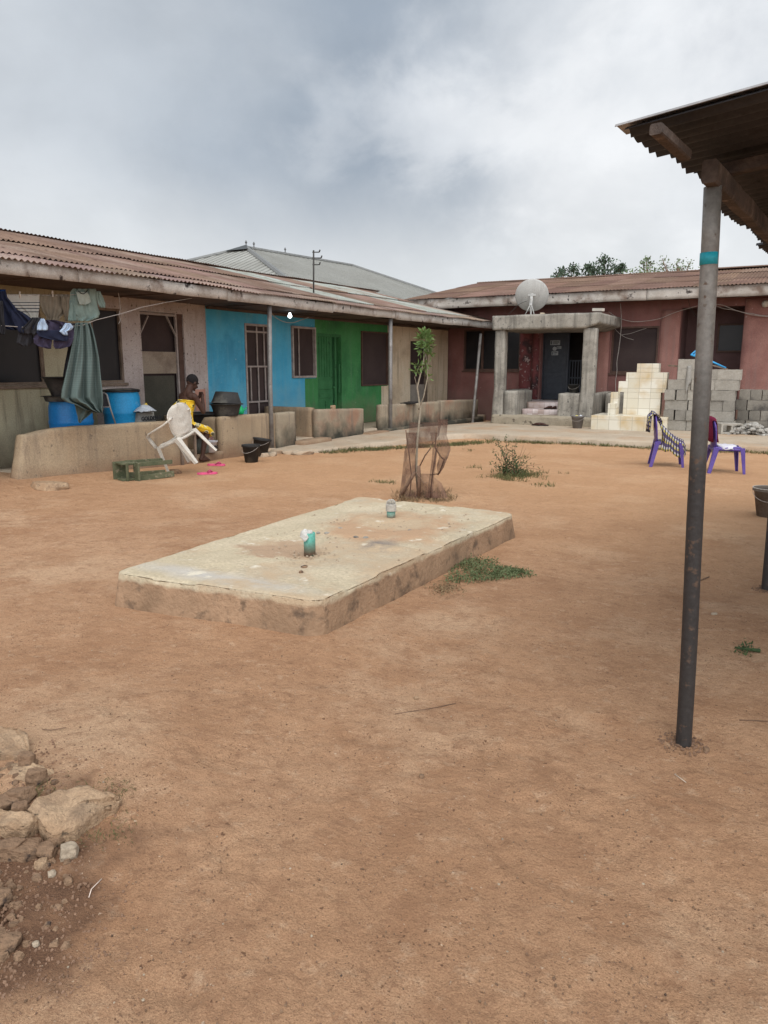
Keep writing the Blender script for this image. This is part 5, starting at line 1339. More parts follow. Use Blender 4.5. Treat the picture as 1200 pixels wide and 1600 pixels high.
cable('cable', [(1117, 475), (1130, 477), (1142, 482), (1160, 488), (1175, 490), (1190, 493), (1215, 494)], .009, m_wire, 'upper strand of the white twin cable drooping over the veranda opening', F_)
cable('cable', [(1117, 477), (1130, 482), (1144, 484), (1158, 487), (1170, 491), (1190, 494), (1215, 495)], .007, m_wire, 'lower strand of the white twin cable drooping over the veranda opening', lambda x, y: PY(x, y, YB - .14))
b = MB(); p, q = PY(927, 484, 19.5), PY(943, 484, 19.4); b.bar(p, q, .1, .07); one(b.build('white_offcut', m_whitep, bevel=.004), 'small white offcut lying on the right end of the porch roof', 'offcut')
p = PY(847, 493, 19.4); rock('stone', Vector((p.x, p.y, 2.84)), (.12, .1, .06), 0, m_rockw, 'small pale stone lying on the porch roof at the foot of the dish', 'stone', 61, 5, .06, None, 3)

# sandals on the steps
def sandal(name, c, rz, mat, label, grp, ln=.26, strap=None, cat='sandal'):
    t = root(name, c, label, cat, grp, rz)
    b = MB(); rings = []
    for k in range(13):
        y = (k / 12 - .5) * ln; s_ = k / 12; w = .036 + .012 * math.sin(math.pi * s_ * 1.1) + .012 * ss(.45, .8, s_); w *= math.sqrt(max(.02, 1 - (2 * s_ - 1) ** 6))
        rings.append([Vector((-w, y, 0)), Vector((w, y, 0)), Vector((w * .96, y, .026)), Vector((-w * .96, y, .026))])
    b.loft(rings); b.build('sole', mat, t, local=True)
    b = MB(); b.tube([(-.045, -.0, .022), (-.03, .04, .055), (0, .075, .03)], .011, 6); b.tube([(.045, -.0, .022), (.03, .04, .055), (0, .075, .03)], .011, 6); b.build('strap', strap or mat, t, local=True, smooth=True)
    return t
gS = 'pink slippers by the doorstep'
m_pink2 = plain('dark pink rubber', (.45, .06, .14), .6)
p = gr(324, 741); sandal('slipper', p + Vector((0, 0, .002)), head(.95, .3) , m_pink, 'pink slipper lying nearer the leaning white chair leg', gS, .29, m_pink2, 'slipper')
p = gr(338, 728); sandal('slipper', p + Vector((0, 0, .006)), head(.97, -.1), m_pink, 'pink slipper lying farther away, partly behind the other', gS, .29, m_pink2, 'slipper')
gD = 'dark shoes on the porch steps'; m_br = plain('dark brown leather', (.06, .025, .018), .6)
def shoe(c, rz, label):
    t = root('shoe', c, label, 'shoe', gD, rz); b = MB(); rings = []
    for k in range(10):
        s_ = k / 9; y = (s_ - .5) * .27; w = .04 * math.sqrt(max(.05, 1 - (2 * s_ - 1) ** 4)); h = .075 - .04 * ss(.35, .9, s_)
        rings.append([Vector((w * math.cos(a), y, h * .5 + h * .5 * math.sin(a))) for a in [2 * math.pi * j / 10 for j in range(10)]])
    b.loft(rings); b.build('upper', m_br, t, smooth=True, local=True)
    b = MB(); b.rbox(-.042, .042, -.137, .137, -.004, .012, .03, .01, 0); b.build('sole', m_black, t, local=True, smooth=True)
p = PY(856, 638, YP + .6); shoe(Vector((p.x, YP + .62, .435)), 2.6, 'left one of the dark shoes on the tiled step')
p = PY(865, 638, YP + .6); shoe(Vector((p.x, YP + .60, .435)), 2.9, 'right one of the dark shoes on the tiled step')
p = PY(838, 662, YP - .2); shoe(Vector((p.x, YP - .22, .05)), 1.2, 'brown shoe lying on the paved path below the porch step')
p = PY(849, 663, YP - .2); shoe(Vector((p.x, YP - .2, .05)), 4.6, 'second brown shoe below the porch step, turned to the right')

# ---------------------------------------------------------------- tiled stand
TS = root('tiled_stand', Vector((-3.7, 19, .04)), 'stepped stand covered in cream tiles beside the grey block stack', 'tiled stand')
bl_ = G(922, 671, .045); X0 = bl_.x; Yf = bl_.y + .05; Xr = PY(1016, 660, Yf).x
zb = PY(960, 650, Yf).z
b = MB(); b.box(X0, Xr, Yf, Yf + 1.15, -.02, zb); b.box(Xr - .001, Xr + .30, Yf + .5, Yf + 1.15, -.02, zb - .03); b.build('base', m_tile, TS, bevel=.008)
Yw = Yf + .85
def tb2(x0, y0, x1, y1, ya, yb_, bld): 
    a, c = PY(x0, y1, ya), PY(x1, y0, ya); bld.box(a.x, c.x, ya, yb_, a.z, c.z)
b = MB()
zl = [PY(1000, y, Yw).z for y in (645, 613, 596, 582, 568)]
def xx_(x): return PY(x, 610, Yw).x
b.box(xx_(975), xx_(1033), Yw, Yw + .28, zb, zl[1]); b.box(xx_(966), xx_(1041), Yw - .003, Yw + .28, zl[1], zl[2]); b.box(xx_(977), xx_(1041), Yw, Yw + .28, zl[2], zl[3]); b.box(xx_(993), xx_(1027), Yw - .003, Yw + .28, zl[3], zl[4])
b.build('stepped_wall', m_tile, TS, bevel=.006)
b = MB()
xl = xx_(966); wd = .17
for k, (y0, zt_) in enumerate(((Yw - .26, zl[1] + .0), (Yw - .52, zb + (zl[1] - zb) * .52))):
    b.box(xl - wd + .05 + .003 * k, xl + .05 - .003 * k, y0, y0 + .262, zb, zt_)
b.build('side_step', m_tile, TS, bevel=.006)
# bucket of flowers by the porch
def bucket(name, c, r0, r1, h, mat, label, group=None, cat='bucket', rx=0, ry=0, rim=.012, water=None, n=32):
    t = root(name, c, label, cat, group, 0, rx, ry)
    b = MB(); b.lathe((0, 0, 0), [(r0, 0), (r1 * .97, h * .90), (r1 + rim, h * .90), (r1 + rim, h * .93), (r1, h * .935), (r1 + rim * .8, h * .97), (r1 + rim, h), (r1 - .002, h), (r1 * .95, h * .88), (r0 * .95, .01), (.0001, .01)], n)
    b.build('body', mat, t, smooth=True, local=True)
    b = MB(); pts = [Vector((r1 * 1.03 * math.cos(a), r1 * .35 * abs(math.sin(a)) * 0 + (-1) * (r1 + rim) * math.sin(a) * .98, h * .9 - .10 * math.sin(a))) for a in [math.pi * k / 14 for k in range(15)]]
    b.tube(pts, .003, 5); b.build('handle', m_wire if mat is not m_black else m_grey, t, smooth=True, local=True)
    return t
p = G(902, 669, .045); bucket('bucket', p, .11, .155, .31, plain('dusty grey plastic', (.20, .18, .17), .6), 'grey bucket of scraps standing in front of the right porch column')
rag('plastic_waste', p + Vector((-.04, 0, .27)), .07, plain('yellow plastic', (.60, .5, .10)), 'crumpled yellow scrap on top of the grey bucket by the porch', 'scrap', .05, 4, .0)
rag('plastic_waste', p + Vector((.07, .02, .27)), .065, plain('white plastic film', (.55, .56, .58)), 'crumpled white scrap on top of the grey bucket by the porch', 'scrap', .06, 6, .0)
p = PY(897, 613, YP + .5); bucket('bucket', Vector((p.x, YP + .45, .87)), .10, .14, .22, m_grey, 'dark bucket standing on the low porch wall before the door')

# ---------------------------------------------------------------- sandcrete blocks
BL, BD, BHh = .50, .232, .232
def block_mesh():
    bm = bmesh.new()
    def ringpts(z): return [(-BL / 2, -BD / 2, z), (BL / 2, -BD / 2, z), (BL / 2, BD / 2, z), (-BL / 2, BD / 2, z)]
    cav = []; t = .04; cw = (BL - 3 * t) / 2
    for k in (0, 1):
        x0 = -BL / 2 + t + k * (cw + t); cav.append([(x0, -BD / 2 + t), (x0 + cw, -BD / 2 + t), (x0 + cw, BD / 2 - t), (x0, BD / 2 - t)])
    me = MB()
    xs_ = [-BL / 2, -BL / 2 + t, -BL / 2 + t + cw, -BL / 2 + 2 * t + cw, BL / 2 - t, BL / 2]; ys_ = [-BD / 2, -BD / 2 + t, BD / 2 - t, BD / 2]
    for z, sgn in ((0, -1), (BHh, 1)):
        for i in range(5):
            for j in range(3):
                if j == 1 and i in (1, 3): continue
                q = [(xs_[i], ys_[j], z), (xs_[i + 1], ys_[j], z), (xs_[i + 1], ys_[j + 1], z), (xs_[i], ys_[j + 1], z)]
                me.add(q if sgn > 0 else q[::-1], [(0, 1, 2, 3)])
    def wallq(a, c): me.add([(a[0], a[1], 0), (c[0], c[1], 0), (c[0], c[1], BHh), (a[0], a[1], BHh)], [(0, 1, 2, 3)])
    o = [(-BL / 2, -BD / 2), (BL / 2, -BD / 2), (BL / 2, BD / 2), (-BL / 2, BD / 2)]
    for k in range(4): wallq(o[k], o[(k + 1) % 4])
    for cv in cav:
        for k in range(4): wallq(cv[(k + 1) % 4], cv[k])
    bm.free(); return me
bmb = block_mesh()
def mkblock(mat):
    o = bmb.build('concrete_block', mat); bm = bmesh.new(); bm.from_mesh(o.data); bmesh.ops.remove_doubles(bm, verts=bm.verts, dist=1e-4)
    bmesh.ops.subdivide_edges(bm, edges=[e_ for e_ in bm.edges if e_.calc_length() > .1], cuts=5, use_grid_fill=True)
    for v in bm.verts: v.co += Vector(noise.noise_vector(v.co * 9)) * .006 + Vector(noise.noise_vector(v.co * 31)) * .003
    bm.to_mesh(o.data); bm.free(); return o
blk0 = mkblock(m_block); blk1 = mkblock(m_blockd); used = {id(blk0): False, id(blk1): False}
rndb = random.Random(17)
def place(src, x, y, z, rz, label, group, rx=0):
    if not used[id(src)]: o = src; used[id(src)] = True
    else: o = src.copy(); col.objects.link(o)
    o.location = (x, y, z); o.rotation_euler = (rx, 0, rz + rndb.gauss(0, .028)); return tag(o, label, 'concrete block', group)
ORD = ['bottom', 'second', 'third', 'fourth', 'fifth', 'sixth', 'seventh', 'eighth']; PO = ['first', 'second', 'third', 'fourth', 'fifth']
YS = 19.05; SX0 = PY(1037, 655, YS).x; zp = .05
rowsA = ['SSS', 'HHSSx', 'SSS', 'HHSSx', 'SSHx', ]
gA, gB = 'blocks of the tall front stack', 'blocks of the lower stack behind'
nA = 0
pats = ['SSS', 'HHSS', 'SHSH', 'HHSS', 'SSS']
for r_, pat in enumerate(pats):
    x = SX0 + rndb.uniform(-.02, .02) + (.05 if r_ == 4 else 0)
    for k, ch in enumerate(pat):
        w = BL if ch == 'S' else BD
        if ch == 'S': place(blk0, x + w / 2, YS + BD / 2 + rndb.uniform(-.022, .022), zp + r_ * (BHh + .006), 0, f'{ORD[r_]} course of the tall grey block stack, {PO[k]} from left, long side forward', gA)
        else: place(blk0, x + w / 2, YS + BL / 2 + rndb.uniform(-.012, .012), zp + r_ * (BHh + .006), math.pi / 2, f'{ORD[r_]} course of the tall grey block stack, {PO[k]} from left, end forward', gA)
        x += w + rndb.uniform(.006, .020)
    if pat[-1] == 'S': place(blk0, x - BL / 2 - .008, YS + BD * 1.5 + .01, zp + r_ * (BHh + .006), 0, f'{ORD[r_]} course block at the back right corner of the tall stack', gA)
z6 = zp + 5 * (BHh + .006); z7 = z6 + BHh + .004
def xat(px_, y_=585): return PY(px_, y_, YS).x
place(blk0, xat(1066), YS + .26, z6, math.pi / 2, 'grey block on top of the tall stack, end face forward, carrying the white cloth', gA)
place(blk0, xat(1092), YS + .12, z6, 0, 'grey block of the sixth course, just left of the near pole', gA)
place(blk0, xat(1114), YS + .26, z6, math.pi / 2, 'grey block of the sixth course, just right of the near pole, end face forward', gA)
place(blk0, xat(1140), YS + .12, z6, 0, 'grey block at the right end on top of the tall stack, long face forward', gA)
place(blk0, xat(1077, 568), YS + .14, z7, .03, 'topmost grey block of the tall stack, above the white cloth', gA)
p = PY(1123, 674, YS - .32); place(blk0, p.x + .17, YS - .30, .05 + BD / 2, .55, 'single grey block on its side with its hollow showing, at the stack foot', gA, R(90))
YS2 = 19.75; x20 = PY(1150, 630, YS2).x
for r_, pat in enumerate(['HSH', 'HHSH', 'HSS', 'HHSH', 'SSH'][:4] ):
    x = x20 + (.06 if r_ % 2 else 0)
    for k, ch in enumerate(pat):
        w = BL if ch == 'S' else BD
        place(blk1, x + w / 2, YS2 + (BD if ch == 'S' else BL) / 2, zp + r_ * (BHh + .008) + .0, 0 if ch == 'S' else math.pi / 2, f'{ORD[r_]} course of the darker lower block stack, {PO[k]} from left', gB)
        x += w + .014
# things on the stacks
rag('white_cloth', PY(1077, 572, YS - .02) + Vector((0, .04, -.02)), .07, m_cloth['bag'], 'dirty white cloth hanging over the topmost blocks, left of the near pole', 'cloth', .03, 9, .36, 30)
def at_stack(x, y, d=.1): return PY(x, y, YS + d)
FR = root('blue_frame', at_stack(1100, 570, .2), 'bent light blue metal frame lying on top of the block stack behind the pole', 'metal frame'); b = MB()
b.tube([at_stack(1079, 554, .0), at_stack(1112, 565, .1), at_stack(1134, 575, .25)], .022, 8); b.tube([at_stack(1080, 554, .0), at_stack(1092, 544, .25), at_stack(1110, 532, .5)], .018, 8); b.tube([at_stack(1084, 557, .02), at_stack(1088, 549, .2)], .016, 8)
b.build('tube', plain('light blue enamel', (.05, .32, .62), .4), FR, smooth=True)
b = MB(); b.bar(at_stack(1113, 571, .3), at_stack(1136, 577, .2), .14, .02); one(b.build('wooden_plank', m_wood, bevel=.003), 'short grey plank lying under the blue metal frame', 'plank')
b = MB(); b.bar(PY(1045, 571, YS + .3), PY(1066, 573, YS + .1), .06, .035); one(b.build('wooden_plank', m_wood, bevel=.003), 'short pale stick of wood poking out left of the topmost block', 'plank')
rnd = random.Random(77); pts = []
for _ in range(230):
    t = rnd.gauss(0, .4); c = PY(1175, 668, 18.7); u = abs(rnd.gauss(0, .15)); h_ = max(0, .26 * (1 - abs(t) / .75)) * rnd.random()
    pts.append((c.x + t * .75, c.y + rnd.gauss(.1, .15), .05 + h_))
chips('rubble_heap', pts, M('broken plaster', (.34, .31, .27), (.48, .45, .40), 8, bump=.5), 'heap of broken grey plaster pieces at the foot of the darker stack', 'rubble', (.03, .085), .35)
for k, (x, y, s_) in enumerate(((1040, 668, .16), (1052, 667, .2), (1073, 668, .22), (1085, 666, .16), (1118, 664, .16), (1150, 660, .22), (1157, 668, .14))):
    p = G(x, y, .05); rock('rubble_stone', Vector((p.x, p.y - .05, .05)), (s_ * 1.2, s_ * .7, s_ * .5), k, m_block, ['broken lump at the left foot of the tall front stack', 'flat lump at the foot of the stack, second from its left end', 'wider lump at the foot of the stack, left of the near pole', 'lump at the foot of the stack, touching the near pole', 'lump between the near pole and the hollow-ended block', 'lump between the hollow-ended block and the plaster heap', 'small lump at the left edge of the plaster heap'][k], 'rubble', 90 + k, 6, .08, 'lumps at the foot of the stacks', 3)

# ---------------------------------------------------------------- monobloc chairs
def leg(b, t, bt, w0, w1, sx, sy):
    rings = []
    for k in range(6):
        f = k / 5; c = Vector(t).lerp(Vector(bt), f); w = w0 + (w1 - w0) * f; th = .009
        q = [(0, 0), (w, 0), (w, th), (th, th), (th, w), (0, w)]
        if sx * sy < 0: q = q[::-1]
        rings.append([c + Vector((-sx * a, -sy * e_, 0)) for a, e_ in q])
    b.loft(rings)
def monobloc(name, loc, rz, mat, label, group, arms=True, rx=0, ry=0, sw=.21, bh=.84, lean=.10, splay=.33):
    t = root(name, loc, label, 'chair', group, rz, rx, ry)
    rows = []
    for i in range(15):
        y = -.20 + .42 * i / 14; row = []
        for k in range(17):
            u = k / 8 - 1; w = sw + .02 * i / 14; z = .43 - .018 * (1 - u * u) + .012 * (i / 14) - .035 * ss(.85, 1, i / 14) - .02 * ss(.9, 1, abs(u))
            row.append(Vector((u * w, y, z)))
        rows.append(row)
    b = MB(); b.grid(rows); b.build('seat', mat, t, smooth=True, solid=.007, local=True)
    b = MB()
    for i in (0, 1):
        rr = []
        for k in range(17):
            u = k / 8 - 1; rr.append(Vector((u * (sw + .022), .222 if i else -.2, .42 - .018 * (1 - u * u))))
        b.grid([rr, [p - Vector((0, 0, .04)) for p in rr]])
    for s_ in (-1, 1): b.grid([[Vector((s_ * (sw + .02 * k / 6), -.2 + .42 * k / 6, .415)) for k in range(7)], [Vector((s_ * (sw + .003 + .02 * k / 6), -.2 + .42 * k / 6, .375)) for k in range(7)]])
    b.build('apron', mat, t, smooth=True, solid=.007, local=True)
    rows = []
    for i in range(19):
        f = i / 18; z = .42 + (bh - .42) * f; yb_ = -.20 - lean * f
        w = (sw - .045) + .085 * math.sin(min(1, f * 1.15) * math.pi * .62) ; 
        if f > .62: w *= math.sqrt(max(.0, 1 - ((f - .62) / .395) ** 2.4))
        row = []
        for k in range(17):
            u = k / 8 - 1; emb = .004 * math.sin(14 * math.hypot(u * .9, (f - .75) * 1.6)) * (1 - abs(u)) 
            row.append(Vector((u * w, yb_ + .035 * u * u * (1 - .3 * f) + emb, z)))
        rows.append(row)
    b = MB(); b.grid(rows); b.build('backrest', mat, t, smooth=True, solid=.008, local=True)
    edge = [r_[0] for r_ in rows] + [rows[-1][8]] + [r_[-1] for r_ in rows[::-1]]
    b = MB(); b.tube(edge, .011, 8); b.build('back_rim', mat, t, smooth=True, local=True)
    for sx in (-1, 1):
        b = MB(); leg(b, (sx * (sw + .025), .225, .42), (sx * (sw + .045), .26, 0), .065, .035, sx, 1); b.build('leg', mat, t, smooth=False, local=True)
        b = MB(); leg(b, (sx * (sw + .02), -.20, .42), (sx * (sw + .055), -splay, 0), .075, .045, sx, -1); b.build('leg', mat, t, smooth=False, local=True)
        if arms:
            pts = [Vector((sx * (sw + .00), -.275, .70)), Vector((sx * (sw + .055), -.16, .665)), Vector((sx * (sw + .075), 0, .65)), Vector((sx * (sw + .075), .16, .635)), Vector((sx * (sw + .055), .235, .60)), Vector((sx * (sw + .035), .235, .50)), Vector((sx * (sw + .025), .225, .41))]
            rings = []
            for j, p in enumerate(pts):
                d = (pts[min(j + 1, 6)] - pts[max(j - 1, 0)]).normalized(); x_ = Vector((1, 0, 0)); z_ = x_.cross(d).normalized()
                rings.append([p + x_ * a + z_ * c for a, c in ((-.030, .002), (-.024, .016), (.024, .016), (.030, .002), (.024, -.010), (-.024, -.010))])
            b = MB(); b.loft(rings); b.build('armrest', mat, t, smooth=True, local=True)
    return t
p = G(284, 728, 0)
WC = monobloc('armchair', Vector((p.x, p.y, .0)), head(-.80, .60), m_whitep, 'broken white plastic armchair tipped forward against the beige parapet', None, True)
er_ = (R(-21), R(-15), head(-.92, .38)); WC.rotation_euler = er_
from mathutils import Euler
foot = Euler(er_, 'XYZ').to_matrix() @ Vector((-.255, .26, 0)); ft_ = gr(263, 743); WC.location = Vector((ft_.x, ft_.y, ft_.z + .01)) - foot
gC = 'purple plastic chairs on the yard'
h1_ = head(.95, -.28)
p = G(1040, 727, -.04); C1 = monobloc('plastic_chair', Vector((p.x, p.y, -.065)), h1_, m_purple, 'left purple plastic chair, draped with a striped wrapper', gC, False, lean=.035, splay=.27)
h2_ = head(.97, -.22)
p2 = G(1130, 738, -.04); C2 = monobloc('plastic_chair', Vector((p2.x, p2.y, -.065)), h2_, m_purple, 'right purple plastic chair, half behind the near pole', gC, False, lean=.045, splay=.28)
# striped wrapper over the left chair
def cloth_surface(name, rows, mat, label, cat, loc, rz, group=None):
    b = MB(); b.grid(rows, uv=True); o = b.build(name, mat, smooth=True, solid=.003); o.location = loc; o.rotation_euler = (0, 0, rz); return one(o, label, cat, group)
path = [(-.31, .58), (-.305, .70), (-.30, .82), (-.25, .885), (-.19, .85), (-.17, .79), (-.13, .73), (-.10, .675), (-.03, .61), (.04, .55), (.11, .50), (.18, .465), (.235, .44), (.26, .37)]
rows = []
for i, (y, z) in enumerate(path):
    t = i / (len(path) - 1); row = []; hw0 = .10 + .05 * t
    for k in range(29):
        u = k / 28
        if i < 7:
            x = -.17 + .36 * u + .03 * math.sin(i); zz = z + .022 * math.sin(u * 21 + i); yy_ = y + .03 * math.sin(u * 17 + i * .7)
            if z > .8: zz += .02 * noise.noise(Vector((u * 6, i, 0)))
        else:
            s_ = (i - 7) / 6; L_ = .16 + .10 * s_
            xa = -.10 - .05 * s_ + u * (.45 + .1 * s_)
            edge_ = .222
            if xa <= edge_: x = xa; zz = z + .006 * math.sin(u * 18)
            else:
                x = edge_ + .018 + .012 * math.sin(i * 2.1); zz = z - (xa - edge_) * (2.6 - 1.5 * s_) * (1 + .15 * math.sin(i * 1.9)); zz = max(zz, .20 + .03 * math.sin(i * 2.2))
            yy_ = y + .012 * math.sin(u * 9 + i)
        row.append(Vector((x, yy_, zz)))
    rows.append(row)
cloth_surface('wrapper_cloth', rows, m_ank, 'purple, white and yellow wrapper hung over the left purple chair', 'wrapper', C1.location, h1_)
# white cloth on the right seat, maroon cloth on its back
rows = []
for i in range(15):
    y = -.13 + .27 * i / 14; w = .20 * math.sqrt(max(.03, 1 - (2 * i / 14 - 1) ** 4)); row = []
    for k in range(17):
        u = k / 8 - 1; row.append(Vector((.04 + u * w + .01 * math.sin(i), y, .442 + .012 * noise.noise(Vector((u * 3, i * .3, 0))) + .006 * math.sin(u * 12 + i) - (.045 * ss(.8, 1, u)))))
    rows.append(row)
cloth_surface('white_cloth', rows, m_cloth['offwhite'], 'white cloth spread on the seat of the right purple chair', 'cloth', C2.location, h2_)
rows = []
for i, (y, z) in enumerate([(-.255, .50), (-.265, .6), (-.27, .7), (-.275, .80), (-.27, .862), (-.24, .872), (-.215, .85), (-.205, .76), (-.20, .66), (-.19, .56), (-.18, .50)]):
    w = .235 - (.05 if 2 < i < 6 else 0); row = []
    for k in range(19):
        u = k / 9 - 1; row.append(Vector((u * w, y + .012 * math.sin(u * 9 + i * .4) + (.03 * u * u), z - .05 * abs(u) ** 4 * (3 < i < 7))))
    rows.append(row)
cloth_surface('maroon_cloth', rows, m_cloth['maroon'], 'maroon cloth hung over the back of the right purple chair, beside the pole', 'cloth', C2.location, h2_)
# tin bucket at the right border
p = gr(1199, 806); b_t = bucket('bucket', p, .105, .155, .30, M('dull cement-stained bucket', (.15, .115, .09), (.21, .17, .135), 6, bump=.2), 'brown cement-stained bucket at the right border, behind the shed pole')
for ch in [k for k in bpy.data.objects if k.parent == b_t and k.name.startswith('handle')]: pass
b = MB(); b.tube([Vector((.163 * math.cos(a), .163 * math.sin(a), .298)) for a in [2 * math.pi * k / 24 for k in range(25)]], .005, 6); b.build('rim', m_whitep, b_t, smooth=True, local=True)

# ---------------------------------------------------------------- things on the porch of the long house
def drum(px_, X, y_top, r, h, mat, label, lid=None):
    p = PX(px_, 640, X); ztop = PX(px_, y_top, X).z
    t = root('water_drum', Vector((X, p.y, .12)), label, 'drum', 'blue water drums on the porch')
    h = ztop - .12
    b = MB(); b.lathe((0, 0, 0), [(r * .9, 0), (r * .97, .03), (r, .08), (r, h * .30), (r * 1.025, h * .32), (r * 1.025, h * .35), (r, h * .37), (r, h * .64), (r * 1.025, h * .66), (r * 1.025, h * .69), (r, h * .71), (r * .985, h * .90), (r * .93, h * .97), (r * .95, h * .985), (r * .95, h), (r * .90, h), (r * .9, h - .03), (.0001, h - .03)], 40); b.build('body', mat, t, smooth=True, local=True)
    return t, Vector((X, p.y, ztop))
D1, d1t = drum(110, -9.27, 626, .30, .9, m_drum, 'deep blue plastic drum under the black basin, left one')
D2, d2t = drum(191, -9.30, 610, .28, .9, m_drum2, 'lighter blue plastic drum with a black rim, right one')
b = MB(); b.tube([Vector((.272 * math.cos(a), .272 * math.sin(a), d2t.z - .12 - .01)) for a in [2 * math.pi * k / 30 for k in range(31)]], .014, 8); b.build('rim', m_black, D2, smooth=True, local=True)
b = MB(); b.lathe((0, 0, 0), [(.0001, .015), (.18, .02), (.27, .005), (.29, -.005), (.27, -.006)], 30); b.v = [v + d2t + Vector((0, 0, .01 + .02 * v.x)) for v in b.v]
one(b.build('drum_cover', m_grey, smooth=True), 'crumpled black sheet covering the lighter blue drum', 'cover')
# big black basin on drum 1, plus a small dark dish below it
def basin(name, c, r0, r1, h, mat, label, cat='basin', rx=0, ry=0, rz=0, oval=1.0, group=None):
    t = root(name, c, label, cat, group, rz, rx, ry); b = MB()
    b.lathe((0, 0, 0), [(r0, 0), (r0 * 1.02, .01), (r1 * .93, h * .8), (r1, h * .97), (r1 + .025, h * .97), (r1 + .027, h * 1.0), (r1, h * 1.01), (r1 * .92, h * .8), (r0 * .98, .012), (.0001, .012)], 36)
    b.v = [Vector((v.x * oval, v.y, v.z)) for v in b.v]; b.build('bowl', mat, t, smooth=True, local=True); return t
p = PX(99, 622, -9.2); basin('washing_basin', Vector((-9.22, p.y + .03, d1t.z + .07)), .16, .26, .27, m_black, 'black washing basin standing on the deep blue drum')
p = PX(90, 625, -9.2); basin('dark_bowl', Vector((-9.24, p.y + .08, d1t.z + .0)), .2, .235, .075, m_grey, 'dark wooden-looking bowl between the deep blue drum and the basin', 'bowl')
p = PX(157, 668, -8.85); bucket('small_bucket', Vector((-8.9, p.y, .5)), .062, .082, .17 + .0, m_mint, 'small mint green bucket between the two blue drums', None, 'bucket')
b = MB(); p = PX(157, 668, -8.9); b.rbox(-9.04, -8.76, p.y - .14, p.y + .14, .12, .498, .06, .01, .004); one(b.build('concrete_stool', m_conc, smooth=True), 'cement footing carrying the small mint bucket behind the parapet', 'footing')
# folded chair back / crutch leaning on the drum
LD = root('leaning_frame', PX(172, 640, -8.9), 'metal frame with netting leaning between the two blue drums', 'frame')
b = MB(); b.tube([PX(162, 613, -8.95), PX(167, 617, -8.9), PX(173, 640, -8.85), PX(181, 664, -8.78)], .012, 8); b.tube([PX(171, 636, -8.86), PX(160, 636, -8.95)], .009, 6); b.build('frame', m_pipe, LD, smooth=True)
sheetpix([(616, 161, 167), (625, 161, 169), (636, 160, 171)], 0, 0, 'netting', m_grey, 2, LD) if False else None
b = MB(); b.add([PX(161, 614, -8.95), PX(167, 618, -8.91), PX(172, 636, -8.87), PX(160, 636, -8.95)], [(0, 1, 2, 3)]); b.build('netting', m_cloth['charcoal'], LD)
# flour sack with print
def text(body, size, loc, rot, mat, parent, name='print', bold=.004, ext=.001):
    cu = bpy.data.curves.new(name, 'FONT'); cu.body = body; cu.size = size; cu.align_x = 'CENTER'; cu.extrude = ext; cu.offset = bold
    o = bpy.data.objects.new('tmp', cu); col.objects.link(o); dg_ = bpy.context.evaluated_depsgraph_get()
    me = bpy.data.meshes.new_from_object(o.evaluated_get(dg_)); bpy.data.objects.remove(o)
    me.materials.clear(); me.materials.append(mat); n = bpy.data.objects.new(name, me); col.objects.link(n); n.parent = parent
    n.location = loc; n.rotation_euler = rot; return n
m_ink = plain('black print', (.02, .02, .022), .8)
p = PX(233, 655, -8.9); zz0 = .12
SK = root('flour_sack', Vector((-9.0, p.y, .12)), 'grey white woven sack with black lettering behind the parapet, right of the drums', 'sack')
b = MB(); rings = []
for i in range(9):
    f = i / 8; w = .21 * (1 - .25 * ss(.6, 1, f)); d_ = .15 * (1 - .35 * ss(.5, 1, f)); z = .72 * f
    rings.append([Vector((d_ * math.copysign(abs(math.cos(a)) ** .7, math.cos(a)) * (1 + .04 * noise.noise(Vector((a, z * 4, 0)))), w * math.copysign(abs(math.sin(a)) ** .7, math.sin(a)), z)) for a in [2 * math.pi * j / 28 for j in range(28)]])
b.loft(rings); b.build('bag', m_cloth['bag'], SK, smooth=True, local=True)
text('GOLDEN P', .085, (.152, -.0, .60), (R(90), 0, R(90)), m_ink, SK); text('PRIME', .085, (.158, -.0, .515), (R(90), 0, R(90)), m_ink, SK)
rag('plastic_bag', Vector((-8.90, p.y - .08, .87)), .17, plain('white film', (.42, .44, .47), .5), 'crumpled white plastic bag lying on the lettered sack', 'bag', .10, 12, .01, 30)
rag('plastic_bag', Vector((-9.02, p.y + .06, .90)), .055, plain('yellow film', (.62, .42, .06), .5), 'small yellow bag on top of the crumpled white one', 'bag', .09, 13, .0, 20)
# basins right of the woman
p = PX(358, 650, -8.6); B1 = Vector((-8.66, p.y, .71))
basin('washing_basin', B1, .20, .27, .20, m_grey, 'dusty black basin standing on the beige parapet, under the upturned one')
basin('washing_basin', B1 + Vector((.0, .03, .40)), .19, .265, .20, m_grey, 'dusty basin turned upside down as a lid on the other', rx=R(180 - 5))
KT = root('kettle', PX(381, 650, -8.72), 'small bright green plastic kettle half behind the dusty basins', 'kettle'); kp = PX(381, 651, -8.62)
kp = Vector((-8.74, kp.y + .02, .70))
b = MB(); b.lathe(kp, [(.07, 0), (.09, .03), (.085, .1), (.05, .15), (.035, .16), (.035, .18), (.0001, .185)], 22); b.build('body', m_kettle, KT, smooth=True)
b = MB(); b.tube([kp + Vector((.02, .07, .06)), kp + Vector((.03, .14, .09)), kp + Vector((.03, .17, .12))], [.022, .014, .011], 8); b.build('spout', m_kettle, KT, smooth=True)
b = MB(); b.tube([kp + Vector((0, -.06, .13)), kp + Vector((0, -.04, .22)), kp + Vector((0, .04, .22)), kp + Vector((0, .05, .13))], .008, 6); b.build('handle', m_kettle, KT, smooth=True)
p = PX(318, 655, -8.95); BB = Vector((-9.12, PX(320, 655, -9.12).y, .42))
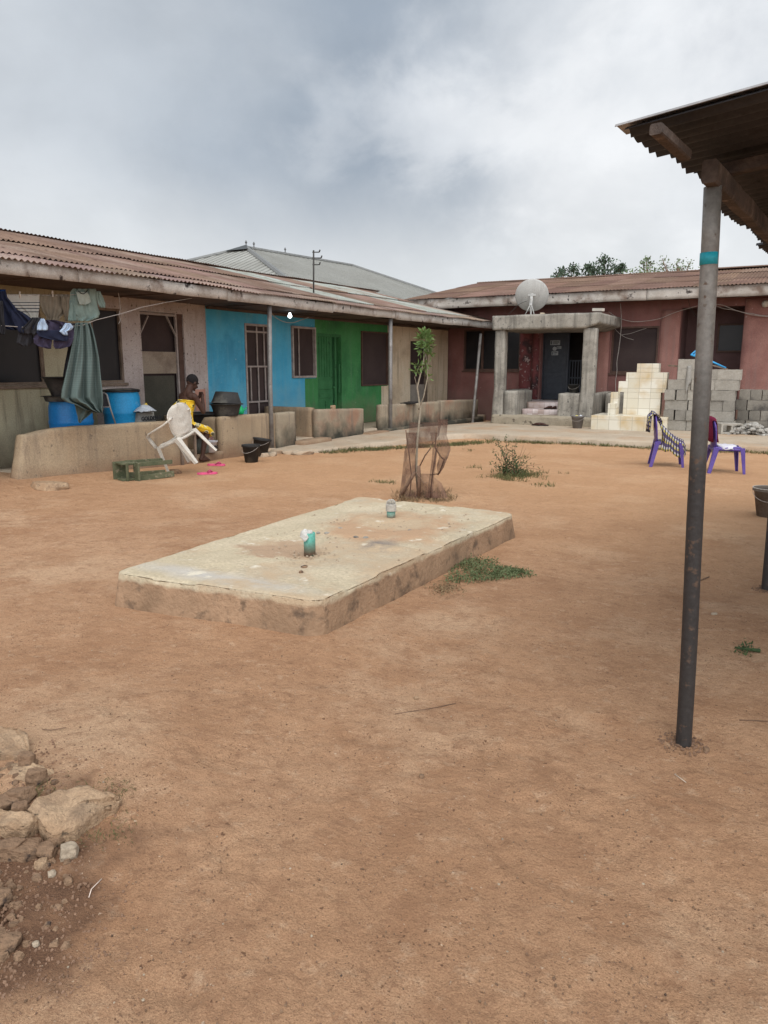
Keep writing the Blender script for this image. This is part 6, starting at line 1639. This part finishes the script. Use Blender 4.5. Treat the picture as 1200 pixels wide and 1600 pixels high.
b = MB(); b.rbox(BB.x - .3, BB.x + .3, BB.y - .25, BB.y + .3, .12, .415, .08, .02, .006); one(b.build('cement_bench', m_plaster, smooth=True), 'low cement ledge on the porch carrying the big black basin', 'ledge')
basin('washing_basin', BB + Vector((0, .02, 0)), .24, .36, .32, m_black, 'big shiny black basin behind the seated woman')
# printed sack and white paint pail in the gap of the parapets
PS = root('printed_sack', Vector((-8.75, PX(334, 680, -8.75).y, .14)), 'printed reddish grey sack leaning in the gap before the beige parapet', 'sack'); b = MB(); rings = []
for i in range(8):
    f = i / 7; z = .50 * f
    rings.append([Vector((.10 * math.cos(a) * (1 - .5 * f) - .1 * f, .20 * math.sin(a) * (1 - .25 * f) + .05 * f + .015 * noise.noise(Vector((a * 2, z * 6, 0))), z - .10 * f * (1 - math.sin(a)) * .5)) for a in [2 * math.pi * j / 24 for j in range(24)]])
b.loft(rings); b.build('bag', m_sack, PS, smooth=True, local=True)
pp = Vector((-8.50, PX(330, 699, -8.50).y, .14))
PL = bucket('paint_pail', pp, .085, .10, .19, plain('white pail', (.62, .60, .60), .5), 'small white pail with a dark printed label on the doorstep', None, 'pail')
text('MIX', .06, (.094, -.01, .07), (R(90), 0, R(75)), m_ink, PL)
b = MB(); b.lathe((0, 0, 0), [(.12, 0), (.13, .12), (.10, .22), (.04, .26), (.0001, .26)], 20); b.v = [v + Vector((-8.6, PX(316, 700, -8.6).y, .14)) for v in b.v]
one(b.build('plastic_jar', M('dull grey green jar', (.13, .14, .12), (.18, .185, .165), 4, bump=.1), smooth=True), 'dull grey green jar just behind the woman\'s foot, left of the white pail', 'jar')
b = MB(); p = PX(246, 640, -8.95)
b.rbox(-9.1, -8.8, p.y - .13, p.y + .17, .62, .66, .05, .01, .003); 
for dx, dy in ((-9.08, -.1), (-8.84, -.1), (-9.08, .14), (-8.84, .14)): b.box(dx, dx + .03, p.y + dy, p.y + dy + .03, .12, .62)
one(b.build('stool', m_soff), 'small dark wooden stool right of the lettered sack, by the white chair back', 'stool')
# black buckets in front of the parapet
g2 = 'black buckets in front of the parapet'
q = gr(393, 722); bucket('bucket', Vector((q.x, q.y, q.z)), .105, .145, .29, m_grey, 'nearer black bucket standing upright before the beige parapet', g2)
q = gr(402, 714); bucket('bucket', Vector((q.x + .0, q.y + .08, q.z + .01)), .11, .155, .31, m_grey, 'farther black bucket, wider and tilted behind the nearer one', g2, ry=R(6), rx=R(-7))
# green wooden bench lying on its side
q0, q1 = gr(200, 752), gr(270, 746)
BN = root('wooden_bench', (q0 + q1) / 2, 'small green painted wooden bench lying on its side by the white chair', 'bench')
m_bg = M('faded green paint', (.085, .095, .05), (.14, .14, .08), 8, bump=.3, spots=((.25, .21, .14), 12, .58, .66))
dx = (q1 - q0); ln = dx.length; dx.normalize(); dy = Vector((-dx.y, dx.x, 0)); 
if dy.dot(AWAY) < 0: dy = -dy
b = MB(); c0 = q0
b.bar(c0 + dy * .0 + Vector((0, 0, .015)) + dx * .10, c0 + dx * (ln + .02) + Vector((0, 0, .055)), .03, .08); b.bar(c0 + dy * .02 + Vector((0, 0, .215)) + dx * .10, c0 + dx * (ln + .02) + dy * .04 + Vector((0, 0, .22)), .03, .06); b.build('rail', m_bg, BN, bevel=.004)
b = MB(); b.bar(c0 + dx * .13 + Vector((0, 0, 0)), c0 + dx * .13 + Vector((0, 0, .25)), .17, .028, (dx.x, dx.y, 0)); b.build('leg_board', m_bg, BN, bevel=.004)
b = MB(); 
for h_ in (.015, .235): b.bar(c0 + dx * .03 + dy * .02 + Vector((0, 0, h_)), c0 + dx * .03 + dy * .26 + Vector((0, 0, h_)), .20, .025)
b.bar(c0 + dx * .0 + dy * .0, c0 + dy * .0 + Vector((0, 0, .25)), .03, .03); b.bar(c0 + dy * .26, c0 + dy * .26 + Vector((0, 0, .25)), .03, .2, (dx.x, dx.y, 0)); b.build('seat_box', m_bg, BN, bevel=.004)
b = MB(); b.bar(c0 + dx * .08 + dy * .27 + Vector((0, 0, .05)), c0 + dx * ln + dy * .25 + Vector((0, 0, .05)), .03, .07); b.bar(c0 + dx * .08 + dy * .27 + Vector((0, 0, .22)), c0 + dx * ln + dy * .25 + Vector((0, 0, .22)), .03, .07); b.build('rail', m_bg, BN, bevel=.004)
q = gr(275, 740); o = rock('broken_brick', q, (.16, .1, .07), .4, m_rockd, 'brown broken brick under the leg of the white chair', 'brick', 71, 7, .05, None, 3)
# debris by the first post
for k, (x, y, w, lab_) in enumerate(((418, 706, .34, 'long flat dusty slab fragment left of the first porch post'), (436, 708, .40, 'biggest flat slab fragment right of the first porch post'), (455, 709, .30, 'flat slab fragment farther right at the broken path edge'), (473, 710, .34, 'flat slab fragment at the rightmost of the broken path edge'), (412, 713, .22, 'narrow broken piece just right of the black buckets'), (425, 712, .16, 'small broken piece between the buckets and the post'))):
    q = gr(x, y); rock('slab_fragment', q + Vector((0, 0, -.01)), (w, .22, .08), head(0, 1) + R(-12 + 9 * k), m_path, lab_, 'fragment', 120 + k, 6, .06, 'fragments of the broken path edge', 4)
# things on the far parapet
p = PX(640, 632, -8.4); b = MB(); b.bar(p + Vector((0, -.22, .03)), p + Vector((0, .25, .05)), .3, .03); one(b.build('dark_tray', m_black, bevel=.004), 'dark flat tray resting on the mossy parapet behind the sapling', 'tray')
p = PX(520, 637, -8.58); rock('stone', Vector((p.x, p.y, .67)), (.1, .14, .07), 0, m_rock, 'small stone on the red and grey parapet before the green door', 'stone', 81, 5, .06, None, 3)

# ---------------------------------------------------------------- washing lines and clothes
LX = -8.72
b = MB(); b.tube([PX(-40, 461, LX), PX(30, 461.5, LX), PX(100, 461, LX), PX(150, 459, LX)], .004, 6); one(b.build('washing_line', m_wire, smooth=True), 'upper washing line under the eave, holding the towel and shirt', 'washing line')
LX2 = -8.5
b = MB(); pts2 = [(-60, 505), (20, 510), (60, 513), (100, 511), (130, 508), (150, 500), (190, 490), (222, 480), (262, 472), (300, 466)]
b.tube([PX(x, y, LX2) for x, y in pts2], .0045, 6); one(b.build('washing_line', m_wire, smooth=True), 'lower washing line slanting up to the right across the first doorway', 'washing line')
cable('cable', [(222, 481), (235, 486), (250, 488), (270, 486), (285, 480), (296, 474)], .005, m_wire, 'loose loop of pale cord hanging over the first doorway', lambda x, y: PX(x, y, -9.6))
cable('cable', [(185, 458), (187, 470), (188, 482), (186, 492), (188, 500), (185, 506)], .006, m_wire, 'pale frayed cord hanging down beside the second window', lambda x, y: PX(x, y, -8.9))
cable('cable', [(424, 489), (432, 497), (445, 503), (458, 504), (470, 500), (482, 496)], .006, m_wire, 'pale cable drooping from the first post below the lit bulb', lambda x, y: PX(x, y, -9.0))
def garment(name, rows, X, mat, label, cat, k=4, amp=.02, seed=0, n=22, uvs=True, bell=0, group=None, parent=None, extra=None):
    rr = []; H = len(rows)
    for i, (y, xl_, xr_) in enumerate(rows):
        f = i / (H - 1); row = []
        for j in range(n + 1):
            t = j / n; x = xl_ + (xr_ - xl_) * t
            tt = t + .10 * noise.noise(Vector((t * 3.1, f * .8, seed))) + .03 * noise.noise(Vector((t * 9, f * 1.5, seed)))
            am_ = .45 + 1.1 * abs(noise.noise(Vector((t * 4, f * 1.2, seed + 8))))
            d = amp * am_ * (.35 + .65 * f) * math.sin(2 * math.pi * k * tt + seed) + .55 * amp * noise.noise(Vector((t * 9, f * 3, seed + 3))) + .25 * amp * math.sin(4.3 * math.pi * k * tt + f * 3) * (1 - .6 * f) + bell * math.sin(math.pi * t) * f
            wob = .8 * noise.noise(Vector((f * 4, seed, t > .5)))
            row.append(PX(x + wob, y, X + d))
        rr.append(row)
    b = MB(); b.grid(rr, uv=uvs); o = b.build(name, mat, parent, smooth=True, solid=.002)
    if parent: return o
    return one(o, label, cat, group)
def dens(rows, m_=4):
    out = []
    for a, c in zip(rows[:-1], rows[1:]):
        for k in range(m_): out.append(tuple(a[i] + (c[i] - a[i]) * k / m_ for i in range(3)))
    return out + [rows[-1]]
garment('towel', dens([(460, 10, 62), (470, 12, 62), (480, 22, 62), (492, 40, 60), (500, 45, 58)]), LX, m_towel, 'cream towel with thin dark stripes on the upper line', 'towel', 3, .015, 1)
garment('shirt', dens([(460, 63, 108), (475, 62, 108), (487, 66, 105), (495, 72, 95), (501, 72, 92)]), LX, m_cloth['tan'], 'brownish creased shirt between the striped towel and the pale T-shirt', 'shirt', 5, .03, 2)
garment('shirt', dens([(462, 95, 109), (480, 97, 108), (492, 100, 107), (502, 102, 105)], 3), LX + .04, m_cloth['tan'], 'narrow brown sleeve hanging beside the pale T-shirt', 'shirt', 2, .02, 5)
TSH = root('t_shirt', PX(135, 470, LX), 'pale sage T-shirt pegged upside up at the right end of the upper line', 't-shirt')
garment('body', dens([(451, 114, 150), (456, 110, 151), (470, 109, 152), (480, 109, 153), (490, 110, 156), (496, 120, 154), (502, 122, 140)]), LX, m_cloth['sage'], '', '', 2, .03, 3, parent=TSH, n=30)
garment('sleeve', dens([(455, 150, 157), (465, 151, 161), (474, 153, 165), (481, 157, 164)], 3), LX + .02, m_cloth['sage'], '', '', 1, .02, 4, parent=TSH)
garment('sleeve', dens([(470, 108, 114), (480, 108, 118), (492, 107, 118), (502, 106, 122)], 3), LX + .03, m_cloth['sage'], '', '', 1, .02, 6, parent=TSH)
garment('chest_print', dens([(456, 119, 136), (465, 121, 141), (472, 123, 142), (476, 125, 134)], 3), LX + .045, m_cloth['sage_pale'], '', '', 1, .005, 7, parent=TSH)
b = MB(); b.tube([PX(x, y, LX + .05) for x, y in ((122, 454), (126, 458), (130, 459.5), (134, 457), (137, 453))], .005, 6); b.build('neckline', m_cloth['charcoal'], TSH, smooth=True)
garment('trousers', dens([(455, -12, 9), (465, -14, 12), (480, -15, 24), (495, -10, 33), (510, -5, 38), (516, 18, 36)]), LX2 - .06, m_cloth['navy'], 'dark navy trousers bunched at the left border', 'trousers', 3, .05, 8)
garment('jacket', dens([(452, -14, 9), (460, -14, 10), (468, -12, 9), (474, -8, 4)], 3), LX2 - .1, m_cloth['navy2'], 'deep blue garment at the top left corner of the washing', 'garment', 2, .03, 9)
garment('jacket', dens([(485, 16, 30), (492, 18, 42), (500, 20, 52), (510, 24, 62), (520, 30, 60)], 3), LX2 + .0, m_cloth['navy'], 'dark sleeve slanting down in front of the striped towel', 'garment', 3, .03, 18)
garment('cloth', dens([(496, 50, 64), (505, 42, 64), (515, 32, 62), (522, 36, 58)], 3), LX2 + .02, m_cloth['charcoal'], 'black cloth bunched between the sleeve and the plum shorts', 'cloth', 2, .03, 10)
garment('cloth', dens([(518, 30, 50), (528, 27, 52), (536, 26, 51), (541, 34, 46)], 3), LX2 - .02, m_cloth['charcoal'], 'charcoal cloth hanging lowest, left of the plum shorts', 'cloth', 2, .02, 11)
garment('trousers', dens([(470, -10, 4), (490, -10, 6), (508, -8, 8), (518, -6, 9), (523, 2, 7)], 3), LX2 + .02, m_cloth['charcoal'], 'charcoal trouser leg hanging at the very left border', 'trousers', 2, .03, 15)
SHR = root('shorts', PX(85, 520, LX2), 'plum grey shorts with pale blue pockets turned out, on the lower line', 'shorts')
garment('body', dens([(500, 66, 84), (504, 64, 104), (512, 58, 113), (520, 56, 116), (530, 52, 115)]), LX2 + .02, m_cloth['plum'], '', '', 3, .035, 12, parent=SHR, n=30)
garment('leg', dens([(528, 52, 82), (536, 53, 81), (541, 60, 80), (545, 74, 80)], 3), LX2 + .04, m_cloth['plum'], '', '', 2, .02, 13, parent=SHR)
garment('leg', dens([(528, 84, 115), (536, 83, 113), (541, 84, 110), (545, 86, 95)], 3), LX2 + .04, m_cloth['plum'], '', '', 2, .02, 14, parent=SHR)
garment('waistband', dens([(516, 58, 95), (519, 57, 104), (525, 60, 107), (530, 76, 107), (533, 95, 105)], 3), LX2 + .075, m_cloth['navy'], '', '', 2, .012, 21, parent=SHR)
garment('pocket', dens([(498, 64, 69), (504, 60, 72), (510, 58, 75), (516, 58, 74)], 3), LX2 + .09, m_cloth['lightblue'], '', '', 2, .015, 16, parent=SHR)
garment('pocket', dens([(505, 102, 110), (511, 98, 115), (515, 95, 112), (518, 93, 105), (524, 100, 106)], 3), LX2 + .09, m_cloth['lightblue'], '', '', 2, .015, 17, parent=SHR)
WR = root('wrapper_cloth', PX(130, 505, LX2), 'long dark green wrapper gathered on the lower line, hanging over the deep blue drum', 'wrapper')
garment('cloth', dens([(504, 118, 141), (515, 116, 145), (535, 113, 150), (560, 108, 155), (590, 101, 158), (610, 96, 160), (622, 95, 160.5), (628, 103, 161), (632, 117, 161), (640, 133, 160), (645, 150, 160)], 5), LX2, m_check, '', '', 3.2, .075, 19, parent=WR, n=60)
garment('under_fold', dens([(600, 112, 150), (628, 115, 156), (640, 118, 150), (650, 121, 138), (658, 122, 128), (661, 124, 126)], 4), LX2 - .09, m_check, '', '', 2, .03, 20, parent=WR, n=30)
garment('under_fold', dens([(505, 108, 120), (520, 107, 118), (545, 106, 114), (570, 101, 110), (590, 98, 105)], 4), LX2 - .08, m_cloth['charcoal'], '', '', 1, .02, 22, parent=WR)
for (x, y, X) in ((31, 459, LX + .02), (11, 464, LX + .02), (82, 458, LX + .02)):
    b = MB(); p = PX(x, y, X); b.bar(p + Vector((0, 0, .03)), p - Vector((0, .0, .05)), .012, .016, (1, 0, 0)); one(b.build('clothes_peg', m_pale), {31: 'pale peg on the middle of the striped towel', 11: 'pale peg at the left corner of the striped towel', 82: 'pale peg on the brownish shirt'}[x], 'clothes peg', 'pegs on the upper line')

# ---------------------------------------------------------------- seated woman
WP = Vector((-8.60, PX(284, 650, -8.60).y, 0)); WZ = head(.50, .62)
WM = root('person', WP, 'woman in a yellow patterned wrapper seated on the porch, fists at her chin', 'person', None, WZ)
def cap(b, a, c, r0, r1, n=14, m_=6):
    a = Vector(a); c = Vector(c); d = (c - a); L_ = d.length; d.normalize(); x = d.cross(Vector((0, 0, 1)))
    if x.length < .05: x = d.cross(Vector((0, 1, 0)))
    x.normalize(); y = d.cross(x); rings = []
    for k in range(1, m_ + 1):
        th = math.pi / 2 * (1 - k / m_); rings.append((a - d * r0 * math.sin(th), r0 * math.cos(th)))
    for k in range(m_): 
        th = math.pi / 2 * k / m_; rings.append((c + d * r1 * math.sin(th), max(.0008, r1 * math.cos(th))))
    b.loft([[p + (x * math.cos(2 * math.pi * j / n) + y * math.sin(2 * math.pi * j / n)) * max(r, .0008) for j in range(n)] for p, r in rings])
def ell(b, c, rx, ry, rz, rot=None, n=20, m_=12):
    c = Vector(c); rings = []
    for i in range(m_ + 1):
        th = math.pi * i / m_; ring = []
        for j in range(n):
            a = 2 * math.pi * j / n; v = Vector((rx * max(.01, math.sin(th)) * math.cos(a), ry * max(.01, math.sin(th)) * math.sin(a), -rz * math.cos(th)))
            ring.append((rot @ v if rot else v) + c)
        rings.append(ring)
    b.loft(rings)
b = MB()
# torso, leaning forward (local +Y is forward, +X her right)
ell(b, (0, 0, .66), .165, .14, .13); cap(b, (-.05, .02, .70), (-.045, .07, .88), .105, .095); cap(b, (.05, .02, .70), (.045, .07, .88), .105, .095)
ell(b, (0, .10, .97), .145, .105, .15, Matrix.Rotation(R(-14), 3, 'X')); cap(b, (-.10, .13, 1.07), (.10, .13, 1.07), .075, .075)
cap(b, (-.155, .14, 1.075), (-.17, .15, 1.06), .055, .05); cap(b, (.155, .14, 1.075), (.17, .15, 1.06), .055, .05)
cap(b, (0, .12, 1.09), (0, .195, 1.24), .070, .056); cap(b, (-.06, .115, 1.10), (0, .15, 1.16), .05, .05); cap(b, (.06, .115, 1.10), (0, .15, 1.16), .05, .05)
HR = Matrix.Rotation(R(-30), 3, 'X')
hc = Vector((0, .245, 1.298))
ell(b, hc + Vector((0, -.012, .012)), .077, .098, .095, HR); ell(b, hc + HR @ Vector((0, .035, -.045)), .058, .06, .072, HR)     # skull, jaw
cap(b, hc + HR @ Vector((0, .085, -.005)), hc + HR @ Vector((0, .112, -.035)), .011, .016, 10, 4)                                # nose
cap(b, hc + HR @ Vector((-.02, .088, -.066)), hc + HR @ Vector((.02, .088, -.066)), .011, .011, 10, 4); ell(b, hc + HR @ Vector((0, .080, -.10)), .024, .02, .018, HR)
for s_ in (-1, 1): ell(b, hc + HR @ Vector((s_ * .078, -.005, -.02)), .012, .020, .031, HR, 12, 8); cap(b, hc + HR @ Vector((s_ * .045, .078, .018)), hc + HR @ Vector((s_ * .02, .09, .02)), .012, .010, 10, 4)
hands = []
for s_ in (-1, 1):
    sh = Vector((s_ * .175, .145, 1.06)); el = Vector((s_ * .205, .27, .83)); wr = Vector((s_ * .05, .385, 1.045))
    cap(b, sh, sh.lerp(el, .5), .050, .044); cap(b, sh.lerp(el, .5), el, .044, .036); cap(b, el, el.lerp(wr, .4), .037, .036); cap(b, el.lerp(wr, .4), wr, .036, .024)
    # hand: palm, four fingers curled, thumb
    up_ = (wr - el).normalized(); pc = wr + up_ * .045; inw = Vector((-s_, 0, 0)); fwd_ = Vector((0, 1, 0)); fwd_ = (fwd_ - up_ * fwd_.dot(up_)).normalized(); side = up_.cross(fwd_)
    cap(b, wr, pc + side * .012, .022, .024); cap(b, wr, pc - side * .012, .022, .024)
    for k in range(4):
        o_ = (k - 1.5) * .017; base = pc + up_ * .022 + side * o_; l1 = (.034, .038, .036, .029)[k]
        k1 = base + up_ * l1 * .8 - fwd_ * .006; k2 = k1 - fwd_ * l1 * .8 - up_ * .006; k3 = k2 - up_ * l1 * .55 + fwd_ * .008
        cap(b, base, k1, .0092, .0086, 8, 3); cap(b, k1, k2, .0086, .0078, 8, 3); cap(b, k2, k3, .0078, .0068, 8, 3)
    tb0 = pc - side * .024 * s_; t1 = tb0 - side * .014 * s_ - fwd_ * .016 + up_ * .018; t2 = t1 - fwd_ * .012 + up_ * .022 + side * .008 * s_
    cap(b, tb0, t1, .011, .010, 8, 3); cap(b, t1, t2, .010, .008, 8, 3)
    hip = Vector((s_ * .085, .03, .63)); kn = Vector((s_ * .10, .42, .50)); an = Vector((s_ * .085, .30, .105))
    if s_ < 0: kn = Vector((-.11, .43, .505)); an = Vector((-.10, .36, .10))
    cap(b, hip, hip.lerp(kn, .5), .088, .075); cap(b, hip.lerp(kn, .5), kn, .075, .055); cap(b, kn, kn.lerp(an, .32) + Vector((0, -.018, 0)), .054, .052); cap(b, kn.lerp(an, .32) + Vector((0, -.018, 0)), an, .052, .032)
    he = an + Vector((0, -.03, -.055)); cap(b, an, he, .034, .030); cap(b, he, an + Vector((s_ * .01, .10, -.068)), .030, .026); cap(b, an, an + Vector((s_ * .01, .09, -.062)), .033, .028)
    cap(b, an + Vector((-.012, .09, -.072)), an + Vector((s_ * .012 + .0, .125, -.076)), .022, .019)
    for k in range(5): q0_ = an + Vector((s_ * .01 + s_ * (k - 2) * .014, .118, -.080)); cap(b, q0_, q0_ + Vector((s_ * .002 * (k - 2), .030 - .004 * k, -.004)), .0105 if k == 0 else .0085, .0085 if k == 0 else .007, 8, 3)
bo = b.build('body', m_skin, WM, smooth=True, local=True)
md = bo.modifiers.new('Remesh', 'REMESH'); md.mode = 'VOXEL'; md.voxel_size = .0052; md.use_smooth_shade = True
md = bo.modifiers.new('Smooth', 'CORRECTIVE_SMOOTH') if False else bo.modifiers.new('Smooth', 'SMOOTH'); md.factor = .5; md.iterations = 3
# hair: close cropped cap
b = MB(); ell(b, hc + HR @ Vector((0, -.022, .022)), .087, .102, .098, HR, 28, 18)
b.v = [v + Vector(noise.noise_vector(v * 60)) * .004 for v in b.v]; b.build('hair', m_hair, WM, smooth=True, local=True)
for s_ in (-1, 1):
    b = MB(); ell(b, hc + HR @ Vector((s_ * .031, .083, .002)), .012, .008, .007, HR, 10, 6); b.build('eye', plain('eye', (.25, .22, .2), .3), WM, smooth=True, local=True)
# wrapper dress: one loft from under the arms over the lap to the knees
def ring(c, tilt, rx, ry, n=40, seed=0, fold=.006):
    rt = Matrix.Rotation(tilt, 3, 'X'); out = []
    for j in range(n):
        a = 2 * math.pi * j / n; f = 1 + fold / .1 * (math.sin(a * 9 + seed) * .5 + noise.noise(Vector((math.cos(a) * 3, math.sin(a) * 3, seed))))
        out.append(rt @ Vector((rx * math.cos(a) * f, ry * math.sin(a) * f, 0)) + Vector(c))
    return out
b = MB()
rg_ = [((0, .115, 1.005), -.15, .162, .122), ((0, .10, .96), -.15, .160, .124), ((0, .08, .90), -.15, .155, .125), ((0, .05, .83), -.12, .152, .128), ((0, .02, .76), -.05, .165, .145), ((0, .01, .69), -.1, .185, .165), ((0, .05, .64), -.5, .195, .165), ((0, .13, .605), -.95, .195, .135), ((0, .22, .575), -1.2, .195, .105), ((0, .32, .545), -1.3, .20, .092), ((0, .40, .52), -1.45, .195, .088), ((0, .47, .485), -1.7, .185, .083), ((0, .485, .45), -2.2, .180, .07)]
def _mk():
    rs = []
    for i, (c, t, rx, ry) in enumerate(rg_): rs.append(ring(c, t, rx, ry, seed=i * .35, fold=.004 + .004 * (i > 4)))
    return rs
b.loft(_mk(), cap=False); b.build('wrapper', m_wax, WM, smooth=True, local=True, solid=.005, sub=1)
b = MB(); b.tube([Vector((.165 * math.cos(a), .125 * math.sin(a) + .116, 1.0 - .02 * math.sin(a))) for a in [2 * math.pi * k / 30 for k in range(31)]], .011, 8); 
for k in range(5): b.tube([Vector((-.03, -.01, 1.0)), Vector((-.06 - .02 * k, -.04 - .01 * k, .985 - .018 * k)), Vector((-.08 - .02 * k, -.045, .96 - .03 * k))], [.014, .012, .006], 6)
b.build('knotted_band', m_wax, WM, smooth=True, local=True)
# stool for her to sit on
b = MB(); lx = Matrix.Rotation(WZ, 3, 'Z')
b.rbox(-.17, .17, -.17, .15, .46, .53, .05, .012, .003)
for sx in (-.15, .12):
    for sy in (-.15, .11): b.box(sx, sx + .035, sy, sy + .035, .0, .46)
so = b.build('wooden_stool', m_wood); so.location = WP + Vector((0, 0, .0)); so.rotation_euler = (0, 0, WZ); one(so, 'low wooden stool under the seated woman', 'stool')

# ---------------------------------------------------------------- world, sun, camera
w = bpy.data.worlds.new('World'); scene.world = w; w.use_nodes = True
nt = w.node_tree; N = nt.nodes; L = nt.links; N.clear()
out = N.new('ShaderNodeOutputWorld')
SUN_EL, SUN_AZ = 58, 150                              # azimuth from +Y clockwise
sky = N.new('ShaderNodeTexSky'); sky.sky_type = 'NISHITA'; sky.sun_disc = False; sky.sun_elevation = R(SUN_EL); sky.sun_rotation = R(SUN_AZ); sky.air_density = 1.0; sky.dust_density = 2.0
bg1 = N.new('ShaderNodeBackground'); bg1.inputs[1].default_value = .10; L.new(sky.outputs[0], bg1.inputs[0])
tc = N.new('ShaderNodeTexCoord'); D = tc.outputs['Generated']
def wn(scale, det, rough, seed=(0, 0, 0), sc3=(1, 1, 1), dist=0.0):
    mp = N.new('ShaderNodeMapping'); mp.inputs['Location'].default_value = seed; mp.inputs['Scale'].default_value = sc3; L.new(D, mp.inputs['Vector'])
    n = N.new('ShaderNodeTexNoise'); n.inputs['Scale'].default_value = scale; n.inputs['Detail'].default_value = det; n.inputs['Roughness'].default_value = rough; n.inputs['Distortion'].default_value = dist
    L.new(mp.outputs[0], n.inputs['Vector']); return n.outputs['Fac']
def mr_(f, a, c, d=0., e_=1.):
    m = N.new('ShaderNodeMapRange'); m.interpolation_type = 'SMOOTHSTEP'; m.inputs['From Min'].default_value = a; m.inputs['From Max'].default_value = c; m.inputs['To Min'].default_value = d; m.inputs['To Max'].default_value = e_
    L.new(f, m.inputs['Value']); return m.outputs[0]
def blob(px_, py_, r_in, r_out):                      # soft cloud mass centred on a direction of the sky
    v = ray(px_, py_).normalized(); dn = N.new('ShaderNodeVectorMath'); dn.operation = 'DISTANCE'; L.new(D, dn.inputs[0]); dn.inputs[1].default_value = v
    wob = math_(N, L, 'MULTIPLY_ADD', wn(2.6, 7, .6, (px_ * .01, py_ * .01, 0)), .55, dn.outputs['Value'])
    return mr_(math_(N, L, 'ADD', wob, -.275), r_out, r_in)
base = mixn(N, L, mr_(wn(1.5, 6, .5, (3, 1, 2), (1, 1, 1.6), .25), .36, .66), (.345, .388, .44), (.55, .58, .615))
c = base
c = mixn(N, L, math_(N, L, 'MULTIPLY', blob(330, 250, .02, .42), .80), c, (.270, .325, .395))
c = mixn(N, L, math_(N, L, 'MULTIPLY', blob(600, 120, .05, .42), .80), c, (.290, .335, .39))
c = mixn(N, L, math_(N, L, 'MULTIPLY', blob(560, 260, .02, .25), .45), c, (.26, .31, .375))
c = mixn(N, L, math_(N, L, 'MULTIPLY', blob(120, 110, .0, .34), .65), c, (.54, .57, .60))
c = mixn(N, L, math_(N, L, 'MULTIPLY', blob(1040, 150, .0, .36), .80), c, (.80, .815, .83))
c = mixn(N, L, math_(N, L, 'MULTIPLY', blob(900, 330, .0, .20), .55), c, (.78, .785, .79))
sp_ = N.new('ShaderNodeSeparateXYZ'); L.new(D, sp_.inputs[0])
hz_ = mr_(math_(N, L, 'MULTIPLY_ADD', wn(3, 6, .6, (5, 5, 5)), .12, sp_.outputs[2]), .33, .16)
c = mixn(N, L, math_(N, L, 'MULTIPLY', hz_, .80), c, (.67, .685, .695))
# crisp bright rims and grey scud in the brighter part
edge_ = math_(N, L, 'MULTIPLY', mr_(wn(4.5, 8, .55, (1, 7, 3), (1, 1, 1.4), .25), .50, .68), blob(960, 230, .02, .46))
c = mixn(N, L, math_(N, L, 'MULTIPLY', edge_, .60), c, (.84, .85, .86))
edge2 = math_(N, L, 'MULTIPLY', mr_(wn(3.2, 8, .55, (9, 2, 3), (1, 1, 1.3), .2), .48, .68), blob(1120, 130, .02, .26))
c = mixn(N, L, math_(N, L, 'MULTIPLY', edge2, .65), c, (.42, .45, .495))
soft = mr_(wn(5, 8, .55, (2, 2, 9), (1, 1, 1.6), .2), .35, .7, .95, 1.05)
# added glow: sky strengthened behind and above the camera, unseen, to light the scene
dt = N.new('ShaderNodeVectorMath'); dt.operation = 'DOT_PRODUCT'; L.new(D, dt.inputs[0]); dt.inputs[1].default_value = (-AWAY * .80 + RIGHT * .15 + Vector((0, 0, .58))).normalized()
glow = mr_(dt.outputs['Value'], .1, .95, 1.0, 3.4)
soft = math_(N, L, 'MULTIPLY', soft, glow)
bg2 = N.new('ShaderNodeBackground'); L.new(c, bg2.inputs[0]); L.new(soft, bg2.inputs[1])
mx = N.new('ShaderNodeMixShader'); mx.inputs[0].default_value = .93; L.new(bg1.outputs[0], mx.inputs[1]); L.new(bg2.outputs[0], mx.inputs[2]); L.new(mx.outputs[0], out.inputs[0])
sl = bpy.data.lights.new('sun', 'SUN'); sl.energy = 1.5; sl.angle = R(40); sl.color = (1, .95, .88)
so = bpy.data.objects.new('sun', sl); col.objects.link(so)
az = R(SUN_AZ); dirv = Vector((math.sin(az) * math.cos(R(SUN_EL)), math.cos(az) * math.cos(R(SUN_EL)), math.sin(R(SUN_EL))))
so.rotation_euler = dirv.to_track_quat('Z', 'Y').to_euler()
cam = bpy.data.cameras.new('camera'); co = bpy.data.objects.new('camera', cam); col.objects.link(co); scene.camera = co
cam.sensor_fit = 'VERTICAL'; cam.sensor_height = 36; cam.lens = F / 1600 * 36; cam.clip_start = .05; cam.clip_end = 2000
co.location = (0, 0, CH); co.rotation_euler = (R(90) - PIT, 0, YAW)
scene.view_settings.view_transform = 'Standard'; scene.view_settings.look = 'None'; scene.view_settings.exposure = 0.32; scene.view_settings.gamma = 1
scene.render.resolution_x = 768; scene.render.resolution_y = 1024
for m in bpy.data.materials:
    if 'c' in m: del m['c']
